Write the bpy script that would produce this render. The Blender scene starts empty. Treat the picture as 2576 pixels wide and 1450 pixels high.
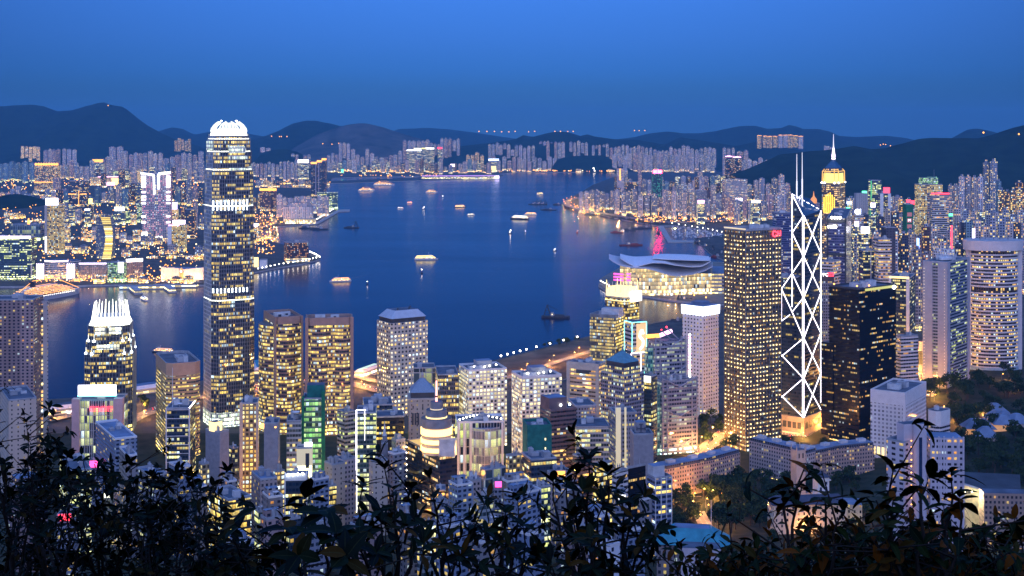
import bpy, math, random
from mathutils import Vector
R = math.radians
rnd = random.Random(7)
SC = bpy.context.scene
COL = SC.collection
# ---------------------------------------------------------------- camera
# level view camera on the peak, 400 m above the water, with a vertical lens shift
F, CU, V0, H = 3300.0, 1288.0, 325.0, 400.0
cd = bpy.data.cameras.new('camera')
cd.sensor_width = 36.0; cd.sensor_fit = 'HORIZONTAL'
cd.lens = 36.0 * F / 2576.0
cd.shift_y = -(725.0 - V0) / 2576.0
cd.clip_start = 0.3; cd.clip_end = 90000.0
cam = bpy.data.objects.new('camera', cd); COL.objects.link(cam)
cam.location = (0, 0, H); cam.rotation_euler = (R(90), 0, 0)
SC.camera = cam
def gd(v, z=4.0): return F * (H - z) / (v - V0)
def gx(u, d): return (u - CU) * d / F
def gz(v, d): return H - (v - V0) * d / F
# ---------------------------------------------------------------- sky after sunset
W = bpy.data.worlds.new('World'); SC.world = W; W.use_nodes = True
def world():
    nt = W.node_tree; nt.nodes.clear(); N = nt.nodes.new; L = nt.links.new
    out = N('ShaderNodeOutputWorld'); bg = N('ShaderNodeBackground')
    tc = N('ShaderNodeTexCoord'); sep = N('ShaderNodeSeparateXYZ'); L(tc.outputs['Generated'], sep.inputs[0])
    ramp = N('ShaderNodeValToRGB'); L(sep.outputs['Z'], ramp.inputs[0])
    cr = ramp.color_ramp
    stops = [(0.0, (.043, .145, .34)), (.010, (.042, .148, .36)), (.030, (.040, .164, .45)), (.044, (.042, .188, .60)), (.068, (.052, .214, .74)), (.10, (.060, .245, .88)),
             (.15, (.026, .15, .64)), (.25, (.006, .085, .44)), (.4, (.03, .16, .70)), (.6, (.10, .30, 1.0)), (1.0, (.14, .36, 1.05))]
    cr.elements[0].position = 0; cr.elements[0].color = stops[0][1] + (1,)
    cr.elements[1].position = 1; cr.elements[1].color = stops[-1][1] + (1,)
    for p, c in stops[1:-1]:
        e = cr.elements.new(p); e.color = c + (1,)
    def math_(op, a, b=None, clamp=False):
        n = N('ShaderNodeMath'); n.operation = op; n.use_clamp = clamp
        for i, x in enumerate((a, b)):
            if x is None: continue
            if isinstance(x, (int, float)): n.inputs[i].default_value = x
            else: L(x, n.inputs[i])
        return n.outputs[0]
    # lens falloff put into the sky colour: darker to both sides
    x2 = math_('MULTIPLY', sep.outputs['X'], sep.outputs['X'])
    f = math_('SUBTRACT', 1.0, math_('MULTIPLY', x2, 2.3)); f = math_('MAXIMUM', f, .66)
    mul = N('ShaderNodeVectorMath'); mul.operation = 'SCALE'; L(ramp.outputs[0], mul.inputs[0]); L(f, mul.inputs['Scale'])
    # afterglow in the west, behind the camera
    b = math_('MULTIPLY', sep.outputs['Y'], -1.0); b = math_('ADD', b, .25, True); b = math_('POWER', b, 1.3)
    zz = math_('SUBTRACT', 1.15, math_('ABSOLUTE', sep.outputs['Z'])); b = math_('MULTIPLY', b, zz, True)
    gl = N('ShaderNodeVectorMath'); gl.operation = 'SCALE'; gl.inputs[0].default_value = (1.20, 1.32, 2.20); L(b, gl.inputs['Scale'])
    add = N('ShaderNodeVectorMath'); add.operation = 'ADD'; L(mul.outputs[0], add.inputs[0]); L(gl.outputs[0], add.inputs[1])
    # physical sky underneath, far past sunset
    sky = N('ShaderNodeTexSky'); sky.sky_type = 'NISHITA'; sky.sun_disc = False; sky.sun_elevation = R(-4); sky.sun_rotation = R(180)
    sk = N('ShaderNodeVectorMath'); sk.operation = 'SCALE'; L(sky.outputs[0], sk.inputs[0]); sk.inputs['Scale'].default_value = .02
    add2 = N('ShaderNodeVectorMath'); add2.operation = 'ADD'; L(add.outputs[0], add2.inputs[0]); L(sk.outputs[0], add2.inputs[1])
    L(add2.outputs[0], bg.inputs[0]); bg.inputs[1].default_value = 1.0
    L(bg.outputs[0], out.inputs[0])
world()
vs = SC.view_settings
SC.display_settings.display_device = 'sRGB'
vs.view_transform = 'Standard'; vs.look = 'None'; vs.exposure = 0; vs.gamma = 1; vs.use_curve_mapping = False
cy = SC.cycles
cy.use_denoising = True
cy.max_bounces = 4; cy.diffuse_bounces = 2; cy.glossy_bounces = 3; cy.transmission_bounces = 2; cy.volume_bounces = 0; cy.transparent_max_bounces = 4
cy.sample_clamp_indirect = 4.0; cy.sample_clamp_direct = 0
cy.caustics_reflective = False; cy.caustics_refractive = False
# ---------------------------------------------------------------- materials
MATS = {}
def _n(nt):
    N = nt.nodes.new; L = nt.links.new
    def m(op, a, b=None, c=None, clamp=False):
        n = N('ShaderNodeMath'); n.operation = op; n.use_clamp = clamp
        for i, x in enumerate((a, b, c)):
            if x is None: continue
            if isinstance(x, (int, float)): n.inputs[i].default_value = x
            else: L(x, n.inputs[i])
        return n.outputs[0]
    def mixc(f, a, b):
        n = N('ShaderNodeMix'); n.data_type = 'RGBA'
        for s, x in ((n.inputs[0], f), (n.inputs[6], a), (n.inputs[7], b)):
            if isinstance(x, (int, float)): s.default_value = x
            elif isinstance(x, tuple): s.default_value = x + (1,)
            else: L(x, s)
        return n.outputs[2]
    return N, L, m, mixc
def mat(key, col, rough=.6, metal=0.0, var=.25, scale=.15, spec=.4):
    if key in MATS: return MATS[key]
    M = bpy.data.materials.new(key); M.use_nodes = True; MATS[key] = M
    nt = M.node_tree; N, L, m, mixc = _n(nt); p = nt.nodes['Principled BSDF']
    tc = N('ShaderNodeTexCoord'); nz = N('ShaderNodeTexNoise'); nz.inputs['Scale'].default_value = scale; nz.inputs['Detail'].default_value = 5
    L(tc.outputs['Object'], nz.inputs['Vector'])
    a = tuple(c * (1 - var) for c in col); b = tuple(min(1, c * (1 + var)) for c in col)
    f = m('MULTIPLY_ADD', nz.outputs[0], 2.4, -.7, clamp=True)
    L(mixc(f, a, b), p.inputs['Base Color'])
    p.inputs['Roughness'].default_value = rough; p.inputs['Metallic'].default_value = metal; p.inputs['Specular IOR Level'].default_value = spec
    return M
def emis(key, col, st, sample=True, base=None):
    if key in MATS: return MATS[key]
    M = bpy.data.materials.new(key); M.use_nodes = True; MATS[key] = M
    p = M.node_tree.nodes['Principled BSDF']
    p.inputs['Base Color'].default_value = (base or tuple(.5 * c for c in col)) + (1,)
    p.inputs['Emission Color'].default_value = tuple(col) + (1,); p.inputs['Emission Strength'].default_value = st
    p.inputs['Roughness'].default_value = .5
    if not sample: M.cycles.emission_sampling = 'NONE'
    return M
def facade_group(rounded):
    g = bpy.data.node_groups.new('facade_round' if rounded else 'facade_grid', 'ShaderNodeTree')
    I = g.interface
    def inp(nm, t, dv):
        s = I.new_socket(nm, in_out='INPUT', socket_type=t); s.default_value = dv
    for nm in ('Wall', 'Glass', 'WarmA', 'WarmB'): inp(nm, 'NodeSocketColor', (.5, .5, .5, 1))
    for nm, dv in (('CW', 3), ('CH', 3.6), ('WW', .8), ('WH', .6), ('Lit', .4), ('Strength', 1.5), ('Row', .8), ('Rough', .6), ('GlassRough', .08), ('Spandrel', 0.), ('Strip', 0.), ('StripW', 9.)):
        inp(nm, 'NodeSocketFloat', dv)
    I.new_socket('BSDF', in_out='OUTPUT', socket_type='NodeSocketShader')
    N, L, m, mixc = _n(g)
    gi = N('NodeGroupInput'); go = N('NodeGroupOutput'); i = gi.outputs
    uv = N('ShaderNodeUVMap'); sp = N('ShaderNodeSeparateXYZ'); L(uv.outputs[0], sp.inputs[0])
    oi = N('ShaderNodeObjectInfo')
    x = m('DIVIDE', sp.outputs[0], i['CW']); y = m('DIVIDE', sp.outputs[1], i['CH'])
    ix = m('FLOOR', x); iy = m('FLOOR', y); fx = m('SUBTRACT', x, ix); fy = m('SUBTRACT', y, iy)
    ax = m('ABSOLUTE', m('SUBTRACT', fx, .5)); ay = m('ABSOLUTE', m('SUBTRACT', fy, .5))
    if rounded:
        r2 = m('ADD', m('POWER', m('MULTIPLY', ax, i['CW']), 2), m('POWER', m('MULTIPLY', ay, i['CH']), 2))
        mask = m('LESS_THAN', m('SQRT', r2), m('MULTIPLY', i['WW'], m('MULTIPLY', i['CW'], .5)))
    else:
        mask = m('MULTIPLY', m('LESS_THAN', ax, m('MULTIPLY', i['WW'], .5)), m('LESS_THAN', ay, m('MULTIPLY', i['WH'], .5)))
    mask = m('MULTIPLY', mask, m('GREATER_THAN', sp.outputs[1], -50))
    seed = m('MULTIPLY', oi.outputs['Random'], 977.0)
    def wn(a, b, c):
        cb = N('ShaderNodeCombineXYZ')
        for k, s in enumerate((a, b, c)):
            if isinstance(s, (int, float)): cb.inputs[k].default_value = s
            else: L(s, cb.inputs[k])
        w = N('ShaderNodeTexWhiteNoise'); w.noise_dimensions = '3D'; L(cb.outputs[0], w.inputs[0])
        return w
    w1 = wn(ix, iy, seed); w2 = wn(m('FLOOR', m('DIVIDE', ix, 5)), iy, m('ADD', seed, 31)); w3 = wn(0., iy, m('ADD', seed, 57))
    blk = m('MULTIPLY', w2.outputs[0], m('MULTIPLY_ADD', w3.outputs[0], .9, .55))
    on = m('MULTIPLY', m('MULTIPLY_ADD', m('SUBTRACT', i['Lit'], blk), 4.0, .5, clamp=True), .92)
    prob = m('ADD', m('MULTIPLY', i['Lit'], m('SUBTRACT', 1.0, i['Row'])), m('MULTIPLY', i['Row'], on))
    lit = m('LESS_THAN', w1.outputs[0], prob)
    s1 = N('ShaderNodeSeparateXYZ'); L(w1.outputs[1], s1.inputs[0])
    br = m('MULTIPLY_ADD', m('POWER', s1.outputs[0], 3.0), 1.8, .52)
    br = m('MULTIPLY', br, m('MULTIPLY_ADD', fy, .8, .6))
    nz = N('ShaderNodeTexNoise'); nz.inputs['Scale'].default_value = .9; nz.inputs['Detail'].default_value = 2; L(uv.outputs[0], nz.inputs['Vector'])
    br = m('MULTIPLY', br, m('MULTIPLY_ADD', nz.outputs[0], 1.6, .2))
    # lit shop floors at street level near the water's height
    shop = m('MULTIPLY', m('LESS_THAN', sp.outputs[1], 15.0), m('GREATER_THAN', sp.outputs[1], 3.5))
    shop = m('MULTIPLY', shop, m('GREATER_THAN', w1.outputs[0], .35))
    es = m('MULTIPLY', m('MULTIPLY', mask, m('MAXIMUM', lit, shop)), m('MULTIPLY', br, m('ADD', i['Strength'], m('MULTIPLY', shop, 1.6))))
    ec = mixc(s1.outputs[1], i['WarmA'], i['WarmB'])
    ec = mixc(m('GREATER_THAN', s1.outputs[2], .88), ec, (.72, .92, 1.0))
    # blinds drawn part of the way down
    w4 = wn(ix, iy, m('ADD', seed, 71)); bl = m('SUBTRACT', 1.0, m('MULTIPLY', m('POWER', w4.outputs[0], 2.5), .75))
    br = m('MULTIPLY', br, m('MULTIPLY_ADD', m('LESS_THAN', fy, bl), .75, .25))
    # weathering of the wall and bay shade put into the colour as darker strips
    n2 = N('ShaderNodeTexNoise'); n2.inputs['Scale'].default_value = .04; n2.inputs['Detail'].default_value = 6
    mp = N('ShaderNodeMapping'); mp.inputs['Scale'].default_value = (1, .25, 1); L(uv.outputs[0], mp.inputs[0]); L(mp.outputs[0], n2.inputs['Vector'])
    tone = m('MULTIPLY_ADD', n2.outputs[0], .7, .65)
    st = wn(m('FLOOR', m('DIVIDE', sp.outputs[0], i['StripW'])), 3., seed)
    tone = m('MULTIPLY', tone, m('SUBTRACT', 1.0, m('MULTIPLY', st.outputs[0], i['Strip'])))
    tone = m('MULTIPLY', tone, m('MULTIPLY_ADD', oi.outputs['Random'], .3, .85))
    sc = N('ShaderNodeVectorMath'); sc.operation = 'SCALE'; L(i['Wall'], sc.inputs[0]); L(tone, sc.inputs['Scale'])
    span = m('MULTIPLY', m('LESS_THAN', ax, m('MULTIPLY', i['WW'], .5)), i['Spandrel'])
    wall = mixc(m('MULTIPLY', span, .8), sc.outputs[0], i['Glass'])
    gs = N('ShaderNodeVectorMath'); gs.operation = 'SCALE'; L(i['Glass'], gs.inputs[0]); L(m('MULTIPLY_ADD', s1.outputs[2], 1.1, .45), gs.inputs['Scale'])
    base = mixc(mask, wall, gs.outputs[0])
    p = N('ShaderNodeBsdfPrincipled')
    L(base, p.inputs['Base Color']); L(m('ADD', m('MULTIPLY', i['Rough'], m('SUBTRACT', 1.0, mask)), m('MULTIPLY', i['GlassRough'], mask)), p.inputs['Roughness'])
    L(m('MULTIPLY_ADD', mask, .5, .3), p.inputs['Specular IOR Level'])
    L(ec, p.inputs['Emission Color']); L(es, p.inputs['Emission Strength'])
    L(p.outputs[0], go.inputs[0])
    return g
FG = {False: facade_group(False), True: facade_group(True)}
YA, YB = (1.0, .62, .09), (1.0, .82, .27)
WA, WB = (1.0, .40, .07), (1.0, .75, .40)
GA, GB = (.80, .90, .20), (.92, 1.0, .50)
def facade(key, wall, glass, lit=.4, cw=3., ch=3.7, ww=.85, wh=.6, a=YA, b=YB, st=1.4, row=.8, rough=.6, gr=.1, span=0., strip=0., sw=9., rounded=False):
    M = bpy.data.materials.new(key); M.use_nodes = True; MATS[key] = M
    nt = M.node_tree; nt.nodes.clear()
    o = nt.nodes.new('ShaderNodeOutputMaterial'); g = nt.nodes.new('ShaderNodeGroup'); g.node_tree = FG[rounded]
    nt.links.new(g.outputs[0], o.inputs[0])
    for k, v in (('Wall', wall), ('Glass', glass), ('WarmA', a), ('WarmB', b)): g.inputs[k].default_value = tuple(v) + (1,)
    for k, v in (('CW', cw), ('CH', ch), ('WW', ww), ('WH', wh), ('Lit', lit), ('Strength', st), ('Row', row), ('Rough', rough), ('GlassRough', gr), ('Spandrel', span), ('Strip', strip), ('StripW', sw)):
        g.inputs[k].default_value = v
    M.cycles.emission_sampling = 'NONE'
    return M
# ---------------------------------------------------------------- mesh building
BASE = {}
class MB:
    def __init__(s): s.v = []; s.f = []; s.uv = []; s.mi = []; s.mats = []; s.pr = []
    def mid(s, m):
        m = MATS[m] if isinstance(m, str) else m
        if m not in s.mats: s.mats.append(m)
        return s.mats.index(m)
    def face(s, pts, m, uv=None):
        i = len(s.v); s.v.extend(pts); s.f.append(tuple(range(i, i + len(pts)))); s.mi.append(s.mid(m))
        s.uv.extend(uv if uv else [(0, -99)] * len(pts))
        return s
    def prism(s, P, z0, z1, wall, roof='roof_dark', P2=None, bottom=False, us=0.):
        s.pr.append(len(s.f)); P2 = P2 or P; n = len(P); u = us
        z1f = z1 if isinstance(z1, (list, tuple)) else [z1] * n
        for i in range(n):
            j = (i + 1) % n; w = math.dist(P[i], P[j])
            s.face([(*P[i], z0), (*P[j], z0), (*P2[j], z1f[j]), (*P2[i], z1f[i])], wall, [(u, z0), (u + w, z0), (u + w, z1f[j]), (u, z1f[i])])
            u += w
        if roof: s.face([(*P2[i], z1f[i]) for i in range(n)], roof)
        if bottom: s.face([(*P[i], z0) for i in reversed(range(n))], roof or wall)
        return s
    def box(s, c, w, d, z0, z1, m, roof=None, rot=0., bottom=False):
        return s.prism(rect(c, w, d, rot), z0, z1, m, roof or m, bottom=bottom)
    def tube(s, p, q, r, m, n=6, r2=None):
        s.pr.append(len(s.f)); p = Vector(p); q = Vector(q); a = (q - p)
        if a.length < 1e-6: return s
        a.normalize(); t = Vector((0, 0, 1)) if abs(a.z) < .9 else Vector((1, 0, 0))
        x = a.cross(t).normalized(); y = a.cross(x)
        r2 = r if r2 is None else r2
        c1 = [p + (x * math.cos(k * 2 * math.pi / n) + y * math.sin(k * 2 * math.pi / n)) * r for k in range(n)]
        c2 = [q + (x * math.cos(k * 2 * math.pi / n) + y * math.sin(k * 2 * math.pi / n)) * r2 for k in range(n)]
        for k in range(n):
            j = (k + 1) % n
            s.face([tuple(c1[j]), tuple(c1[k]), tuple(c2[k]), tuple(c2[j])], m)
        s.face([tuple(c) for c in c1], m); s.face([tuple(c) for c in reversed(c2)], m)
        return s
    def lathe(s, c, prof, m, n=16):
        s.pr.append(len(s.f))
        ring = [[(c[0] + r * math.cos(2 * math.pi * k / n), c[1] + r * math.sin(2 * math.pi * k / n), z) for k in range(n)] for r, z in prof]
        for a, b in zip(ring, ring[1:]):
            for k in range(n):
                j = (k + 1) % n
                s.face([a[k], a[j], b[j], b[k]], m)
        return s
    def ball(s, c, r, m, n=6):
        return s.lathe(c, [(r * math.sin(math.pi * k / 4) + 1e-4, c[2] - r * math.cos(math.pi * k / 4)) for k in range(5)], m, n)
    def build_each(s, name, parent):
        """every solid added to this builder becomes a part of its own"""
        out = None; k = 0; fu = []
        for f in s.f: fu.append(k); k += len(f)
        ends = s.pr[1:] + [len(s.f)]
        for a, e in zip(s.pr, ends):
            if e <= a: continue
            q = MB()
            for i in range(a, e):
                f = s.f[i]; q.face([s.v[j] for j in f], s.mats[s.mi[i]], s.uv[fu[i]:fu[i] + len(f)])
            o = q.build(name, parent); out = out or o
        return out
    def build(s, name, parent=None, loc=None):
        if parent is not None: loc = BASE[parent.name]
        loc = loc or (0, 0, 0)
        me = bpy.data.meshes.new(name)
        me.from_pydata([(x - loc[0], y - loc[1], z - loc[2]) for x, y, z in s.v], [], s.f)
        for m in s.mats: me.materials.append(m)
        me.polygons.foreach_set('material_index', s.mi)
        ul = me.uv_layers.new(name='UVMap'); ul.data.foreach_set('uv', [c for p in s.uv for c in p])
        me.update()
        o = bpy.data.objects.new(name, me); COL.objects.link(o)
        if parent is not None: o.parent = parent
        else: o.location = loc
        BASE[o.name] = loc
        return o
def tag(o, label, cat=None, group=None, kind=None):
    o['label'] = label
    if cat: o['category'] = cat
    if group: o['group'] = group
    if kind: o['kind'] = kind
    return o
def thing(name, label, cat, loc, group=None):
    o = bpy.data.objects.new(name, None); o.empty_display_size = 5; COL.objects.link(o); o.location = loc; BASE[o.name] = tuple(loc)
    return tag(o, label, cat, group)
def structure(o, label=None):
    o['kind'] = 'structure'
    if label: o['label'] = label
    return o
def rect(c, w, d, rot=0.):
    ca, sa = math.cos(rot), math.sin(rot)
    return [(c[0] + x * ca - y * sa, c[1] + x * sa + y * ca) for x, y in ((-w / 2, -d / 2), (w / 2, -d / 2), (w / 2, d / 2), (-w / 2, d / 2))]
def circle(c, r, n=20, b=None, rot=0.):
    b = b or r; ca, sa = math.cos(rot), math.sin(rot)
    return [(c[0] + r * math.cos(t) * ca - b * math.sin(t) * sa, c[1] + r * math.cos(t) * sa + b * math.sin(t) * ca) for t in (2 * math.pi * k / n for k in range(n))]
def scale_poly(P, k):
    cx = sum(p[0] for p in P) / len(P); cy_ = sum(p[1] for p in P) / len(P)
    return [(cx + (x - cx) * k, cy_ + (y - cy_) * k) for x, y in P]
def chamfer(P, c):
    out = []
    for i, p in enumerate(P):
        a = Vector(P[i - 1]); b = Vector(P[(i + 1) % len(P)]); p = Vector(p)
        out.append(tuple(p + (a - p).normalized() * c)); out.append(tuple(p + (b - p).normalized() * c))
    return out
def cross(c, w, d, rot=0., k=.28):
    ca, sa = math.cos(rot), math.sin(rot); a, b = w / 2, d / 2; i, j = a * (1 - 2 * k), b * (1 - 2 * k)
    pts = [(-i, -b), (i, -b), (i, -j), (a, -j), (a, j), (i, j), (i, b), (-i, b), (-i, j), (-a, j), (-a, -j), (-i, -j)]
    return [(c[0] + x * ca - y * sa, c[1] + x * sa + y * ca) for x, y in pts]
# ---------------------------------------------------------------- palette
mat('roof_dark', (.10, .12, .16), .8, var=.4, scale=.08)
mat('roof_blue', (.16, .22, .33), .7, var=.3, scale=.08)
mat('roof_pale', (.42, .43, .46), .8, var=.2, scale=.1)
mat('plant_grey', (.34, .36, .40), .7)
mat('plant_white', (.60, .61, .63), .6)
mat('steel', (.30, .33, .38), .4, .6)
mat('white_paint', (.74, .73, .74), .5, var=.08)
mat('fin_grey', (.34, .36, .38), .4, .3)
mat('concrete', (.40, .38, .37), .8)
mat('asphalt', (.06, .06, .065), .85, var=.3, scale=.05)
mat('paving', (.20, .18, .16), .85, var=.3, scale=.03)
mat('dark_steel', (.05, .055, .07), .5)
mat('teal_net', (.015, .16, .14), .8, var=.3, scale=.2)
mat('green_net', (.01, .17, .08), .8, var=.3, scale=.2)
mat('teal_roof', (.04, .28, .36), .6)
mat('copper_roof', (.10, .26, .34), .5, var=.2, scale=.3)
mat('stone', (.50, .43, .38), .8, var=.12)
mat('hull_dark', (.03, .035, .05), .6)
mat('hull_red', (.22, .03, .02), .6)
mat('hull_white', (.62, .62, .64), .5, var=.05)
emis('lamp_white', (1.0, .90, .72), 14)
emis('lamp_cool', (.85, .95, 1.0), 14)
emis('lamp_sodium', (1.0, .40, .06), 7)
emis('sign_white', (1.0, .97, 1.0), 3.5)
emis('sign_pink', (1.0, .45, .75), 4)
emis('sign_hot_pink', (1.0, .08, .38), 3)
emis('sign_red', (1.0, .04, .07), 5)
emis('sign_green', (.10, 1.0, .40), 4)
emis('sign_blue', (.25, .40, 1.0), 4)
emis('sign_yellow', (1.0, .78, .22), 3)
emis('sign_orange', (1.0, .40, .07), 3)
emis('sign_teal', (.25, 1.0, .85), 2.5)
emis('neon_white', (.95, .90, 1.0), 3.0)
emis('glow_white', (1.0, 1.0, .80), 3.0)
emis('glow_warm', (1.0, .74, .30), 2.0)
emis('glow_soft', (1.0, .80, .50), .9, False)
emis('deck_lights', (1.0, .42, .08), 2.2)
# facades
facade('fl_pale', (0.60, 0.58, 0.62), (.05, .06, .10), .30, 6, 6, .55, .55, WA, YB, 2.3, .3, .8, strip=.32, sw=11)
facade('fl_beige', (0.62, 0.54, 0.50), (.05, .06, .10), .30, 6, 6, .55, .55, WA, YB, 2.3, .3, .8, strip=.32, sw=12)
facade('fl_grey', (0.38, 0.41, 0.50), (.04, .05, .09), .30, 6, 6.5, .6, .55, YA, YB, 2.3, .3, .8, strip=.32, sw=13)
facade('fl_pink', (0.53, 0.40, 0.43), (.05, .05, .08), .30, 6, 6, .55, .55, WA, YB, 2.3, .3, .8, strip=.32, sw=10)
facade('fl_teal', (.28, .44, .54), (.03, .06, .09), .14, 6, 6, .6, .55, GA, YB, 1.8, .3, .7, strip=.5, sw=14)
facade('fl_dark', (.07, .08, .12), (.02, .03, .06), .24, 5, 6, .7, .6, WA, YB, 2.4, .5, .5, strip=.5, sw=9)
facade('fl_brown', (.16, .09, .09), (.03, .03, .05), .26, 5, 6, .6, .5, WA, YB, 2.4, .3, .6, strip=.5, sw=9)
facade('fl_gold', (.26, .20, .15), (.05, .05, .07), .5, 5, 6, .7, .55, WA, YB, 2.6, .4, .6, strip=.4, sw=9)
facade('fl_office', (.16, .20, .26), (.03, .05, .08), .42, 5, 5, .8, .55, YA, GB, 2.0, .9, .4)
facade('fl_officegreen', (.12, .22, .22), (.02, .06, .07), .45, 5, 5, .8, .55, GA, GB, 1.9, .9, .4)
facade('fl_bright', (.40, .34, .28), (.06, .05, .05), .62, 4, 4.5, .8, .6, WA, YB, 2.4, .6, .6)
# ---------------------------------------------------------------- terrain, water, land
def lerp_tab(t, x):
    if x <= t[0][0]: return t[0][1]
    for (a, p), (b, q) in zip(t, t[1:]):
        if x <= b: return p + (q - p) * (x - a) / (b - a)
    return t[-1][1]
SLOPE = [(-60, 455), (-12, 405), (0, 398.3), (3, 397.9), (12, 395.2), (60, 374), (200, 316), (500, 205), (700, 148), (850, 108), (1000, 72), (1150, 44), (1300, 22), (1500, 10), (1650, 5), (1800, 3.5)]
def sstep(a, b, x):
    t = max(0, min(1, (x - a) / (b - a))); return t * t * (3 - 2 * t)
def hz(x, y):
    z = lerp_tab(SLOPE, y)
    z += 42 * sstep(330, 620, x) * sstep(1150, 1400, y) * (1 - sstep(1850, 2300, y))
    return z
def ground(u, v):
    d = 500.0
    while d < 3000:
        z = hz(gx(u, d), d)
        if V0 + F * (H - z) / d <= v: return (gx(u, d), d, z)
        d += 4
    return (gx(u, d), d, 4)
from mathutils import noise as MN
def fbm(x, y, o=4):
    s = 0; a = 1
    for k in range(o):
        s += a * MN.noise(Vector((x, y, 3.7 * k))); x *= 2.1; y *= 2.1; a *= .5
    return s
def water_mat():
    M = bpy.data.materials.new('harbour_water'); M.use_nodes = True; MATS['water'] = M
    nt = M.node_tree; N, L, m, mixc = _n(nt); p = nt.nodes['Principled BSDF']
    tc = N('ShaderNodeTexCoord')
    n1 = N('ShaderNodeTexNoise'); n1.inputs['Scale'].default_value = .0022; n1.inputs['Detail'].default_value = 4; n1.inputs['Distortion'].default_value = .6
    mp = N('ShaderNodeMapping'); mp.inputs['Rotation'].default_value = (0, 0, R(12)); mp.inputs['Scale'].default_value = (.35, 1.3, 1); L(tc.outputs['Object'], mp.inputs[0]); L(mp.outputs[0], n1.inputs['Vector'])
    L(mixc(n1.outputs[0], (.0002, .003, .028), (.0003, .005, .040)), p.inputs['Base Color'])
    L(m('MULTIPLY_ADD', n1.outputs[0], .12, .12), p.inputs['Roughness'])
    p.inputs['IOR'].default_value = 1.33; p.inputs['Specular IOR Level'].default_value = .22; p.inputs['Specular Tint'].default_value = (.35, .7, 1, 1)
    n2 = N('ShaderNodeTexNoise'); n2.inputs['Scale'].default_value = .09; n2.inputs['Detail'].default_value = 3
    L(tc.outputs['Object'], n2.inputs['Vector'])
    bp = N('ShaderNodeBump'); bp.inputs['Strength'].default_value = .18; bp.inputs['Distance'].default_value = 1.2; L(n2.outputs[0], bp.inputs['Height']); L(bp.outputs[0], p.inputs['Normal'])
water_mat()
def earth_mat(key, a, b, sc):
    M = bpy.data.materials.new(key); M.use_nodes = True; MATS[key] = M
    nt = M.node_tree; N, L, m, mixc = _n(nt); p = nt.nodes['Principled BSDF']
    tc = N('ShaderNodeTexCoord'); n1 = N('ShaderNodeTexNoise'); n1.inputs['Scale'].default_value = sc; n1.inputs['Detail'].default_value = 8
    L(tc.outputs['Object'], n1.inputs['Vector'])
    L(mixc(m('MULTIPLY_ADD', n1.outputs[0], 3, -1, clamp=True), a, b), p.inputs['Base Color']); p.inputs['Roughness'].default_value = .95; p.inputs['Specular IOR Level'].default_value = .1
earth_mat('hill_woods', (.004, .014, .010), (.016, .034, .018), .008)
earth_mat('hill_quarry', (.045, .05, .05), (.12, .11, .10), .006)
earth_mat('slope_soil', (.015, .025, .014), (.05, .055, .035), .06)
earth_mat('site_earth', (.08, .062, .05), (.19, .145, .105), .02)
earth_mat('city_ground', (.06, .06, .06), (.13, .12, .11), .03)
w = MB(); w.face([(-30000, -3000, 0), (30000, -3000, 0), (30000, 32000, 0), (-30000, 32000, 0)], 'water')
structure(w.build('harbour_water'), 'dark blue harbour water with streaks of reflected light')
def land(name, px, z, m, label, edge='concrete'):
    P = [(gx(u, gd(v, z)), gd(v, z)) for u, v in px]
    a = sum(P[i - 1][0] * P[i][1] - P[i][0] * P[i - 1][1] for i in range(len(P)))
    if a < 0: P.reverse()
    b = MB(); b.prism(P, -3, z, edge, m)
    return structure(b.build(name), label)
land('island_shore_ground', [(-200, 1020), (120, 1005), (200, 1000), (335, 985), (400, 985), (640, 925), (890, 945), (1080, 940), (1250, 905), (1484, 845), (1640, 815), (1830, 778), (1832, 660), (1790, 640), (1745, 600), (1830, 590), (1700, 568), (1655, 568), (1560, 552), (1440, 524), (1418, 512), (1432, 498), (1462, 484), (1490, 466), (1545, 445), (1560, 433), (2700, 433), (2700, 1500), (2700, 2100), (-200, 2100)], 3, 'city_ground', 'paved ground of the near shore')
land('kowloon_ground', [(-300, 722), (120, 720), (300, 716), (520, 717), (560, 700), (645, 684), (700, 673), (760, 664), (804, 653), (806, 648), (770, 634), (720, 618), (680, 606), (655, 596), (642, 584), (690, 571), (760, 566), (795, 556), (836, 531), (850, 526), (846, 512), (830, 492), (800, 474), (700, 472), (690, 466), (760, 467), (830, 461), (835, 448), (1000, 444), (1100, 442), (1240, 440), (1290, 433), (1410, 434), (1560, 431), (1560, 428), (1400, 429), (-300, 429)], 4, 'city_ground', 'built-up ground of the far shore')
land('runway_ground', [(790, 467), (830, 462), (1000, 456), (1150, 451), (1255, 446), (1268, 441), (1255, 440.5), (1150, 444), (1000, 449), (835, 456), (790, 460)], 4, 'asphalt', 'long flat old runway strip in the far water')
land('convention_island_ground', [(1505, 718), (1520, 728), (1600, 742), (1700, 757), (1832, 766), (1832, 660), (1700, 655), (1560, 672), (1512, 700)], 4, 'paving', 'paved island under the winged hall')
land('typhoon_breakwater', [(1655, 570), (1668, 567), (1690, 604), (1745, 606), (1745, 609), (1680, 609)], 3, 'concrete', 'concrete breakwater of the boat basin')
land('harbour_jetty', [(758, 562), (800, 558), (850, 528), (880, 527), (880, 531), (852, 533), (800, 563), (760, 568)], 4, 'concrete', 'stone jetty off the far promenade')
land('reclaimed_site', [(1245, 925), (1260, 906), (1484, 848), (1620, 822), (1640, 870), (1500, 930), (1400, 960), (1270, 950)], 4.3, 'site_earth', 'bare earth of the reclaimed building site')
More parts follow.
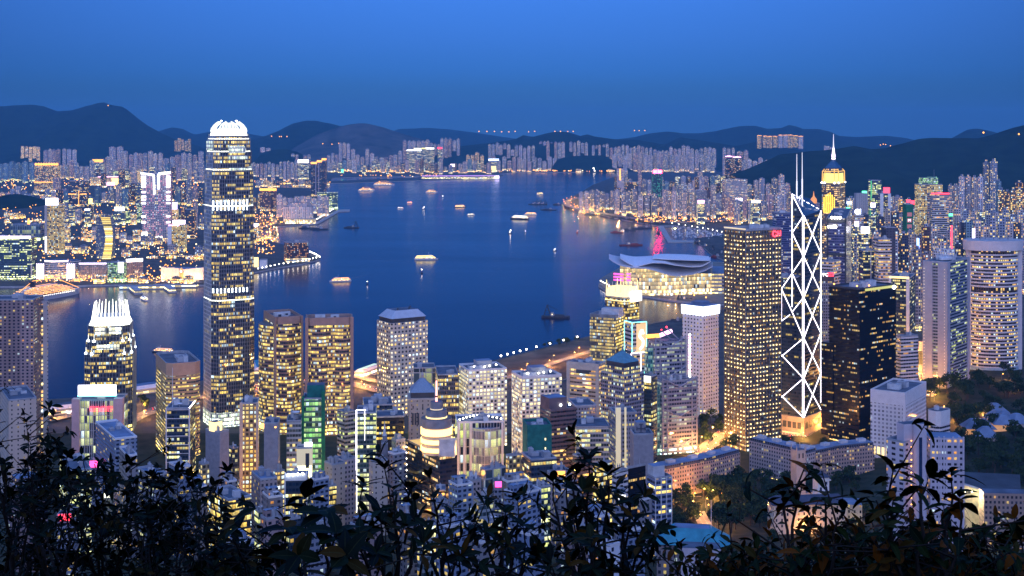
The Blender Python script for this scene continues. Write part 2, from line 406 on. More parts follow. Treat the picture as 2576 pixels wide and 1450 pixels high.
# near hillside as one sheet
def terrain():
    b = MB(); ys = [-60, -20, 0, 3, 6, 12, 25, 50, 100, 200, 320, 450, 560, 660, 760, 860, 960, 1060, 1160, 1260, 1360, 1460, 1560, 1680, 1850, 2100, 2350]
    xs = [-1600, -1200, -900, -700, -550, -420, -300, -200, -100, -50, -20, -8, 0, 8, 20, 50, 100, 200, 300, 380, 460, 540, 620, 700, 800, 950, 1200, 1600, 2200]
    P = [[(x, y, hz(x, y) + (fbm(x * .01, y * .01) * 3 if y > 150 and y < 1500 else 0) + (0 if y < 1700 or x > 500 else -8)) for x in xs] for y in ys]
    for i in range(len(ys) - 1):
        for j in range(len(xs) - 1):
            b.face([P[i][j], P[i][j + 1], P[i + 1][j + 1], P[i + 1][j]], 'slope_soil')
    return structure(b.build('hillside'), 'dark wooded hillside under the viewpoint')
terrain()
# far hills: ridge lines with real slopes and gullies
def hill(px, d, foot, label, m='hill_woods', step=9, rough=.05, back=None, z0=0):
    b = MB(); back = back or foot
    us = []; u = px[0][0]
    while u < px[-1][0]: us.append(u); u += step
    us.append(px[-1][0])
    T = [0, .12, .26, .4, .54, .68, .82, .93, 1.0, 1.15, 1.5, 2.0]
    rows = []
    for t in T:
        row = []
        for u in us:
            v = lerp_tab(px, u); zc = max(z0 + 1, gz(v, d))
            y = d - foot * (1 - t) if t <= 1 else d + back * (t - 1)
            x = gx(u, d) * (1 + .0 * t)
            s = t if t <= 1 else 2 - t
            k = s ** 1.15
            g = fbm(x * .0011, y * .0011 + 5, 5)
            g2 = fbm(x * .004, y * .0016 + 9, 3)
            z = z0 + (zc - z0) * (k + (1 - abs(2 * s - 1)) * (.18 * g + .06 * g2) * (1 if t != 1 else 0)) + (zc - z0) * rough * .35 * g2 * (t >= .93)
            row.append((x, y, max(z0 - 2, z) if t not in (0, 2.0) else z0 - 5))
        rows.append(row)
    for i in range(len(T) - 1):
        for j in range(len(us) - 1):
            b.face([rows[i][j], rows[i][j + 1], rows[i + 1][j + 1], rows[i + 1][j]], m)
    o = b.build('hill')
    for p in o.data.polygons: p.use_smooth = True
    bm_ = o.data
    import bmesh
    x = bmesh.new(); x.from_mesh(bm_); bmesh.ops.remove_doubles(x, verts=x.verts, dist=.01); x.to_mesh(bm_); x.free()
    return structure(o, label)
hill([(-260, 330), (-120, 290), (0, 268), (40, 267), (85, 264), (110, 268), (145, 281), (180, 278), (220, 266), (245, 260), (262, 258.5), (280, 266), (310, 270), (330, 285), (370, 315), (400, 332), (440, 350), (480, 362), (520, 390)], 16000, 2600, 'tall peaked hill on the left above the far city')
hill([(360, 350), (400, 330), (430, 322), (460, 325), (490, 340), (540, 330), (600, 330), (640, 340), (700, 350)], 21000, 3000, 'faint hills behind the tall tower')
hill([(600, 362), (660, 345), (700, 330), (740, 310), (770, 304), (800, 306), (830, 312), (860, 318), (920, 335), (980, 360)], 17000, 2400, 'rounded hill in the middle distance')
hill([(740, 372), (800, 338), (860, 318), (900, 311), (925, 311), (960, 320), (1000, 332), (1040, 345), (1080, 355), (1120, 372)], 15500, 1800, 'terraced quarry hill', 'hill_quarry')
hill([(960, 345), (1000, 325), (1060, 322), (1120, 325), (1200, 335), (1300, 350), (1400, 358)], 24000, 3000, 'faint far ridge')
hill([(1100, 375), (1250, 358), (1300, 350), (1315, 341), (1340, 345), (1375, 335), (1400, 331), (1430, 333), (1460, 343), (1477, 338), (1500, 345), (1540, 350), (1600, 352), (1680, 366)], 14500, 1500, 'dark low hills behind the far towers')
hill([(1480, 372), (1540, 352), (1600, 345), (1640, 335), (1680, 332), (1720, 336), (1760, 335), (1800, 330), (1860, 318), (1900, 317), (1932, 325), (1965, 322), (1985, 315), (2000, 318), (2020, 325), (2060, 325), (2090, 332), (2110, 342), (2150, 345), (2230, 342), (2280, 348), (2310, 355), (2400, 372)], 19000, 2600, 'long far range of hills on the right')
hill([(1590, 395), (1640, 375), (1680, 360), (1710, 345), (1740, 350), (1800, 360), (1850, 368), (1900, 358), (1950, 366), (2040, 385)], 14200, 1300, 'mid-distance wooded hill')
hill([(2370, 358), (2400, 345), (2430, 328), (2455, 323), (2480, 327), (2520, 338), (2580, 350)], 15000, 1500, 'small far hump behind the right ridge')
hill([(1840, 440), (1900, 420), (1960, 388), (2000, 385), (2050, 380), (2110, 375), (2150, 368), (2190, 376), (2230, 374), (2270, 362), (2310, 350), (2350, 346), (2400, 348), (2460, 350), (2500, 338), (2540, 325), (2576, 316), (2640, 300), (2760, 280)], 8200, 1900, 'dark wooded ridge on the right behind the towers')
hill([(1385, 428), (1400, 402), (1430, 394), (1470, 392), (1510, 391), (1540, 398), (1565, 414), (1590, 429)], 12600, 500, 'dark wooded headland across the water')
hill([(640, 404), (660, 384), (690, 377), (720, 376), (750, 383), (775, 398)], 12800, 700, 'dark wooded knoll among the far flats')
hill([(0, 420), (30, 402), (60, 398), (110, 400), (160, 420)], 13600, 500, 'dark knoll under the orange-lit flats')
hill([(-40, 520), (0, 493), (40, 488), (80, 494), (105, 512), (120, 528)], 6800, 350, 'small wooded knoll on the left')
# ---------------------------------------------------------------- towers of the far shores
ORD = 'first second third fourth fifth sixth seventh eighth ninth tenth eleventh twelfth thirteenth fourteenth fifteenth sixteenth seventeenth eighteenth nineteenth twentieth twenty-first twenty-second twenty-third twenty-fourth twenty-fifth twenty-sixth twenty-seventh twenty-eighth twenty-ninth thirtieth'.split()
TONE = {'fl_pale': 'pale', 'fl_beige': 'beige', 'fl_grey': 'grey', 'fl_pink': 'pinkish', 'fl_teal': 'bluish', 'fl_dark': 'dark', 'fl_brown': 'brown', 'fl_gold': 'golden', 'fl_office': 'glass', 'fl_officegreen': 'greenish glass', 'fl_bright': 'brightly lit'}
def row(u0, u1, n, t0, t1, d, mats, phrase, kind='apartment_tower', z0=4, cap=None, capn=1., gap=.12, dd=.04, shape=None, r=None):
    """a row of separate towers standing between two bearings at one distance"""
    r = r or random.Random(int(u0 * 31 + d))
    n = min(n, 30); w = (u1 - u0) / n
    for k in range(n):
        ww = w * (1 - gap * r.uniform(.3, 1.6)); uc = u0 + w * (k + .5) + r.uniform(-.06, .06) * w
        dk = d * (1 + r.uniform(-dd, dd)); X = gx(uc, dk); W_ = ww * dk / F
        zt = gz(r.uniform(t0, t1), dk); mk = r.choice(mats)
        word = {'apartment_tower': 'apartment tower', 'office_block': 'office block', 'low_block': 'low block'}[kind]
        rot = r.uniform(-.35, .35)
        b = MB(); W_ /= (abs(math.cos(rot)) + .55 * abs(math.sin(rot)))
        D_ = W_ * r.uniform(.55, .9) if W_ < 70 else 28
        c = (X, dk + D_ / 2)
        if kind == 'apartment_tower' and shape != 'box':
            P = cross(c, W_, D_, rot, r.uniform(.18, .3))
        else: P = rect(c, W_, D_, rot)
        lo = hz(X, dk) - 8 if dk < 2400 else (z0 - 4 if z0 > 10 else 2)
        b.prism(P, lo, zt, mk, 'roof_dark', us=r.uniform(0, 40))
        hh = max(3, (zt - z0) * .04)
        lit = cap and r.random() < capn
        b.prism(rect(c, W_ * .4, D_ * .4, rot), zt, zt + hh, 'fl_grey' if not lit else cap, 'roof_dark')
        if lit and cap != 'none':
            b.prism(rect(c, W_ * .9, D_ * .9, rot), zt + .01, zt + hh * .7, cap, 'roof_dark')
        o = b.build('estate_tower' if kind == 'apartment_tower' and d > 11500 else kind, loc=(X, dk, z0))
        col = TONE[mk]
        tag(o, f'{ORD[k]} {col} {word} from left {phrase}', 'tower' if kind != 'low_block' else 'building', phrase_group(phrase))
GR = {}
def phrase_group(p): return 'towers ' + p
PALE = ['fl_pale', 'fl_beige', 'fl_grey', 'fl_pale', 'fl_pink']
MIX = ['fl_pale', 'fl_beige', 'fl_grey', 'fl_pink', 'fl_dark', 'fl_teal', 'fl_brown', 'fl_office']
OFF = ['fl_office', 'fl_officegreen', 'fl_dark', 'fl_grey', 'fl_bright', 'fl_beige']
# far left shore
row(-12, 86, 6, 407, 413, 9900, ['fl_teal'], 'in the bluish slab row at the left edge', shape='box', gap=.25)
row(50, 101, 5, 368, 371, 13500, ['fl_bright'], 'in the orange-lit row on the left knoll', z0=80, gap=.2)
row(108, 151, 4, 376, 380, 13000, ['fl_beige', 'fl_pink'], 'in the row right of the orange-lit flats')
row(155, 192, 3, 375, 378, 12200, PALE, 'in the trio under the tall peaked hill')
row(148, 236, 7, 402, 420, 10300, PALE, 'in the low row under the tall peaked hill')
row(236, 306, 5, 395, 410, 11200, PALE, 'behind the orange-topped block')
row(272, 309, 2, 369, 371, 12600, ['fl_pale'], 'in the tall pair under the peak')
row(309, 396, 7, 381, 396, 12000, PALE, 'below the right flank of the peaked hill')
row(437, 481, 5, 349, 357, 14200, ['fl_gold'], 'in the golden cluster high beside the tall tower', z0=165)
row(396, 512, 8, 381, 402, 11900, PALE, 'just left of the tall tower, far shore')
row(414, 512, 7, 405, 425, 9900, MIX, 'in the lower row left of the tall tower')
row(236, 420, 12, 420, 438, 9000, OFF, 'in the low lit row behind the neon hotel', 'low_block')
row(632, 702, 7, 408, 416, 10600, PALE, 'just right of the tall tower at the far shore')
row(702, 748, 5, 404, 412, 10400, PALE, 'left of the sign-topped office')
row(653, 681, 2, 370, 373, 14000, ['fl_pale'], 'on the knoll behind the pale flats', z0=150)
row(722, 782, 6, 384, 392, 12900, PALE + ['fl_gold'], 'behind the wooded knoll', z0=20)
row(822, 852, 3, 384, 392, 12600, PALE, 'right behind the dark twin towers')
row(850, 882, 3, 361, 365, 13700, ['fl_pale', 'fl_beige'], 'in the tall trio under the quarry hill')
row(882, 1012, 11, 371, 398, 13200, PALE, 'in the long row under the quarry hill')
row(1012, 1082, 6, 352, 357, 13900, PALE, 'in the tall cluster right of the quarry hill')
row(1080, 1108, 3, 361, 365, 14000, ['fl_beige'], 'in the low gap of the tall clusters')
row(1106, 1158, 5, 349, 356, 13900, PALE, 'in the highest cluster of the far shore')
row(1038, 1093, 3, 374, 376, 13000, ['fl_office'], 'in the glow-topped glass group', 'office_block', cap='sign_yellow', gap=.2)
row(824, 1030, 17, 402, 424, 11900, MIX, 'in the front row left of the glass group')
row(1030, 1236, 17, 398, 422, 11900, MIX, 'in the front row right of the glass group')
row(1172, 1218, 4, 384, 392, 12800, ['fl_gold', 'fl_beige'], 'in the amber-lit group by the water')
row(1227, 1284, 6, 359, 366, 13800, PALE, 'in the group left of the dark low hills')
row(1284, 1346, 6, 366, 380, 13500, PALE, 'below the dark low hills')
row(1346, 1402, 6, 357, 361, 13800, PALE, 'in the left cluster before the dark low hills')
row(1402, 1480, 8, 356, 362, 13700, PALE, 'in the right cluster before the dark low hills')
row(1236, 1402, 13, 394, 408, 12500, PALE, 'in the lower waterside row left of the headland')
row(1489, 1512, 3, 366, 368, 13600, PALE, 'in the small group above the headland', z0=30)
row(1515, 1532, 2, 363, 367, 13600, PALE, 'in the pair right of the headland group', z0=30)
row(1534, 1622, 9, 363, 374, 13000, PALE, 'in the left part of the long pale wall')
row(1622, 1704, 8, 371, 381, 12900, PALE, 'in the middle part of the long pale wall')
row(1704, 1802, 9, 367, 379, 13000, PALE, 'in the right part of the long pale wall')
row(1540, 1800, 20, 384, 394, 12300, PALE, 'in front of the long pale wall')
row(1905, 2022, 9, 340, 344, 13500, ['fl_gold', 'fl_pale'], 'in the lamp-topped row on the far ridge', z0=205, cap='sign_orange')
row(2073, 2101, 4, 366, 371, 13000, ['fl_pale'], 'in the small group left of the golden spire', z0=160)
# east side of the island
row(1818, 1850, 3, 373, 377, 10400, ['fl_pale'], 'in the tall group before the right ridge')
row(1855, 1884, 2, 380, 384, 10200, ['fl_pink'], 'in the pinkish pair before the right ridge')
row(1824, 1866, 2, 394, 398, 8800, ['fl_dark'], 'in the dark pink-topped pair', cap='sign_pink', shape='box')
row(1866, 1962, 7, 396, 408, 9200, PALE + ['fl_brown'], 'on the lower slope of the right ridge')
row(1456, 1560, 8, 477, 488, 6350, ['fl_pale', 'fl_grey'], 'in the pale waterfront row by the curving road', gap=.06)
row(1548, 1604, 4, 470, 484, 6200, ['fl_grey', 'fl_dark'], 'beside the dark slab by the curving road', shape='box')
row(1544, 1640, 8, 424, 462, 7900, MIX, 'behind the waterfront row by the curving road')
row(1640, 1770, 9, 430, 462, 7900, MIX, 'behind the dark tower with red sign')
row(1604, 1720, 7, 476, 500, 6200, PALE, 'in front right of the dark slab')
row(1666, 1742, 6, 480, 492, 5850, ['fl_beige', 'fl_pale'], 'above the bright quay of the curving road')
row(1690, 1830, 10, 446, 476, 7000, PALE + ['fl_brown'], 'in the middle ranks of the eastern district')
row(1742, 1832, 6, 488, 510, 5900, PALE, 'in the front rank above the boat basin')
row(1770, 1900, 9, 426, 446, 8200, MIX, 'in the rear ranks of the eastern district')
row(1830, 1990, 10, 436, 466, 7000, PALE, 'before the right ridge in the eastern district')
row(1830, 1966, 8, 488, 512, 5600, PALE + ['fl_office'], 'left of the braced tower')
row(1950, 1996, 3, 474, 500, 5000, PALE, 'just behind the braced tower')
row(2132, 2270, 6, 478, 505, 4800, PALE, 'behind the blank white slab', shape='box')
row(2385, 2414, 2, 466, 469, 5200, ['fl_beige'], 'right of the green-sign tower')
row(2413, 2476, 4, 444, 448, 5000, ['fl_pale', 'fl_beige'], 'in the pale group at the ridge foot')
row(2474, 2491, 1, 409, 410, 5000, ['fl_grey'], 'in the slim tall group on the right ridge')
row(2494, 2512, 1, 406, 407, 5050, ['fl_grey'], 'standing as slim tall twin on the right ridge')
row(2506, 2522, 1, 456, 457, 4900, ['fl_teal'], 'beside the slim tall pair')
row(2512, 2590, 5, 477, 484, 4100, ['fl_gold'], 'in the amber row at the right edge')
row(2556, 2600, 2, 455, 462, 4700, ['fl_brown'], 'behind the amber row at the right edge')
row(2130, 2300, 9, 520, 560, 3700, OFF + PALE, 'in the busy district right of the golden spire', 'office_block')
row(2360, 2580, 11, 505, 545, 3700, MIX, 'below the ridge at the far right', 'office_block')
row(2262, 2330, 4, 500, 515, 4200, ['fl_bright', 'fl_gold', 'fl_beige'], 'under the red signs', 'office_block')
row(2148, 2330, 8, 560, 610, 3000, OFF + PALE, 'in the street canyon right of the golden spire', 'office_block')
row(2262, 2420, 8, 560, 600, 3100, MIX, 'left of the white oval tower', 'office_block')
row(2300, 2420, 6, 602, 640, 2600, PALE + ['fl_dark'], 'in the low ranks left of the oval tower', 'office_block')
row(2410, 2590, 9, 545, 590, 3100, MIX, 'behind the white oval tower', 'office_block')
# near part of the far shore, left
row(85, 150, 3, 438, 450, 8600, ['fl_pink'], 'behind the orange-crowned twin slab')
row(-20, 170, 13, 468, 492, 7600, PALE, 'around the small wooded knoll', 'low_block')
row(100, 250, 8, 478, 500, 6900, MIX, 'between the knoll and the dark twin tower')
row(236, 356, 7, 458, 486, 6800, MIX, 'left of the neon hotel, rear rank')
row(424, 512, 6, 450, 480, 7000, MIX, 'right of the neon hotel, rear rank')
row(-10, 115, 7, 528, 560, 5600, ['fl_gold', 'fl_beige', 'fl_bright', 'fl_grey'], 'in the amber-lit left ranks', 'office_block')
row(156, 250, 6, 510, 545, 5500, OFF, 'right of the white-sign office', 'office_block')
row(250, 358, 7, 505, 545, 5600, OFF, 'behind the yellow-lit curved tower', 'office_block')
row(424, 514, 6, 500, 545, 5200, OFF + ['fl_brown'], 'right of the neon hotel', 'office_block')
row(160, 244, 6, 560, 600, 4700, ['fl_beige', 'fl_pink', 'fl_bright', 'fl_grey'], 'in the low middle ranks of the left shore', 'low_block')
row(280, 424, 8, 572, 600, 4600, ['fl_beige', 'fl_officegreen', 'fl_bright', 'fl_grey'], 'below the neon hotel', 'low_block')
row(78, 240, 8, 612, 645, 4200, ['fl_beige', 'fl_pink', 'fl_grey', 'fl_bright'], 'behind the white-outlined hotels', 'low_block')
row(280, 512, 10, 612, 640, 4200, ['fl_beige', 'fl_pink', 'fl_gold', 'fl_grey'], 'behind the pale harbour hall', 'low_block')
row(372, 512, 6, 640, 655, 3950, ['fl_pink', 'fl_gold', 'fl_bright'], 'right behind the pale harbour hall', 'low_block')
row(632, 700, 5, 478, 500, 6500, ['fl_brown', 'fl_gold'], 'around the brown orange-crowned block')
row(694, 826, 9, 488, 500, 6050, ['fl_pale'], 'in the white estate on the far promenade', gap=.05, shape='box')
row(632, 694, 5, 560, 600, 4700, ['fl_bright', 'fl_gold'], 'in the lit quarter beside the tall tower', 'low_block')
row(640, 830, 12, 452, 459, 9100, ['fl_bright', 'fl_dark', 'fl_grey', 'fl_gold'], 'on the lit inlet shore', 'low_block')
row(830, 1240, 24, 425, 431, 12300, ['fl_bright', 'fl_gold', 'fl_office', 'fl_grey', 'fl_dark'], 'along the far water front', 'low_block')
row(92, 512, 15, 696, 703, 3480, ['fl_bright', 'fl_gold', 'fl_bright'], 'along the glowing left quay', 'low_block')
row(1400, 1560, 10, 425, 429, 12400, ['fl_bright', 'fl_gold', 'fl_pale'], 'at the foot of the dark headland', 'low_block')
# ---------------------------------------------------------------- facades of the near towers
facade('of_white_grid', (.80, .76, .66), (.04, .05, .06), .74, 4.6, 4.6, .64, .60, (1, .80, .34), (1, .95, .62), 1.6, .5, .7)  # warm glow on the white walls put into the wall colour
facade('of_white_grid_cool', (.66, .65, .64), (.03, .04, .06), .30, 4.4, 4.2, .5, .5, YA, YB, 1.3, .3, .7)
facade('of_round', (.60, .54, .46), (.03, .04, .06), .55, 5.6, 5.6, .55, .6, YA, (1, .92, .72), 2.0, .55, .7, rounded=True)  # wall colour warmed in place of the city light on it
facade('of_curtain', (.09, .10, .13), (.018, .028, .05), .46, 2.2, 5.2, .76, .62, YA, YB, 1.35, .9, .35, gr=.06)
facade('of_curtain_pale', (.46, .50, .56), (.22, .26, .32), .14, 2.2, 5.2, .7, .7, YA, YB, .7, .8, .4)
facade('of_exchange', (.30, .19, .15), (.03, .04, .06), .60, 2.4, 4.6, .92, .60, YA, YB, 1.25, .8, .45, gr=.06)
facade('of_exchange_plain', (.34, .22, .18), (.04, .04, .06), .2, 3, 4.6, .4, .5, YA, YB, 1.0, .5, .6)
facade('of_tan', (.42, .28, .17), (.03, .04, .05), .55, 2.6, 4.5, .94, .42, YA, YB, 1.3, .7, .6)
facade('of_dark', (.02, .022, .03), (.008, .01, .02), .30, 2.8, 5.4, .84, .42, YA, YB, 1.3, 1.0, .25, gr=.05)
facade('of_dark_blue', (.05, .07, .10), (.015, .03, .06), .34, 2.8, 4.6, .86, .55, YA, GB, 1.2, .9, .25, gr=.05)
facade('of_black', (.010, .010, .017), (.005, .006, .012), .25, 2.4, 5.8, .8, .34, (1, .5, .10), (1, .78, .3), 1.0, .85, .2, gr=.05)
facade('of_lights', (.16, .12, .08), (.05, .04, .03), .50, 2.3, 5.2, .8, .45, (1, .40, .06), (1, .72, .25), .7, .3, .4, gr=.08)
facade('of_white_small', (.72, .72, .76), (.02, .02, .04), .22, 5.4, 5.0, .42, .42, YA, YB, 1.2, .2, .6)
facade('of_egg', (.78, .77, .78), (.30, .30, .33), .03, 4.6, 4.6, .52, .52, YA, YB, .8, .1, .7)
facade('of_gold_glass', (.10, .08, .06), (.05, .04, .04), .78, 2.6, 4.4, .9, .66, YA, YB, 1.35, .7, .3, gr=.06)
facade('of_gold_blocks', (.36, .27, .16), (.06, .05, .03), .78, 4.2, 4.4, .62, .62, (1, .55, .08), (1, .86, .35), 1.6, .3, .5)
facade('of_green_glass', (.14, .24, .20), (.02, .07, .06), .55, 3, 4.6, .86, .6, (.35, .95, .25), (.85, 1, .45), 1.1, .7, .35)
facade('of_band_white', (.60, .56, .54), (.02, .02, .03), .34, 4, 5.2, .96, .48, WA, YB, 1.3, .8, .7)
facade('of_band_cream', (.60, .47, .38), (.05, .04, .04), .6, 4, 5.2, .96, .42, WA, YB, 1.3, .8, .7)
facade('of_band_grey', (.34, .36, .42), (.02, .03, .05), .22, 3.4, 4.4, .94, .52, GA, GB, 1.2, .8, .5)
facade('of_granite', (.22, .21, .25), (.03, .04, .06), .42, 2.8, 4.4, .72, .56, YA, GB, 1.2, .8, .6)
facade('of_fins', (.46, .46, .46), (.02, .03, .05), .4, 3.2, 8.5, .8, .92, GA, GB, .9, 1.0, .4, gr=.06)
facade('of_mesh', (.30, .30, .36), (.04, .05, .08), .45, 3.4, 5, .86, .5, (.85, .95, .55), (.9, 1, .8), .75, .7, .45)
facade('of_blank', (.46, .45, .48), (.05, .05, .07), .05, 7, 4.5, .2, .3, YA, YB, 1, .1, .8)
facade('of_slate', (.24, .26, .33), (.03, .04, .06), .25, 3.2, 4.2, .6, .5, YA, GB, 1.2, .6, .6)
facade('res_white', (.58, .52, .57), (.03, .03, .05), .15, 7.0, 4.4, .5, .45, WA, YB, 1.3, .2, .7)
facade('res_grey', (.29, .28, .30), (.03, .03, .05), .15, 5.0, 3.8, .45, .5, WA, YB, 1.2, .2, .8, strip=.35, sw=8)
facade('res_rose', (.38, .27, .26), (.03, .03, .05), .16, 5.0, 3.8, .45, .5, WA, YB, 1.2, .2, .8, strip=.35, sw=8)
facade('res_blue', (.20, .26, .38), (.03, .04, .07), .16, 4.4, 3.8, .6, .5, YA, YB, 1.2, .4, .7)
facade('gov_grid', (.42, .35, .34), (.05, .05, .07), .12, 3.4, 4.2, .5, .5, YA, YB, 1.0, .2, .8)
facade('cz_gold', (.20, .13, .08), (.04, .05, .10), .42, 4, 5, .9, .5, (1, .5, .1), (1, .75, .3), 1.6, .8, .3, gr=.06)
facade('bc_glass', (.05, .065, .09), (.02, .035, .06), .15, 3.0, 4.6, .9, .5, YA, YB, .8, 1.0, .25, gr=.04)
facade('oval_band', (.60, .57, .56), (.03, .03, .04), .62, 4.6, 5.6, .96, .56, WA, YB, 1.5, .5, .6)
facade('purple_glass', (.12, .13, .26), (.03, .04, .12), .2, 3, 5, .92, .55, (.5, .6, 1), YB, 1.0, .9, .3)
facade('screen_tower', (.44, .38, .40), (.08, .06, .07), .5, 6, 7, .5, .45, (1, .16, .32), (1, .75, .6), 2.2, .2, .6)
facade('lit_curtain', (.40, .30, .08), (.30, .2, .05), .97, 40, 5.6, .98, .72, YA, (1, .82, .3), 2.2, .1, .4)
facade('hall_glass', (.30, .28, .25), (.10, .09, .07), 1.0, 4.5, 9, .93, .9, (1, .66, .24), (1, .82, .45), 1.0, .2, .4)
mat('tan_stone', (.44, .29, .20), .7, var=.1); mat('pylon_pinklit', (.62, .42, .42), .6, var=.1)  # pink light on the white pylons put into their colour
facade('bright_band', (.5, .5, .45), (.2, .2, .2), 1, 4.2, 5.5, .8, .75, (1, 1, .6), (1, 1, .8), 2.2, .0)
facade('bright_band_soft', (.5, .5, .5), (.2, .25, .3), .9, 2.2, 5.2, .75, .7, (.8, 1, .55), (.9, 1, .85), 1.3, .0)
emis('claw_glow', (.95, 1.0, .80), 1.25)
def th_poly(S, r, l, W_, D_):
    return [S, (S[0] + r[0] * W_, S[1] + r[1] * W_), (S[0] + r[0] * W_ + l[0] * D_, S[1] + r[1] * W_ + l[1] * D_), (S[0] + l[0] * D_, S[1] + l[1] * D_)]
class T: pass
def tower(name, label, u0, c, u1, vt, d, m, th=32., group=None, cat='building', roof='roof_dark', D=None, cham=0, par=1.6, plant=3, setb=(), base=None, wallname='facade', seed=1, parm=None, poly=None, capm=None):
    """u0..u1 silhouette, c bearing of the nearest vertical edge, vt its top, d its distance"""
    t = T(); t.d = d; rr = random.Random(int(u0 * 7 + u1 + seed)); t.rr = rr
    q = R(th); r = (math.cos(q), math.sin(q)); l = (-math.sin(q), math.cos(q))
    S = (gx(c, d), d)
    # intersect the view rays of the two silhouette edges with the two face directions
    def solve(u, e):
        k = (u - CU) / F; den = e[0] - k * e[1]
        return (k * S[1] - S[0]) / den if abs(den) > 1e-6 else 10
    W_ = solve(u1, r) if u1 > c + .5 else 20
    D_ = D or (solve(u0, l) if u0 < c - .5 else 20)
    t.S, t.r, t.l, t.W, t.D = S, r, l, W_, D_
    t.pt = lambda a, b, z=None: (S[0] + r[0] * W_ * a + l[0] * D_ * b, S[1] + r[1] * W_ * a + l[1] * D_ * b) + (() if z is None else (z,))
    t.P = poly(t) if poly else th_poly(S, r, l, W_, D_)
    if cham: t.P = chamfer(t.P, cham)
    cen = t.pt(.5, .5); t.c = cen; t.rot = q
    z0 = base if base is not None else hz(*cen) if cen[1] < 2400 else 4
    z1 = gz(vt, d); t.z0, t.z1 = z0, z1
    t.root = thing(name, label, cat, (cen[0], cen[1], z0), group)
    b = MB(); P = t.P; zz = z0 - 6
    lev = [(1.0, z1)] if not setb else list(setb)
    for k, zt in lev:
        Q = scale_poly(P, k); b.prism(Q, zz, zt, m, None); zz = zt
    b.build(wallname, t.root)
    rb = MB(); prevk = None
    for k, zt in lev:
        Q = scale_poly(P, k); q2 = scale_poly(Q, .96 if W_ > 25 else .92)
        pm = parm or ('plant_grey')
        rb.prism(Q, zt, zt + par, pm, None); rb.face([(x, y, zt + .05) for x, y in Q], roof)
        for i in range(len(Q)):
            j = (i + 1) % len(Q); rb.face([(*Q[i], zt + par), (*Q[j], zt + par), (*q2[j], zt + par), (*q2[i], zt + par)], pm); rb.face([(*q2[j], zt), (*q2[i], zt), (*q2[i], zt + par), (*q2[j], zt + par)], pm)
    t.roof = rb.build('roof', t.root)
    for k in range(plant):
        a = rr.uniform(.25, .75); e = rr.uniform(.25, .75); pw = rr.uniform(.12, .3) * min(W_, D_); pd = rr.uniform(.15, .35) * min(W_, D_)
        pb = MB(); cc = t.pt(a, e); hh = rr.uniform(2, 6)
        pb.box(cc, pw, pd, z1 + .1, z1 + hh + k * .4, rr.choice(['plant_grey', 'plant_white', 'roof_pale']), 'roof_pale', q)
        pb.box(cc, pw * .5, pd * .3, z1 + hh + k * .4, z1 + hh + k * .4 + 1.2, 'plant_grey', 'roof_dark', q)
        pb.build('roof_plant', t.roof)
    return t
def facebox(b, t, face, a0, a1, z0, z1, m, out=.6, depth=.6):
    """a thin slab on the right ('r') or left ('l') face between fractions a0..a1"""
    r, l = t.r, t.l
    n = (-l[0], -l[1]) if face == 'r' else (-r[0], -r[1])
    p = [t.pt(a, 0) if face == 'r' else t.pt(0, a) for a in (a0, a1)]
    A = [(x + n[0] * out, y + n[1] * out) for x, y in p]; B = [(x - n[0] * (depth - out), y - n[1] * (depth - out)) for x, y in p]
    Q = [A[0], A[1], B[1], B[0]]
    if face == 'l': Q.reverse()
    b.prism(Q, z0, z1, m, m, bottom=True)
    return b
def text(body, name, parent, loc, size, rz, m, ext=.3):
    cu = bpy.data.curves.new(name, 'FONT'); cu.body = body; cu.size = size; cu.extrude = ext; cu.align_x = 'CENTER'; cu.align_y = 'CENTER'
    cu.materials.append(MATS[m]); o = bpy.data.objects.new(name, cu); COL.objects.link(o)
    bpy.context.view_layer.update(); me = bpy.data.meshes.new_from_object(o.evaluated_get(bpy.context.evaluated_depsgraph_get())); me.name = name
    bpy.data.objects.remove(o); bpy.data.curves.remove(cu); o = bpy.data.objects.new(name, me); COL.objects.link(o)
    if not me.materials: me.materials.append(MATS[m])
    o.rotation_euler = (R(90), 0, rz); base = BASE[parent.name]
    o.location = tuple(a - b_ for a, b_ in zip(loc, base)); o.parent = parent
    return o
def sphere_light(name, parent, loc, power, col, rad=1.5):
    ld = bpy.data.lights.new(name, 'POINT'); ld.energy = power; ld.color = col; ld.shadow_soft_size = rad
    o = bpy.data.objects.new(name, ld); COL.objects.link(o); base = BASE[parent.name]
    o.parent = parent; o.location = tuple(a - b_ for a, b_ in zip(loc, base))
    return o
def dish(t, a, e, z, r=3):
    b = MB(); c = t.pt(a, e); b.tube((*c, z), (*c, z + r * .7), .25, 'plant_white', 5)
    b.lathe((*c, z), [(.1, z + r * .6), (r * .6, z + r * .8), (r, z + r * 1.25), (r * .95, z + r * 1.3), (.1, z + r * .75)], 'white_paint', 14)
    b.build('satellite_dish', t.root)
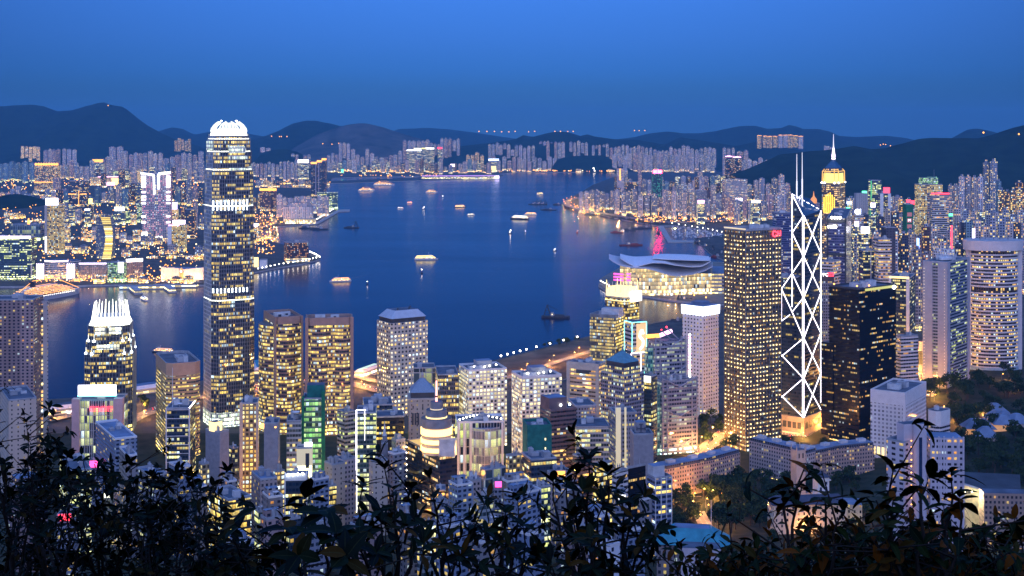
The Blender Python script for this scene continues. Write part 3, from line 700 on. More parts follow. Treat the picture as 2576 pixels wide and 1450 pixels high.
# ================================================================ the tallest tower with the glowing crown
def tallest():
    d = 1742.; k = d / F; rot = R(-14)
    cx, cyy = gx(573, d + 30), d + 36
    root = thing('skyscraper', 'tallest tower, tapering shaft of lit glass under a glowing white crown', 'skyscraper', (cx, cyy, 4))
    def foot(w, ch):
        P = rect((cx, cyy), w, w, R(27)); return chamfer(P, ch)
    W0 = 58.
    lev = [(4, gz(760, d), 1.0), (gz(760, d), gz(522, d), .985), (gz(522, d), gz(430, d), .955), (gz(430, d), gz(384, d), .90), (gz(384, d), gz(352, d), .85), (gz(352, d), gz(342, d), .79)]
    b = MB(); lb = MB(); fin = MB()
    zlast = None
    for z0, z1, s in lev:
        P = foot(W0 * s, 8.5 * s); n = len(P); u = 0
        for i in range(n):
            j = (i + 1) % n; w_ = math.dist(P[i], P[j])
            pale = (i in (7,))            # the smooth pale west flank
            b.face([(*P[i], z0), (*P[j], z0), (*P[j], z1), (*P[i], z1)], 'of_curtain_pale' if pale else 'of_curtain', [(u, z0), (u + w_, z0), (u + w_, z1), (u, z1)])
            u += w_
            # bright metal mullion blades
            nx, ny = (P[j][1] - P[i][1]) / w_, -(P[j][0] - P[i][0]) / w_
            m_ = max(2, int(w_ / 3.1))
            for q in range(m_ + 1):
                f = q / m_; x = P[i][0] + (P[j][0] - P[i][0]) * f; y = P[i][1] + (P[j][1] - P[i][1]) * f
                fin.tube((x + nx * .3, y + ny * .3, z0), (x + nx * .3, y + ny * .3, z1 + 2), .22 if not pale else .12, 'fin_grey', 4)
        b.face([(*p, z1) for p in P], 'roof_dark')
        # row of uplights along the setback
        if zlast: 
            for i in range(n):
                j = (i + 1) % n
                if i in (0, 1, 7, 6, 2): lb.tube((*P[i], z0 + 1.2), (*P[j], z0 + 1.2), .7, 'glow_white', 4)
        zlast = z1
    b.build('shaft', root); o = fin.build('mullion_fins', root); o['kind'] = 'stuff'; lb.build_each('setback_light', root)
    # mechanical floors: bright lamps in vertical slots
    mf = MB(); P = foot(W0 * .986, 8.5)
    for zv in (516, 530, 738):
        z = gz(zv, d)
        for i in (0, 1):
            j = (i + 1) % 8; w_ = math.dist(P[i], P[j])
            for q in range(int(w_ / 4.5)):
                if i == 0 and 3 < q < 9 and zv == 530: continue
                f = (q + .5) / int(w_ / 4.5); x = P[i][0] + (P[j][0] - P[i][0]) * f; y = P[i][1] + (P[j][1] - P[i][1]) * f
                mf.tube((x, y - .8, z), (x, y - .8, z + 5.5), .5, 'lamp_cool', 4)
    o = mf.build('plant_floor_lights', root); o['kind'] = 'stuff'
    # lantern crown: drum, then curving claws, floodlight put into their own glow
    zc = gz(343, d); P = foot(W0 * .755, 8); cr = MB(); cr.prism(P, zc, gz(327, d), 'glow_white', 'roof_pale', scale_poly(P, .92)); cr.build('crown_lantern', root)
    ze = gz(308, d)
    cl = MB()
    n = len(P)
    for i in range(n):
        j = (i + 1) % n; w_ = math.dist(P[i], P[j]); m_ = max(2, int(w_ / 4.6))
        for q in range(m_):
            f = q / m_; x = P[i][0] + (P[j][0] - P[i][0]) * f; y = P[i][1] + (P[j][1] - P[i][1]) * f
            px, py, pz = cx + (x - cx) * .96, cyy + (y - cyy) * .96, zc + 6
            hi = ze + 1.2 * math.cos(q * 1.9)
            for s in (.35, .65, .85, 1.0):
                kk = .96 - .06 * s - .36 * s ** 2.4
                qx, qy, qz = cx + (x - cx) * kk, cyy + (y - cyy) * kk, zc + 6 + (hi - zc - 6) * s
                cl.tube((px, py, pz), (qx, qy, qz), 1.0 if s < .5 else .65, 'claw_glow', 4)
                px, py, pz = qx, qy, qz
            if q % 4 == 0 and i % 2 == 0: cl.ball((px, py, pz + .8), .9, 'lamp_cool')
    cl.build('crown_claws', root)
    P = foot(W0 * .905, 8.5)
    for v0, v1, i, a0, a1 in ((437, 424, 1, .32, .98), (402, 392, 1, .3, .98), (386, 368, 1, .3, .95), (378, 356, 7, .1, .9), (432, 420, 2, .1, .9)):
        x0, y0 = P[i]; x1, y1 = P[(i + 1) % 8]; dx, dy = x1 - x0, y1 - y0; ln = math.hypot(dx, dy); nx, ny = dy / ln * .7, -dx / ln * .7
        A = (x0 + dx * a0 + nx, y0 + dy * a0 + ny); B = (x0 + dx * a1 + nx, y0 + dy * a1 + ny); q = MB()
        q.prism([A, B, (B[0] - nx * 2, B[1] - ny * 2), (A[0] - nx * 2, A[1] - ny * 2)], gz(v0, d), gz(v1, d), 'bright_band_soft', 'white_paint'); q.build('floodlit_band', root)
    # lit entrance halls at the foot
    pb = MB(); P2 = foot(W0 * 1.03, 9); pb.prism(P2, 3, gz(1040, d), 'bright_band_soft', 'roof_dark'); pb.build('entrance_hall', root)
tallest()
# ================================================================ its lower sister on the left
def sister():
    d = 1700.; root = None
    cx, cyy = gx(261, d), d + 30
    root = thing('skyscraper', 'shorter stepped tower with spiky glowing crown left of the tallest tower', 'skyscraper', (cx, cyy, 4))
    def foot(w, ch): return chamfer(rect((cx, cyy), w, w, R(10)), ch)
    L_ = [(4, gz(893, d), 60.), (gz(893, d), gz(862, d), 57.), (gz(862, d), gz(822, d), 52.)]
    b = MB(); fin = MB(); br = MB(); lp = MB()
    for z0, z1, w_ in L_:
        P = foot(w_, 8); b.prism(P, z0, z1, 'of_curtain', 'roof_dark')
        for i in range(8):
            j = (i + 1) % 8; ln = math.dist(P[i], P[j]); m_ = int(ln / 4) + 1
            nx, ny = (P[j][1] - P[i][1]) / ln, -(P[j][0] - P[i][0]) / ln
            for q in range(m_ + 1):
                f = q / m_; x, y = P[i][0] + (P[j][0] - P[i][0]) * f + nx * .3, P[i][1] + (P[j][1] - P[i][1]) * f + ny * .3
                fin.tube((x, y, z0), (x, y, z1 + 1.5), .25, 'fin_grey', 4)
            if i % 2 == 0 and z0 > 10:
                pass
        # corner beacons at each step
        if z0 > 10:
            for i in range(8): lp.ball((*P[i], z0 + 1), 1.9, 'lamp_cool'); lp.tube((*P[i], z0), (*P[i], z0 + 9), .5, 'glow_white', 4)
    b.build('shaft', root); o = fin.build('mullion_fins', root); o['kind'] = 'stuff'; lp.build_each('setback_light', root)
    P = foot(57.4, 8.2)
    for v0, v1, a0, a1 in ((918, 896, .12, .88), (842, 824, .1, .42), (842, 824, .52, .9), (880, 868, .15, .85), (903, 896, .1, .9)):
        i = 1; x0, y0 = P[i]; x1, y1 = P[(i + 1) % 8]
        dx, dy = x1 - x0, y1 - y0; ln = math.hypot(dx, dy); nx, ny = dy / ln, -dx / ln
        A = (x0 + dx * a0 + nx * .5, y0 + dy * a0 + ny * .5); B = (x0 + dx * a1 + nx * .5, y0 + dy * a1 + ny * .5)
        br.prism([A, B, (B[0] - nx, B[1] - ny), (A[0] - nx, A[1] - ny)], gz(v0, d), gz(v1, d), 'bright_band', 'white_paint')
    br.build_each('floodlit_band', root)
    z = gz(822, d); P = foot(51, 9); cr = MB(); cr.prism(P, z, gz(801, d), 'glow_white', 'roof_pale', scale_poly(P, .84)); cr.build('crown_lantern', root)
    sp = MB(); P = foot(43, 7)
    for i in range(8):
        j = (i + 1) % 8; ln = math.dist(P[i], P[j]); m_ = max(1, int(ln / 4.4))
        for q in range(m_):
            f = q / m_; x, y = P[i][0] + (P[j][0] - P[i][0]) * f, P[i][1] + (P[j][1] - P[i][1]) * f
            sp.tube((x, y, gz(803, d)), (cx + (x - cx) * .9, cyy + (y - cyy) * .9, gz(765 if q % 2 else 770, d)), .85, 'glow_white', 4, .4)
    sp.build_each('crown_spike', root)
facade('bright_band', (.5, .5, .45), (.2, .2, .2), 1, 4.2, 5.5, .8, .75, (1, 1, .6), (1, 1, .8), 2.2, .0)
sister()
# ================================================================ bank with white sign box on its roof
def signbank():
    t = tower('bank_tower', 'bank tower with blank white glowing sign box on its roof and red neon characters', 186, 190, 303, 1010, 1480, 'of_fins', 3, D=34, plant=2, cat='office tower')
    b = MB()
    for a0, a1 in ((-.07, .10), (.86, 1.06)): facebox(b, t, 'r', a0, a1, t.z0 - 5, t.z1 + 3, 'pylon_pinklit', 3, 9)
    b.build_each('side_pylon', t.root)
    fb = MB()
    for k in range(16): facebox(fb, t, 'r', .11 + k * .049, .118 + k * .049, t.z0, t.z1 + 1, 'white_paint', .9, .8)
    fb.build('vertical_fins', t.root)
    s = MB(); facebox(s, t, 'r', .06, .90, gz(998, 1480) + 1, gz(970, 1480), 'sign_white', 1, 3); facebox(s, t, 'r', .05, .91, gz(998, 1480), gz(998, 1480) + 1, 'sign_teal', 1.3, 3.5); s.build('sign_box', t.root)
    p = t.pt(.58, 0, gz(1030, 1480))
    text('恒生銀行', 'red_neon_lettering', t.root, (p[0], p[1] - 1.8, p[2]), 6.5, t.rot, 'sign_red')

signbank()
# far-left pair
t = tower('apartment_tower', 'pinkish tower cut by the left edge with columns of orange windows', -40, -38, 84, 757, 1500, 'res_rose', 4, D=40, seed=3, plant=2)
t = tower('apartment_tower', 'pale slab tower with a lit slot right of the pinkish tower at left edge', 50, 82, 121, 763, 1530, 'of_blank', 38, plant=2)
b = MB(); facebox(b, t, 'r', .52, .66, t.z0, t.z1 - 2, 'fl_bright', .5, 1); b.build('lit_slot', t.root)
b = MB(); facebox(b, t, 'l', .1, .95, t.z0, t.z1 - 8, 'res_rose', .5, 1); b.build('window_bays', t.root)
# tan tower with its dark neighbour
t = tower('office_tower', 'tan banded office tower with a notched parapet behind a dark glass tower', 390, 420, 506, 922, 1560, 'of_tan', 24, cham=7, plant=5, par=3)
b = MB(); P = scale_poly(t.P, 1.004); b.prism(P, gz(948, 1560), t.z1 + 3, 'tan_stone', None); b.build('blank_parapet', t.root)

t = tower('office_tower', 'narrow dark glass tower with white horizontal lines and a tall flagpole', 414, 417, 478, 1030, 1350, 'of_dark_blue', 4, D=34, plant=4)
b = MB()
for k in range(7): facebox(b, t, 'r', .04, .94, t.z1 - 1 - k * 9, t.z1 - .4 - k * 9, 'white_paint', .5, .6)
facebox(b, t, 'r', 0, .05, t.z0, t.z1 + 1, 'white_paint', .9, 1); facebox(b, t, 'r', .95, 1.0, t.z0, t.z1 + 1, 'white_paint', .9, 1); b.build_each('white_frame_post', t.root)
b = MB(); b.tube(t.pt(.2, .3, t.z1), t.pt(.2, .3, gz(930, 1350)), .4, 'white_paint', 6, .2); b.build('flagpole', t.root); dish(t, .5, .3, t.z1, 3)
b = MB()
for k in range(6): b.ball(t.pt(.99, k * .18, t.z1 + 1.5), .7, 'lamp_white')
b.build_each('edge_lamp', t.root)
emis('band_bluewhite', (.75, .82, 1.0), 2.6)
# ================================================================ twin bronze towers with rounded bays
def bronze(u0, c, u1, vt, d, label, th, bays, D=None, ch=0):
    t = tower('office_tower', label, u0, c, u1, vt, d, 'of_exchange', th, plant=0, cat='office tower', par=4, parm='bronze_stone', D=D, cham=ch)
    b = MB(); B2 = MB()
    for face, a0, a1 in bays:
        n = 8; P = []
        p0 = t.pt(a0, 0) if face == 'r' else t.pt(0, a0); p1 = t.pt(a1, 0) if face == 'r' else t.pt(0, a1)
        nn = (-t.l[0], -t.l[1]) if face == 'r' else (-t.r[0], -t.r[1])
        w_ = math.dist(p0, p1)
        for k in range(n + 1):
            f = k / n; x, y = p0[0] + (p1[0] - p0[0]) * f, p0[1] + (p1[1] - p0[1]) * f; h = math.sin(math.pi * f) ** .7 * w_ * .26
            P.append((x + nn[0] * h, y + nn[1] * h))
        P += [(p1[0] - nn[0] * 2, p1[1] - nn[1] * 2), (p0[0] - nn[0] * 2, p0[1] - nn[1] * 2)]
        if face == 'l': P.reverse()
        b.prism(P, t.z0 - 4, t.z1 - 9, 'of_exchange', 'roof_dark')
    b.build_each('rounded_bay', t.root)
    for face, a0, a1 in (('r', -.02, .05), ('r', .95, 1.02), ('l', -.02, .08), ('l', .94, 1.02)): facebox(B2, t, face, a0, a1, t.z0, t.z1 + 4, 'bronze_stone', .7, 1.2)
    B2.build_each('corner_pier', t.root)
    k_ = MB(); k_.prism(scale_poly(t.P, 1.004), t.z1 - 6, t.z1 + 3.9, 'bronze_stone', None); k_.build('blank_parapet', t.root)
    for a, e, w_, h in ((.3, .4, 13, 6), (.62, .55, 11, 5), (.5, .25, 6, 3)):
        p = MB(); cc = t.pt(a, e); p.box(cc, w_, w_ * .6, t.z1 + .1, t.z1 + h, 'plant_white', 'roof_pale', t.rot); p.box(t.pt(a, e - .09), w_ * .3, w_ * .1, t.z1 + .1, t.z1 + h * .7, 'dark_steel', 'dark_steel', t.rot); p.build('roof_plant', t.root)
    return t
mat('bronze_stone', (.34, .23, .19), .6, var=.12)
bronze(665, 692, 761, 806, 1705, 'left one of the twin bronze banded towers with rounded bays', 22, [('r', .12, .82), ('l', .15, .9)], None, 4)
bronze(764, 770, 887, 808, 1690, 'right and wider one of the twin bronze banded towers with rounded bays', 8, [('r', .10, .47), ('r', .62, .93)], 34, 5)
# ================================================================ tower of round windows
mat('roof_silver', (.42, .50, .60), .5, var=.08)
def porthole():
    d = 1800; t = tower('office_tower', 'pale tower of round porthole windows with a hipped white roof', 946, 983, 1078, 815, d, 'of_round', 33, plant=0, cham=2.5, cat='office tower', par=.5)
    b = MB(); P = scale_poly(t.P, .9); b.prism(P, t.z1, t.z1 + 6, 'dark_steel', None)
    b.prism(scale_poly(t.P, .95), t.z1 + 6, t.z1 + 16, 'roof_silver', 'roof_dark', scale_poly(t.P, .6)); b.build('hipped_roof', t.root)
    p = MB()
    for a, e in ((.3, .3), (.75, .6), (.6, .3)): p.box(t.pt(a, e), 1.5, 1.5, t.z1 + 16, t.z1 + 19, 'dark_steel')
    p.build_each('roof_vent', t.root)
porthole()
# ================================================================ white gridded pair
for u0, c, u1, vt, d, th, lab in ((1155, 1179, 1275, 936, 1620, 17, 'left white gridded office with lit square windows and a cluttered roof'), (1287, 1313, 1413, 953, 1520, 18, 'right white gridded office with lit square windows rising above a green-netted block')):
    t = tower('office_tower', lab, u0, c, u1, vt, d, 'of_white_grid', th, plant=5, cat='office tower', par=2.5, parm='white_paint')
    b = MB(); b.box(t.pt(.5, .5), 20, 14, t.z1, t.z1 + 10, 'plant_grey', 'roof_blue', t.rot); b.box(t.pt(.25, .35), 16, 9, t.z1, t.z1 + 5, 'plant_white', 'roof_dark', t.rot); b.build('penthouse', t.root)
    l_ = MB()
    for a, e in ((.2, .2), (.45, .12), (.8, .3), (.6, .2)): l_.tube(t.pt(a, e, t.z1), t.pt(a, e, t.z1 + 4), .15, 'steel', 4); l_.ball(t.pt(a, e, t.z1 + 4.4), 1.1, 'lamp_white')
    l_.build_each('roof_lamp', t.root)
# cream banded hotel
t = tower('hotel', 'cream hotel with horizontal balcony bands and a lit curved crest', 1426, 1507, 1524, 920, 1640, 'of_band_cream', 62, plant=4, par=2)
b = MB(); facebox(b, t, 'l', 0, .1, t.z0, t.z1 + 2, 'stone', 1, 2); facebox(b, t, 'l', .9, 1, t.z0, t.z1 + 2, 'stone', 1, 2); facebox(b, t, 'l', .1, .9, t.z1 - 7, t.z1 + 2, 'stone', 1.2, 2); b.build('stone_frame', t.root)
b = MB(); facebox(b, t, 'l', .3, .7, t.z1 - 12, t.z1 - 7, 'dark_steel', 1.1, 1); b.build('crest_panel', t.root)
# ================================================================ tower with golden crown, and the amber office before it
def goldcrown():
    d = 1960; t = tower('office_tower', 'tower with golden glowing stepped crown and short spikes near the winged hall', 1518, 1574, 1612, 752, d, 'of_gold_glass', 46, plant=2, cat='office tower', cham=4)
    b = MB(); P = t.P; b.prism(scale_poly(P, 1.01), t.z1 - 5, t.z1 + 6, 'glow_warm', None, scale_poly(P, .93)); b.prism(scale_poly(P, .93), t.z1 + 6, t.z1 + 15, 'glow_warm', None, scale_poly(P, .8)); b.build('crown', t.root)
    s = MB()
    for p in scale_poly(P, .92): s.tube((*p, t.z1 + 5), (*p, t.z1 + 25), .9, 'glow_warm', 4, .25)
    for f in (.25, .5, .75):
        for p in (t.pt(f, .06), t.pt(.06, f), t.pt(f, .94), t.pt(.94, f)): s.tube((*p, t.z1 + 8), (*p, t.z1 + 21), .7, 'white_paint', 4, .2)
    s.build_each('crown_spike', t.root)
    g = MB(); facebox(g, t, 'r', .3, 1.0, t.z1 - 6, t.z1 + 9, 'sign_white', 2, 2.2); g.build('sign_panel', t.root)
    m_ = MB(); facebox(m_, t, 'l', .3, .9, t.z1 - 52, t.z1 - 18, 'plant_grey', 1, 1.4); m_.build('grey_panel', t.root)
goldcrown()
t = tower('office_tower', 'amber-lit gridded office with a pale rooftop box before the golden-crowned tower', 1484, 1548, 1571, 802, 1800, 'of_gold_glass', 64, plant=2, par=5, cat='office tower')
b = MB()
for k in range(24): facebox(b, t, 'l', k / 24, k / 24 + .012, t.z0, t.z1 + 5, 'steel', .8, .8)
b.build('vertical_fins', t.root)
b = MB(); b.box(t.pt(.5, .3), 16, 26, t.z1, t.z1 + 12, 'plant_white', 'roof_pale', t.rot); b.build('penthouse', t.root)
# ================================================================ neon-outlined stepped bank
def neonbank():
    d = 1660; lev = []
    t = tower('bank_tower', 'slim stepped bank tower outlined in white and teal neon with a glowing emblem panel', 1571, 1590, 1626, 812, d, 'of_band_white', 24, plant=0, par=.5, cat='office tower')
    w_ = MB(); zs = [gz(812, d), gz(888, d), gz(935, d)]
    w_.prism([t.pt(-.12, -.1), t.pt(1.18, -.1), t.pt(1.18, 1.1), t.pt(-.12, 1.1)], t.z0, zs[1], 'of_band_white', 'roof_dark')
    w_.prism([t.pt(-.3, -.3), t.pt(1.6, -.3), t.pt(1.6, 1.2), t.pt(-.3, 1.2)], t.z0, zs[2], 'of_band_white', 'roof_dark'); w_.build_each('lower_tier', t.root)
    n = MB()
    def ln(a, e, z0, z1, m): n.tube(t.pt(a, e, z0), t.pt(a, e, z1), .55, m, 4)
    for a in (0, 1): ln(a, -.02, zs[1], zs[0], 'sign_teal')
    n.tube(t.pt(0, -.02, zs[0]), t.pt(1, -.02, zs[0]), .55, 'sign_teal', 4); n.tube(t.pt(0, 1, zs[0]), t.pt(0, 0, zs[0]), .55, 'sign_teal', 4); ln(0, 1, zs[1], zs[0], 'sign_teal')
    for a, e in ((-.12, -.12), (.55, -.12), (1.18, -.12), (-.12, 1.1)): ln(a, e, zs[2], zs[1], 'neon_white')
    n.tube(t.pt(-.12, -.12, zs[1]), t.pt(1.18, -.12, zs[1]), .6, 'neon_white', 4)
    for a in (.7, 1.6): ln(a, -.32, zs[2] - 22, zs[2], 'sign_teal')
    n.tube(t.pt(.7, -.32, zs[2]), t.pt(1.6, -.32, zs[2]), .55, 'sign_teal', 4)
    n.build('neon_outline', t.root)
    e = MB(); facebox(e, t, 'r', .30, .97, zs[1] + 1, zs[0] - 2, 'emblem_amber', .6, 1); e.build('emblem_panel', t.root)
    # twisted ribbon emblem: two interlocking curls
    q = MB(); cz_ = (zs[0] + zs[1]) / 2 - 2; k = 5.2
    def rib(pts, m):
        for a_, b_ in zip(pts, pts[1:]): q.tube(t.pt(.635 + a_[0] * .05, -.05, cz_ + a_[1] * k), t.pt(.635 + b_[0] * .05, -.05, cz_ + b_[1] * k), 1.3, m, 5)
    rib([(2.6, 1.2), (1, 2.1), (-1.6, 1.6), (-2.6, .5), (0, -.1)], 'sign_white'); rib([(0, .1), (2.6, -.6), (1.8, -1.8), (-1, -2.3), (-2.4, -2.6)], 'sign_white'); rib([(-2.2, .7), (0, .0), (2.2, -.8)], 'sign_teal')
    q.build('ribbon_emblem', t.root)
emis('emblem_amber', (1.0, .62, .30), .9)
neonbank()
# ================================================================ bank of hung steel trusses
def trussbank():
    root = None; d = 1580
    t = tower('bank_building', 'grey bank of stacked glass bays hung from steel masts and trusses', 1651, 1664, 1755, 962, d, 'of_mesh', 20, plant=4, cat='office building')
    zt2 = gz(832, 1680)
    b = MB(); P2 = [t.pt(-.05, 1.02), t.pt(.85, 1.02), t.pt(.85, 2.2), t.pt(-.05, 2.2)]; b.prism(P2, t.z0, zt2, 'of_mesh', 'roof_dark'); b.build('rear_slab', t.root)
    s = MB()
    def frame(e, z0, z1, a0, a1, m):
        for a in (a0 + .03, a0 + .16, a1 - .16, a1 - .03): s.tube(t.pt(a, e, z0), t.pt(a, e, z1), .9, m, 6)
        z = z1 - 2; mid_ = (a0 + a1) / 2
        while z > z0 + 14:
            s.tube(t.pt(mid_, e, z - 10), t.pt(a0 + .03, e, z + 1), .75, m, 5); s.tube(t.pt(mid_, e, z - 10), t.pt(a1 - .03, e, z + 1), .75, m, 5)
            s.tube(t.pt(a0, e, z - 11), t.pt(a1, e, z - 11), .6, m, 5); z -= 36
        zz = z0 + 4
        while zz < z1: s.tube(t.pt(a0 + .03, e, zz), t.pt(a0 + .16, e, zz), .45, m, 4); s.tube(t.pt(a1 - .16, e, zz), t.pt(a1 - .03, e, zz), .45, m, 4); zz += 5
    frame(-.05, t.z0, t.z1 + 5, 0, 1, 'truss_grey'); frame(.98, t.z0 + 60, zt2 + 5, -.05, .85, 'truss_grey'); s.build('steel_masts', t.root)
    g = MB(); g.prism([t.pt(-.22, .1), t.pt(-.03, .1), t.pt(-.03, .8), t.pt(-.22, .8)], t.z0, t.z1 - 4, 'teal_glass', 'roof_dark'); g.prism([t.pt(-.2, 1.2), t.pt(-.06, 1.2), t.pt(-.06, 1.9), t.pt(-.2, 1.9)], t.z0, zt2 - 8, 'teal_glass', 'roof_dark'); g.build_each('stair_tower', t.root)
    n = MB(); p = [t.pt(a, 2.2) for a in (-.1, .25)]; n.tube((*p[0], zt2 + 4), (*p[1], zt2 + 4), 2.6, 'sign_orange', 6); n.tube((*p[1], zt2 + 4), (*t.pt(.6, 2.2), zt2 + 9), 2.4, 'sign_pink', 6); n.build('roof_sign', t.root)
    c_ = MB(); c_.tube(t.pt(.5, 1.6, zt2), t.pt(.2, 1.4, zt2 + 12), .8, 'truss_grey', 5); c_.tube(t.pt(.7, 1.6, zt2), t.pt(.4, 1.8, zt2 + 14), .8, 'truss_grey', 5); c_.ball(t.pt(.4, 1.8, zt2 + 15), 1.3, 'sign_red'); c_.ball(t.pt(.2, 1.4, zt2 + 13), 1.0, 'sign_red'); c_.build('roof_crane', t.root)
    l_ = MB()
    for k in range(16): l_.ball(t.pt(.93, 1.0, gz(852, d) - k * 3.4), 1.7, 'sign_pink' if k % 3 == 1 else 'sign_white')
    l_.build('strip_of_lights', t.root)
mat('truss_grey', (.36, .36, .42), .5, .2, var=.1)
facade('teal_glass', (.12, .28, .28), (.03, .14, .14), .5, 3, 5, .8, .7, (.3, .8, .6), (.8, 1, .7), .7, .5, .3)
trussbank()
# white hotel with a glowing band
t = tower('hotel', 'white hotel tower of small dark windows under a bright bluish-white roof band', 1717, 1769, 1808, 790, 1800, 'of_white_small', 44, plant=2, cat='hotel')
b = MB(); b.prism(scale_poly(t.P, 1.06), t.z1 - 3, t.z1 + 10, 'band_bluewhite', 'roof_blue', scale_poly(t.P, 1.08)); b.build('glowing_band', t.root)
b = MB(); b.box(t.pt(.55, .55), 18, 18, t.z1 + 10, t.z1 + 14, 'roof_blue', 'roof_blue', t.rot); b.build('penthouse', t.root)
# ================================================================ big square tower of point lights
def lighttower():
    d = 1600; t = tower('office_tower', 'large square tower covered in a grid of small point lights beside the braced tower', 1822, 1876, 1965, 582, d, 'of_lights', 31, plant=4, cat='office tower', par=3)
    f = MB()
    for face, n in (('l', 8), ('r', 12)):
        for k in range(n + 1): facebox(f, t, face, k / n - .004, k / n + .004, t.z0, t.z1 + 1, 'steel', .5, .7)
    z = t.z0 + 6
    while z < t.z1:
        for face in 'lr': facebox(f, t, face, 0, 1, z, z + .8, 'dark_steel', .4, .6)
        z += 10.4
    f.build('steel_grid', t.root)
    g = MB(); rr = random.Random(3)
    z = t.z0 + 12
    while z < t.z1 - 3:
        for face, n in (('l', 7), ('r', 11)):
            for k in range(n):
                if rr.random() < .30: continue
                a = (k + .5) / n; p = t.pt(a, -.004, z) if face == 'r' else t.pt(-.004, a, z)
                h = rr.uniform(.45, .95); g.box((p[0], p[1]), h * 1.5, h * 1.5, z, z + h * 1.7, 'lamp_point', rot=t.rot)
        z += 5.2
    o = g.build('facade_lights', t.root); o['kind'] = 'stuff'
    e = MB(); facebox(e, t, 'l', 0, 1, t.z1 + 1.5, t.z1 + 3, 'glow_soft', .7, .8); e.build('roof_edge_light', t.root)
    s = MB(); cx_, cy2, z = t.pt(.87, -.02, t.z1 - 5); n = 14
    for k in range(n):
        if k in (0, 13): continue
        a0, a1 = 2 * math.pi * k / n, 2 * math.pi * (k + 1) / n
        q = lambda a_: (cx_ + t.r[0] * (-4 + 3.2 * math.cos(a_)), cy2 + t.r[1] * (-4 + 3.2 * math.cos(a_)) - 1, z + 3.2 * math.sin(a_))
        s.tube(q(a0), q(a1), .9, 'sign_red', 5)
    for dx in (1.2, 5.2): s.tube((cx_ + t.r[0] * dx, cy2 + t.r[1] * dx - 1, z - 3), (cx_ + t.r[0] * dx, cy2 + t.r[1] * dx - 1, z + 3.4), .8, 'sign_red', 5)
    s.tube((cx_ + t.r[0] * 1.2, cy2 + t.r[1] * 1.2 - 1, z), (cx_ + t.r[0] * 5.2, cy2 + t.r[1] * 5.2 - 1, z), .8, 'sign_red', 5); s.build('red_roof_sign', t.root)
emis('lamp_point', (1.0, .76, .34), 3.0, False)
lighttower()
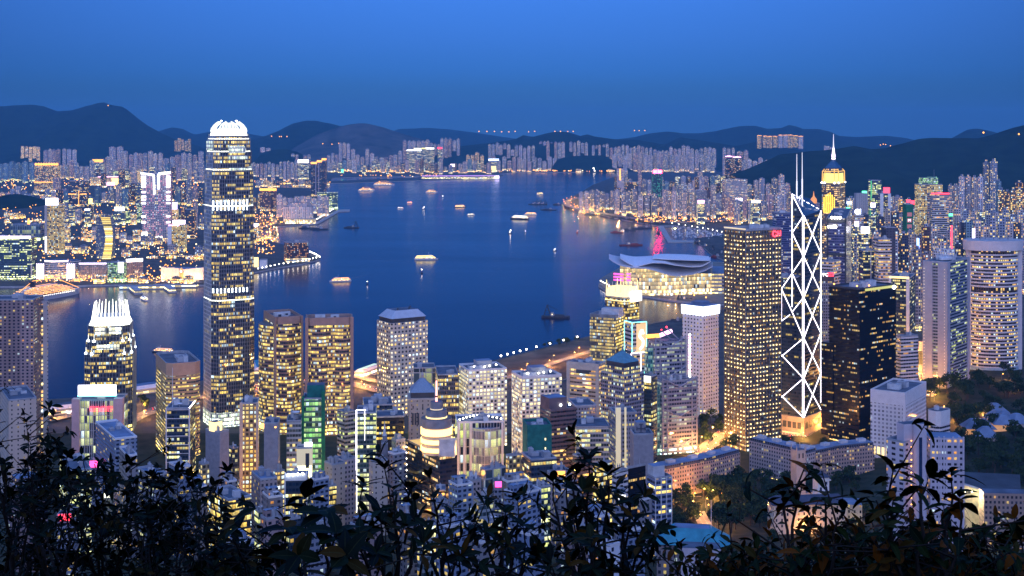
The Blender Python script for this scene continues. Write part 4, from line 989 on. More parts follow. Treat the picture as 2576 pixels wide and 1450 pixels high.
# ================================================================ braced tower of diagonal light lines
def braced():
    d = 1673.; q = R(52); r = (math.cos(q), math.sin(q)); l = (-math.sin(q), math.cos(q)); S = (gx(2021.5, d), d)
    def solve(u, e): k = (u - CU) / F; return (k * S[1] - S[0]) / (e[0] - k * e[1])
    Wr = solve(2064.5, r); Dl = solve(1966, l); Dm = solve(1993, l)
    P = lambda a, b: (S[0] + r[0] * a + l[0] * b, S[1] + r[1] * a + l[1] * b)
    zv = lambda v: gz(v, d)
    c = P(Wr / 2, Dl / 2); z0 = hz(*c)
    root = thing('skyscraper', 'angular glass tower outlined by white light lines crossing into diamonds, with two masts', 'skyscraper', (c[0], c[1], z0))
    b = MB()
    lo = [P(0, 0), P(Wr, 0), P(Wr, Dl), P(0, Dl)]
    up = [P(0, 0), P(Wr, 0), P(Wr, Dm), P(0, Dm)]
    zb = zv(1051)
    zlow = zv(690)
    b.prism(lo, zb, [zlow, zlow, zv(727), zv(727)], 'bc_glass', 'bc_roof')
    b.prism(up, zlow - 1, [zv(545), zv(535), zv(505), zv(491)], 'bc_glass', 'bc_roof'); b.build('glass_shaft', root)
    h = MB()
    def dep(zz, dl): return d / (d + dl)
    pts = {}
    nrm_r = (-l[0] * .4, -l[1] * .4); nrm_l = (-r[0] * .4, -r[1] * .4)
    def R_(a, z): x, y = P(a, 0); return (x + nrm_r[0], y + nrm_r[1], z)
    def L_(bb, z): x, y = P(0, bb); return (x + nrm_l[0], y + nrm_l[1], z)
    zs = [zv(v) for v in (543, 646, 749, 851, 952, 1051)]
    w_ = .52
    def t_(p, q_): h.tube(p, q_, w_, 'neon_tube', 5)
    # corner lines
    t_(R_(-.3, zs[0]), R_(-.3, zs[-1])); t_(L_(1.2, zs[0]), L_(1.2, zs[-1])); t_(R_(Wr, zv(535)), R_(Wr, zv(1030)))
    t_(L_(Dm, zv(489)), L_(Dm, zv(775))); t_(L_(Dl, zv(727)), L_(Dl, zv(812)))
    k = (d + r[1] * Wr) / d
    ze = [H - (v - V0) * d * k / F for v in (534, 637, 737, 838, 939, 1031)]
    kl = (d + l[1] * Dl) / d; km = (d + l[1] * Dm) / d
    zl = lambda v: H - (v - V0) * d * kl / F
    zm = lambda v: H - (v - V0) * d * km / F
    for i in range(5):
        t_(R_(0, zs[i]), R_(Wr, ze[i + 1])); t_(R_(Wr, ze[i]), R_(0, zs[i + 1]))
    for (b0, z_0), (b1, z_1) in (((0, zs[0]), (Dm, zm(586))), ((Dm, zm(586)), (0, zs[1])), ((0, zs[1]), (Dm, zm(688))), ((Dm, zm(688)), (0, zs[2])), ((Dm, zm(688)), (Dl, zl(727))), ((Dl, zl(727)), (Dm, zm(785))), ((0, zs[2]), (Dm, zm(785))), ((Dm, zm(785)), (0, zs[3])), ((Dl, zl(808)), (Dm * 1.2, zm(793))), ((0, zs[3]), (Dl, zl(897))), ((Dl, zl(893)), (0, zs[4])), ((0, zs[4]), (Dl, zl(1000))), ((Dl, zl(996)), (0, zs[5]))):
        t_(L_(b0, z_0), L_(b1, z_1))
    # roof ridges
    top = [(*up[0], zv(545)), (*up[1], zv(535)), (*up[2], zv(505)), (*up[3], zv(491))]
    t_(top[3], top[0]); t_(top[0], top[0])
    for i in range(6): 
        f0, f1 = i / 6, (i + .55) / 6; A, B = Vector(top[3]), Vector(top[1]); h.tube(A + (B - A) * f0 + Vector((0, -.5, .6)), A + (B - A) * f1 + Vector((0, -.5, .6)), .45, 'neon_tube', 4)
    h.build('light_lines', root)
    m_ = MB(); pm = P(3, Dm * .8); pm2 = P(9, Dm * .55)
    mx = []
    for u, v0_, v1_ in ((2004.5, 512, 388), (2018, 505, 384)):
        dd_ = d + 16; x = gx(u, dd_); z_a, z_b = gz(v0_, dd_), gz(v1_, dd_)
        m_.tube((x, dd_, z_a - 8), (x, dd_, z_a + (z_b - z_a) * .45), .9, 'mast_white', 6); m_.tube((x, dd_, z_a + (z_b - z_a) * .45), (x, dd_, z_b), .55, 'mast_white', 6, .3); mx.append((x, dd_, z_a))
    m_.tube((mx[0][0], mx[0][1], mx[0][2] + 6), (mx[1][0], mx[1][1], mx[1][2] + 8), .5, 'mast_white', 5); m_.tube((mx[0][0], mx[0][1], mx[0][2] - 2), (*P(0, Dm), zv(489)), .5, 'mast_white', 5); m_.tube((mx[0][0], mx[0][1], mx[0][2] - 2), (mx[1][0], mx[1][1], mx[1][2] + 7), .5, 'mast_white', 5); m_.build('twin_masts', root)
    p = MB(); k2 = [P(-1, -1), P(Wr + 1, -1), P(Wr + 1, Dl + 1), P(-1, Dl + 1)]
    p.prism(k2, z0 - 4, zb - .2, 'stone_pale', 'roof_pale'); p.build('stone_base', root)
    o = MB(); tt = T(); tt.r, tt.l = r, l; tt.pt = lambda a, e, z=None: P(a * Wr, e * Dl) if z is None else (*P(a * Wr, e * Dl), z)
    for k3 in range(4):
        facebox(o, tt, 'l', .10 + k3 * .22, .26 + k3 * .22, zb - 15, zb - 7, 'dark_steel', 1.25, .4)
        facebox(o, tt, 'r', .06 + k3 * .24, .22 + k3 * .24, zb - 15, zb - 7, 'dark_steel', 1.25, .4)
    o.build_each('base_window', root)
    o = MB(); facebox(o, tt, 'l', .12, .92, z0 + 4, zb - 22, 'glow_warm', 1.2, .4); o.build('lit_entrance', root)
    o = MB()
    for k3 in range(7): facebox(o, tt, 'l', .12 + k3 * .133, .14 + k3 * .133, z0, zb - 20, 'white_paint', 2, 1)
    o.build_each('entrance_column', root)
emis('neon_tube', (.98, .90, 1.0), 4.0)
emis('mast_white', (.95, .93, 1.0), 1.1)
mat('bc_roof', (.04, .10, .18), .15); mat('stone_pale', (.46, .38, .32), .7)
braced()
emis('sign_bluewhite', (.55, .65, 1.0), 5)
t = tower('office_block', 'dark glass block with a bluish-white lit sign seen left of the braced tower foot', 1958, 1961, 2015, 700, 2000, 'of_dark_blue', 5, D=30)
b = MB(); facebox(b, t, 'r', .15, .8, gz(782, 2000), gz(770, 2000), 'sign_bluewhite', 1, 1); b.build('roof_sign', t.root)
# ================================================================ golden spired tower
def spired():
    d = 3300.; root = None
    t = tower('skyscraper', 'spired tower with golden gridded crown and glowing vertical bars', 2065, 2108, 2128, 462, d, 'cz_gold', 62, plant=0, cat='skyscraper', cham=9, par=.5, base=4)
    cx_, cy2 = gx(2100, d + 25), d + 25
    m_ = MB(); P = t.P
    z = t.z1; lev = [(gz(462, d), 1.0), (gz(432, d), .97), (gz(426, d), .86), (gz(405, d), .34)]
    Q0 = scale_poly(P, .88); Q1 = scale_poly(P, .84); m_.prism(Q0, z, gz(437, d), 'crown_gold', 'roof_dark', Q1); m_.build('golden_crown', t.root)
    r_ = MB(); r_.prism(scale_poly(P, .8), gz(437, d), gz(424, d), 'fl_dark', None, scale_poly(P, .76)); r_.prism(scale_poly(P, .76), gz(424, d), gz(404, d), 'bc_roof', None, scale_poly(P, .10)); r_.build('pyramid_roof', t.root)
    f = MB()
    ap = (t.c[0], t.c[1], gz(404, d))
    for i in range(0, len(P), 1):
        a = (*scale_poly(P, .97)[i], z); b_ = (*scale_poly(P, .94)[i], gz(432, d)); f.tube(a, b_, 1.2, 'gold_tube', 4); f.tube(b_, ap, 1.1, 'gold_tube', 4)
        j = (i + 1) % len(P); f.tube(b_, (*scale_poly(P, .94)[j], gz(432, d)), .9, 'gold_tube', 4)
        f.ball((*P[i], z + 1), 2.2, 'lamp_white')
    f.build('crown_frame', t.root)
    s = MB(); s.tube(ap, (ap[0], ap[1], gz(384, d)), 4.5, 'fl_grey', 8, 3.5)
    for k in range(3): s.lathe((ap[0], ap[1], 0), [(5, gz(402 - k * 4.6, d)), (5, gz(399.4 - k * 4.6, d))], 'sign_pinkwhite', 10)
    s.tube((ap[0], ap[1], gz(388, d)), (ap[0], ap[1], gz(372, d)), 4, 'sign_pinkwhite', 8, 1.6); s.tube((ap[0], ap[1], gz(372, d)), (ap[0], ap[1], gz(338, d)), 1.5, 'mast_white', 6, .5); s.build('spire', t.root)
    g = MB()
    for k, (a, vt) in enumerate(((.18, 497), (.30, 491), (.42, 485), (.54, 488), (.66, 491), (.78, 497))):
        facebox(g, t, 'l', a, a + .055, gz(537, d), gz(vt, d), 'sign_gold', 1.5, 1)
    g.build_each('light_bar', t.root)
emis('crown_gold', (1.0, .78, .18), 1.5); emis('gold_tube', (1.0, .55, .12), 1.1); emis('sign_pinkwhite', (1.0, .82, .98), 3.5); emis('sign_gold', (1.0, .62, .05), 2.6)
spired()
# ================================================================ winged hall on the water
def hall():
    d = 3140.; root = None; z0 = 4
    cx_, cy2 = gx(1670, d + 60), d + 70
    root = thing('convention_hall', 'waterside convention hall with sweeping winged grey roofs over lit glass', 'building', (cx_, cy2, z0))
    k = lambda u, dd_, v: (gx(u, dd_), dd_, gz(v, dd_))
    b = MB()
    # curved glass front
    P = []
    for i in range(13):
        f = i / 12; u = 1560 + 230 * f; dd_ = d + 10 - 32 * math.sin(math.pi * min(1, f * 1.25)); P.append((gx(u, dd_), dd_))
    P += [(gx(1790, d + 190), d + 190), (gx(1560, d + 190), d + 190)]
    b.prism(P, z0, gz(690, d), 'hall_glass', None); b.build('glass_hall', root)
    t2 = MB(); t2.prism([(gx(1722, d + 20), d + 20), (gx(1840, d + 20), d + 20), (gx(1840, d + 200), d + 200), (gx(1722, d + 200), d + 200)], z0, gz(692, d), 'hall_terraces', 'roof_blue'); t2.build('terraced_wing', root)
    q = MB(); q.prism([(gx(1548, d + 25), d + 25), (gx(1600, d - 2), d - 2), (gx(1600, d + 150), d + 150), (gx(1548, d + 150), d + 150)], z0, gz(705, d), 'hall_terraces', 'roof_pale'); q.build('podium', root)
    # main roof: a leaf-shaped shell with dipping front edge
    def shell(front, backl, name, m, thick=2.5, n=26):
        s = MB(); F_, B_ = [], []
        for i in range(n + 1):
            f = i / n
            u = front[0][0] + (front[-1][0] - front[0][0]) * f
            F_.append(k(u, d - 45 + 60 * abs(f - .5), lerp_tab([(p[0], p[1]) for p in front], u)))
            u2 = backl[0][0] + (backl[-1][0] - backl[0][0]) * f
            B_.append(k(u2, d + 150, lerp_tab([(p[0], p[1]) for p in backl], u2)))
        rows = []
        for j in range(9):
            g = j / 8
            rows.append([tuple(a + (c - a) * g + (0 if w_ != 2 else 9 * math.sin(math.pi * g)) for w_, (a, c) in enumerate(zip(x, y))) for x, y in zip(F_, B_)])
        for j in range(8):
            for i in range(n):
                s.face([rows[j][i], rows[j][i + 1], rows[j + 1][i + 1], rows[j + 1][i]], m)
                s.face([(x, y, z - thick) for x, y, z in (rows[j + 1][i], rows[j + 1][i + 1], rows[j][i + 1], rows[j][i])], m)
        for i in range(n):
            a, c = rows[0][i], rows[0][i + 1]; s.face([(a[0], a[1], a[2] - thick), (c[0], c[1], c[2] - thick), c, a], m)
        return s.build(name, root)
    shell([(1532, 650), (1545, 660), (1565, 669), (1590, 673), (1620, 674), (1650, 680), (1680, 691), (1705, 694), (1740, 690), (1770, 682), (1793, 670)], [(1532, 647), (1580, 647), (1640, 651), (1700, 659), (1750, 665), (1793, 668)], 'lower_wing_roof', 'wing_grey', 2.0)
    shell([(1560, 649), (1580, 662), (1598, 671), (1610, 668), (1640, 660.5), (1670, 661), (1700, 667), (1740, 671), (1765, 670), (1788, 657)], [(1560, 646.5), (1600, 646.5), (1650, 648), (1700, 650), (1750, 653), (1788, 655)], 'upper_wing_roof', 'wing_pale', 2.0)
    shell([(1642, 650), (1680, 652.5), (1740, 655), (1786, 655.5)], [(1650, 648), (1680, 644.5), (1730, 646), (1780, 653)], 'rear_wing_roof', 'wing_pale', 1.5)
    g = MB()
    for j in range(3):
        g.tube(k(1544, d - 12, 689 + j * 7.5), k(1568, d - 24, 691 + j * 7.5), 2.0, 'sign_hot_pink', 5); g.tube(k(1576, d - 30, 689 + j * 8), k(1586, d - 30, 690 + j * 8), 2.0, 'sign_hot_pink', 5)
    g.build_each('pink_neon_ring', root)
mat('wing_grey', (.60, .60, .64), .5, var=.06); mat('wing_pale', (.80, .80, .84), .5, var=.05)
facade('hall_terraces', (.36, .36, .38), (.06, .06, .06), .6, 9, 9, .9, .45, (1, .7, .3), YB, 1.3, .5, .5)
hall()
# ================================================================ right hand towers
def brace_plain():
    pass
emis('roofline_yellow', (.8, .75, .2), .8); mat('pier_grey', (.42, .40, .44), .7, var=.08)
t = tower('office_tower', 'black glass tower with scattered amber floors right of the braced tower', 2086, 2162, 2254, 730, 1600, 'of_black', 40, plant=6, cat='office tower', par=2, parm='dark_steel')
b = MB(); facebox(b, t, 'r', .15, .96, t.z1 - 2.5, t.z1 + .5, 'roofline_yellow', .5, .6); b.build('roof_edge_light', t.root)
b = MB(); b.ball(t.pt(.93, -.02, t.z1 - 2), 2.4, 'lamp_cool'); b.build('corner_floodlight', t.root)
b = MB()
for a, e in ((.05, .9), (.1, .2), (.3, .05)): b.tube(t.pt(a, e, t.z1), t.pt(a, e, t.z1 + 3), .2, 'steel', 4); b.ball(t.pt(a, e, t.z1 + 3.5), 1.0, 'lamp_sodium')
b.build_each('roof_lamp', t.root)
b = MB(); tt = t; b.prism([t.pt(-.02, .85), t.pt(.9, .85), t.pt(.9, 1.25), t.pt(-.02, 1.25)], t.z0, gz(860, 1640), 'of_black', 'roof_dark'); b.build('lower_wing', t.root)
# tower with twin solid piers and a truss on the roof
t = tower('office_tower', 'grey tower of two blank piers and dark striped glass with a white truss on top', 2322, 2383, 2438, 662, 1800, 'of_band_grey', 52, plant=2, cat='office tower')
b = MB(); facebox(b, t, 'l', 0, .38, t.z0, t.z1 + 1, 'pier_grey', 1.2, 1.4); facebox(b, t, 'l', .60, 1.0, t.z0, t.z1 + 1, 'pier_grey', 1.2, 1.4); facebox(b, t, 'r', 0, .1, t.z0, t.z1 + 1, 'pier_grey', 1.0, 1.4); facebox(b, t, 'r', .9, 1.0, t.z0, t.z1 + 1, 'pier_grey', 1.0, 1.4); b.build_each('blank_pier', t.root)
b = MB()
for k in range(50): 
    z = t.z0 + 8 + k * 4.4
    if z < t.z1 - 6: b.ball(t.pt(-.06, .9, z), .42, 'lamp_point'); b.ball(t.pt(-.06, .06, z), .32, 'lamp_point')
o = b.build('pier_lights', t.root); o['kind'] = 'stuff'
b = MB(); b.prism(circle(t.c, 20, 18, 8, t.rot), t.z1 + 1, t.z1 + 4, 'white_paint', 'white_paint')
for k in range(9):
    a = (k - 4) * 3.4; p = (t.c[0] + a, t.c[1]); b.tube((*p, t.z1 + 3), (p[0] - 5, p[1], t.z1 + 19), .4, 'white_paint', 4); b.tube((*p, t.z1 + 3), (p[0] + 3, p[1] + 4, t.z1 + 15), .35, 'white_paint', 4)
for k in range(3): b.tube((t.c[0] - 18, t.c[1], t.z1 + 9 + k * 4), (t.c[0] + 12, t.c[1], t.z1 + 6 + k * 3), .35, 'white_paint', 4)
b.build('roof_truss', t.root)
# oval white tower
def oval():
    d = 2010.; cx_ = gx(2500, d + 25); cy2 = d + 28
    root = thing('hotel_tower', 'oval white tower ringed with balconies under an overhanging drum crown', 'hotel', (cx_, cy2, 30))
    a_ = 62 * d / F; P = circle((cx_, cy2), a_, 40, 26, R(4))
    b = MB(); zt = gz(632, d); zb = gz(925, d); b.prism(P, zb - 16, zt, 'of_gold_glass_dim', None); b.build('glass_drum', root)
    r_ = MB(); z = zb - 2; Q = scale_poly(P, 1.02)
    while z < zt - 4:
        if not gz(742, d) < z < gz(728, d): r_.prism(Q, z, z + 2.5, 'oval_white', 'oval_white', bottom=True)
        z += 5.4
    r_.build('balcony_bands', root)
    c_ = MB(); c_.prism(scale_poly(P, 1.22), zt, gz(607, d), 'oval_white', 'roof_pale', scale_poly(P, 1.24), bottom=True); c_.build('crown_drum', root)
    for s in (-1, 1):
        f = MB(); x = cx_ + s * a_ * 1.02; f.box((x, cy2 - 3), 7, 9, 20, zt, 'oval_white', rot=R(4)); f.build('end_pier', root)
    p = MB(); p.prism(scale_poly(P, 1.04), 18, zb - 1, 'oval_base', None); p.build('base_drum', root)
    p = MB()
    for k in range(5): p.box((cx_ - 18 + k * 11, cy2 + k % 2 * 6), 6, 5, gz(607, d), gz(607, d) + 2 + k % 3, 'plant_grey', 'roof_dark')
    p.build_each('roof_plant', root)
mat('oval_white', (.62, .58, .60), .6, var=.06); mat('oval_base', (.30, .42, .52), .6)
facade('of_gold_glass_dim', (.08, .06, .05), (.03, .02, .02), .42, 3.6, 5.4, .7, .8, (1, .5, .14), YB, 1.9, .4, .4)
oval()
facade('of_blank_dark', (.07,.08,.12), (.02,.02,.04), .03, 6, 5, .3, .3, YA, YB, 1, .1, .6); facade('of_band_white_dim', (.60,.57,.58), (.02,.02,.03), .12, 4, 4.6, .96, .48, WA, YB, 1.2, .6, .7)
# other right hand towers
t = tower('office_tower', 'dark glass tower held by thick bronze frames left of the bright street canyon', 2079, 2129, 2141, 552, 2350, 'purple_glass', 74, plant=3, cat='office tower')
b = MB()
for a in (0, .9): facebox(b, t, 'l', a, a + .08, t.z0, t.z1 + 2, 'dark_steel', 2, 3)
for z in (t.z1 - 6, t.z1 - 66): facebox(b, t, 'l', 0, 1, z, z + 5, 'dark_steel', 2, 3)
b.build('thick_frame', t.root)
b = MB()
for k in range(4): b.ball(t.pt(-.03, .3 + k * .14, t.z1 + 3), 2.4, 'lamp_white'); b.ball(t.pt(-.1, .5 + k * .12, t.z1 - 12), 2.2, 'lamp_white')
b.build_each('roof_floodlight', t.root)
t = tower('office_block', 'teal glass office with white letters and a red emblem on its top edge', 2040, 2043, 2098, 690, 1860, 'of_slate', 3, D=26, cat='office building', plant=2)
p = t.pt(.5, 0, gz(691, 1860))
b = MB(); facebox(b, t, 'r', 0, 1, t.z1 - 10, t.z1, 'dark_steel', .3, .4); b.build('sign_board', t.root)
text('LIPPO', 'white_lettering', t.root, (gx(2070, 1858), 1857, gz(692, 1858)), 6.6, t.rot, 'sign_white')
b = MB(); x, z = gx(2090, 1857), gz(691, 1857); b.lathe((x, 1856, 0), [(.1, 0)], 'sign_red') if False else None
b.prism([(x - 4, 1856.4), (x + 4, 1856.4), (x + 4, 1857.4), (x - 4, 1857.4)], z - 2.6, z + 2.6, 'sign_red', 'sign_red', bottom=True); b.prism([(x - 2.4, 1856.1), (x - .6, 1856.1), (x - .6, 1856.4), (x - 2.4, 1856.4)], z - 1.6, z + 1.6, 'dark_steel', 'dark_steel'); b.prism([(x + .4, 1856.1), (x + 2.2, 1856.1), (x + 2.2, 1856.4), (x + .4, 1856.4)], z - 1.6, z + 1.6, 'dark_steel', 'dark_steel'); b.build('red_emblem', t.root)
t = tower('office_block', 'pink-white block with lantern roof behind the lettered teal office', 2066, 2094, 2114, 660, 2100, 'of_band_white', 55, plant=3)
t = tower('office_tower', 'tall dark glass slab with one thin white rib right of the bright street', 2169, 2172, 2208, 632, 2250, 'of_dark_blue', 4, D=25, cat='office tower')
b = MB(); facebox(b, t, 'r', .5, .54, t.z0, t.z1 + 1, 'white_paint', .7, .9); b.build('white_rib', t.root)
t = tower('office_tower', 'white horizontally banded office with slim windows in the bright middle distance', 2207, 2210, 2243, 604, 2230, 'of_band_white', 3, D=28, plant=4, cat='office tower')
t = tower('office_tower', 'bare dark slate slab rising behind the white banded office', 2226, 2229, 2253, 574, 2400, 'of_blank_dark', 5, D=25, plant=1, cat='office tower')
t = tower('office_tower', 'dark glass tower between white piers with a golden roof line', 2236, 2288, 2302, 702, 2000, 'of_dark_blue', 66, plant=4, cat='office tower')
b = MB(); facebox(b, t, 'l', 0, .16, t.z0, t.z1 + 1, 'white_paint', 1, 2); facebox(b, t, 'l', .88, 1, t.z0, t.z1 + 1, 'white_paint', 1, 2); b.build_each('white_pier', t.root)
b = MB(); facebox(b, t, 'l', .02, .98, t.z1, t.z1 + 3, 'glow_warm', 1.4, 2); b.build('golden_roof_line', t.root)
b = MB(); facebox(b, t, 'l', .2, .85, t.z0 + 28, t.z0 + 38, 'glow_warm', 1.1, 1); b.build('lit_lobby_band', t.root)
t = tower('office_block', 'low white slatted office block between the black tower and the grey tower', 2252, 2266, 2310, 848, 1730, 'of_band_white_dim', 20, plant=4)
t = tower('hotel', 'white egg-crate block of deep square windows in front of the black tower', 2190, 2276, 2330, 993, 1493, 'of_egg', 56, plant=4, cat='hotel', par=2, parm='white_paint')
b = MB()
b.prism(scale_poly(t.P, 1.006), t.z1 - 13, t.z1 + 1.9, 'white_paint', None); facebox(b, t, 'l', -.01, .05, t.z0, t.z1, 'white_paint', .6, 1); facebox(b, t, 'r', -.01, .05, t.z0, t.z1, 'white_paint', .6, 1); b.build('blank_crown', t.root)
b = MB()
for k in range(7): facebox(b, t, 'l', .08 + k * .13, .14 + k * .13, t.z0, t.z0 + 9, 'glow_warm', .9, 1)
b.build_each('lit_arch', t.root)
t = tower('office_block', 'white chamfered office block half hidden behind the pink-white flats', 2330, 2362, 2395, 1040, 1440, 'of_band_white_dim', 40, plant=2, cham=4)
b = MB(); b.prism(scale_poly(t.P, 1.01), t.z1 - 14, t.z1 + 1.5, 'white_paint', None); b.build('blank_parapet', t.root)
def flats():
    d = 1030.; z0 = 66
    t = tower('apartment_tower', 'pinkish-white angled apartment tower with a tall round stair core in the right foreground', 2230, 2275, 2302, 1116, d, 'res_white', 40, plant=2, cat='apartment building', base=z0)
    w_ = MB(); q = R(8); c = (gx(2372, d + 14), d + 14); w_.box(c, 25.5, 20, z0 - 20, gz(1105, d), 'res_wing', 'roof_blue', R(-3)); w_.build('right_wing', t.root)
    f = MB(); zt = gz(1105, d); x0 = c[0] - 12.75
    for a in (.0, .24, .40, .68, .86, 1): f.box((x0 + 25.5 * a * .985 + .3, c[1] - 10.1 + (.5 - a) * 1.3), 1.2, .9, z0, zt + 1, 'flat_wall')
    f.build_each('wall_rib', t.root)
    s = MB(); cc = (gx(2318, d), d + 4); s.prism(circle(cc, 5.2, 16), z0 - 20, gz(1066, d), 'flat_wall', 'roof_dark'); s.box((cc[0] - 8, cc[1] + 5), 14, 9, z0, gz(1070, d), 'flat_wall', 'roof_dark', R(20)); s.build('stair_core', t.root)
    s = MB(); s.box((cc[0] - 1, cc[1] - 5.1), 2.4, .6, z0, gz(1100, d), 'glass_blue'); s.build('stair_glazing', t.root)
    l_ = MB()
    for k in range(12): l_.ball((cc[0] - 7.6, cc[1] - 3, gz(1110, d) - k * 5), .5, 'lamp_sodium')
    l_.build_each('landing_lamp', t.root)
mat('flat_wall', (.62, .56, .62), .7, var=.08); mat('glass_blue', (.03, .05, .11), .1)
facade('res_wing', (.60, .54, .60), (.03, .03, .05), .22, 4.3, 4.6, .66, .42, WA, (1, .7, .2), 1.8, .2, .7)
flats()
emis('sign_violet', (.80, .65, 1.0), 4); emis('sign_violet_dim', (.72, .35, .9), .9); emis('sign_red_hot', (1.0, .02, .10), 60); emis('sign_greenwhite', (.45, 1.0, .65), 4); emis('sign_green_dim', (.08, .8, .3), .6); emis('sign_panel_rose', (.7, .25, .25), .4); emis('sign_orange_dim', (1.0, .38, .10), .9)
facade('of_dark_teal', (.04, .08, .11), (.015, .04, .06), .42, 4, 5.4, .85, .5, GA, GB, 1.7, .9, .3); facade('of_fins_far', (.30, .33, .36), (.06, .10, .12), .35, 8, 14, .85, .9, GA, GB, .6, .3, .5); facade('fl_dark_slim', (.05, .06, .10), (.02, .03, .06), .14, 5, 6, .6, .5, WA, YB, 1.8, .3, .4, strip=.6, sw=8); facade('of_brown_amber', (.06, .03, .045), (.02, .02, .03), .5, 5, 5, .5, .45, (1, .36, .06), (1, .6, .25), 2.0, .2, .7); facade('of_greendots', (.03, .05, .07), (.02, .03, .05), .4, 6, 8, .3, .4, (.1, 1, .5), (.2, .9, .7), 2.2, .2, .4)
# ================================================================ far shore landmarks on the left
def slab(name, label, u0, u1, vt, vb, m, D=25, th=0., plant=1, cat='building', d=None, **k):
    d = d or gd(vb)
    return tower(name, label, u0 - 1, u0 + 1, u1, vt, d, m, th + 2, D=D, cat=cat, plant=plant, base=k.pop('base', 4), **k)
# glass slab with white roof line
t = slab('office_tower', 'dark glass office with green-lit windows and a white roof line at the left edge', -30, 77, 600, 706, 'of_dark_teal', 50)
b = MB(); facebox(b, t, 'r', 0, 1.0, t.z1 - 1, t.z1 + 6, 'sign_pinkwhite', 1.5, 2); b.build('roof_line_light', t.root)
# two hotels outlined in white neon
def curved():
    d = gd(703); t = T(); u0, u1 = 90, 185
    c = (gx(138, d), d + 25); root = thing('hotel', 'curved hotel facade framed by white-lit pylons near the liner', 'hotel', (*c, 4))
    P = []
    for k in range(13):
        f = k / 12; P.append((gx(u0 + 18 + (u1 - u0 - 36) * f, d), d + 14 * math.sin(math.pi * f) * -1 + 14))
    P += [(gx(u1, d), d + 60), (gx(u0, d), d + 60)]
    b = MB(); b.prism(P, 3, gz(659, d), 'of_band_white', 'roof_blue'); b.build('facade', root)
    e = MB()
    for a, c_ in zip(P[:12], P[1:13]): e.tube((*a, gz(658, d)), (*c_, gz(658, d)), 1.6, 'sign_pinkwhite', 5)
    e.build('roof_line_light', root)
    for ua in (90, 167):
        p = MB(); p.box((gx(ua + 9, d), d + 12), 21, 14, 3, gz(664, d), 'white_paint', 'roof_pale'); p.build('end_pylon', root)
        p = MB()
        for k in range(4): x = gx(ua + 1 + k * 5.4, d); p.box((x, d + 4.4), 1.6, 1, 4, gz(664, d), 'sign_pinkwhite')
        p.build_each('light_strip', root)
curved()
t = slab('hotel', 'flat grey hotel with a white-lit roof line right of the curved hotel', 198, 268, 665, 702, 'res_grey', 40, cat='hotel')
b = MB(); facebox(b, t, 'r', 0, 1.0, t.z1, t.z1 + 3, 'sign_pinkwhite', 1.2, 2); b.build('roof_line_light', t.root)
t = slab('mall', 'teal-lit shop block with a tall white screen on its corner', 270, 311, 662, 712, 'of_green_glass', 30)
b = MB(); facebox(b, t, 'r', .66, 1.0, t.z0 + 26, t.z1 + 2, 'sign_white', 1.5, 2); b.build('corner_screen', t.root)
t = tower('hotel', 'pinkish hotel wing turned to the left with a white sign along its roof', 311, 315, 360, 661, gd(700), 'res_rose', 33, D=30, cat='hotel', base=4, plant=1)
b = MB(); facebox(b, t, 'r', .05, .98, t.z1 + 1, t.z1 + 9, 'sign_white', 1, 2); b.build('roof_sign', t.root)
# sail shaped tower with curved lit face
def sail():
    d = gd(655); c = (gx(262, d), d + 22); root = thing('office_tower', 'curved sail-shaped tower with bright yellow striped face', 'office tower', (*c, 4))
    b = MB(); n = 14; L_ = []; 
    for k in range(n + 1):
        f = k / n; v = 652 - (652 - 547) * f; off = 10 * math.sin(math.pi * f * .9) - 8 * max(0, f - .55) * 2
        L_.append((gz(v, d), off))
    for (z0, o0), (z1, o1) in zip(L_, L_[1:]):
        x0, x1 = gx(256 + o0 * .9, d), gx(278 + o0 * .5, d); y0, y1 = gx(256 + o1 * .9, d), gx(278 + o1 * .5, d)
        b.face([(x0, d, z0), (x1, d + 3, z0), (y1, d + 3, z1), (y0, d, z1)], 'lit_curtain', [(0, z0), (30, z0), (30, z1), (0, z1)])
        b.face([(gx(235, d), d + 22, z0), (x0, d, z0), (y0, d, z1), (gx(235, d), d + 22, z1)], 'of_slate', [(0, z0), (26, z0), (26, z1), (0, z1)])
        b.face([(x1, d + 3, z0), (x1, d + 34, z0), (y1, d + 34, z1), (y1, d + 3, z1)], 'of_slate', [(0, z0), (26, z0), (26, z1), (0, z1)])
    z, o = L_[-1]; b.face([(gx(235, d), d + 22, z), (gx(256 + o * .9, d), d, z), (gx(278 + o * .5, d), d + 3, z), (gx(278 + o * .5, d), d + 34, z)], 'roof_dark')
    b.build('curved_facade', root)
sail()
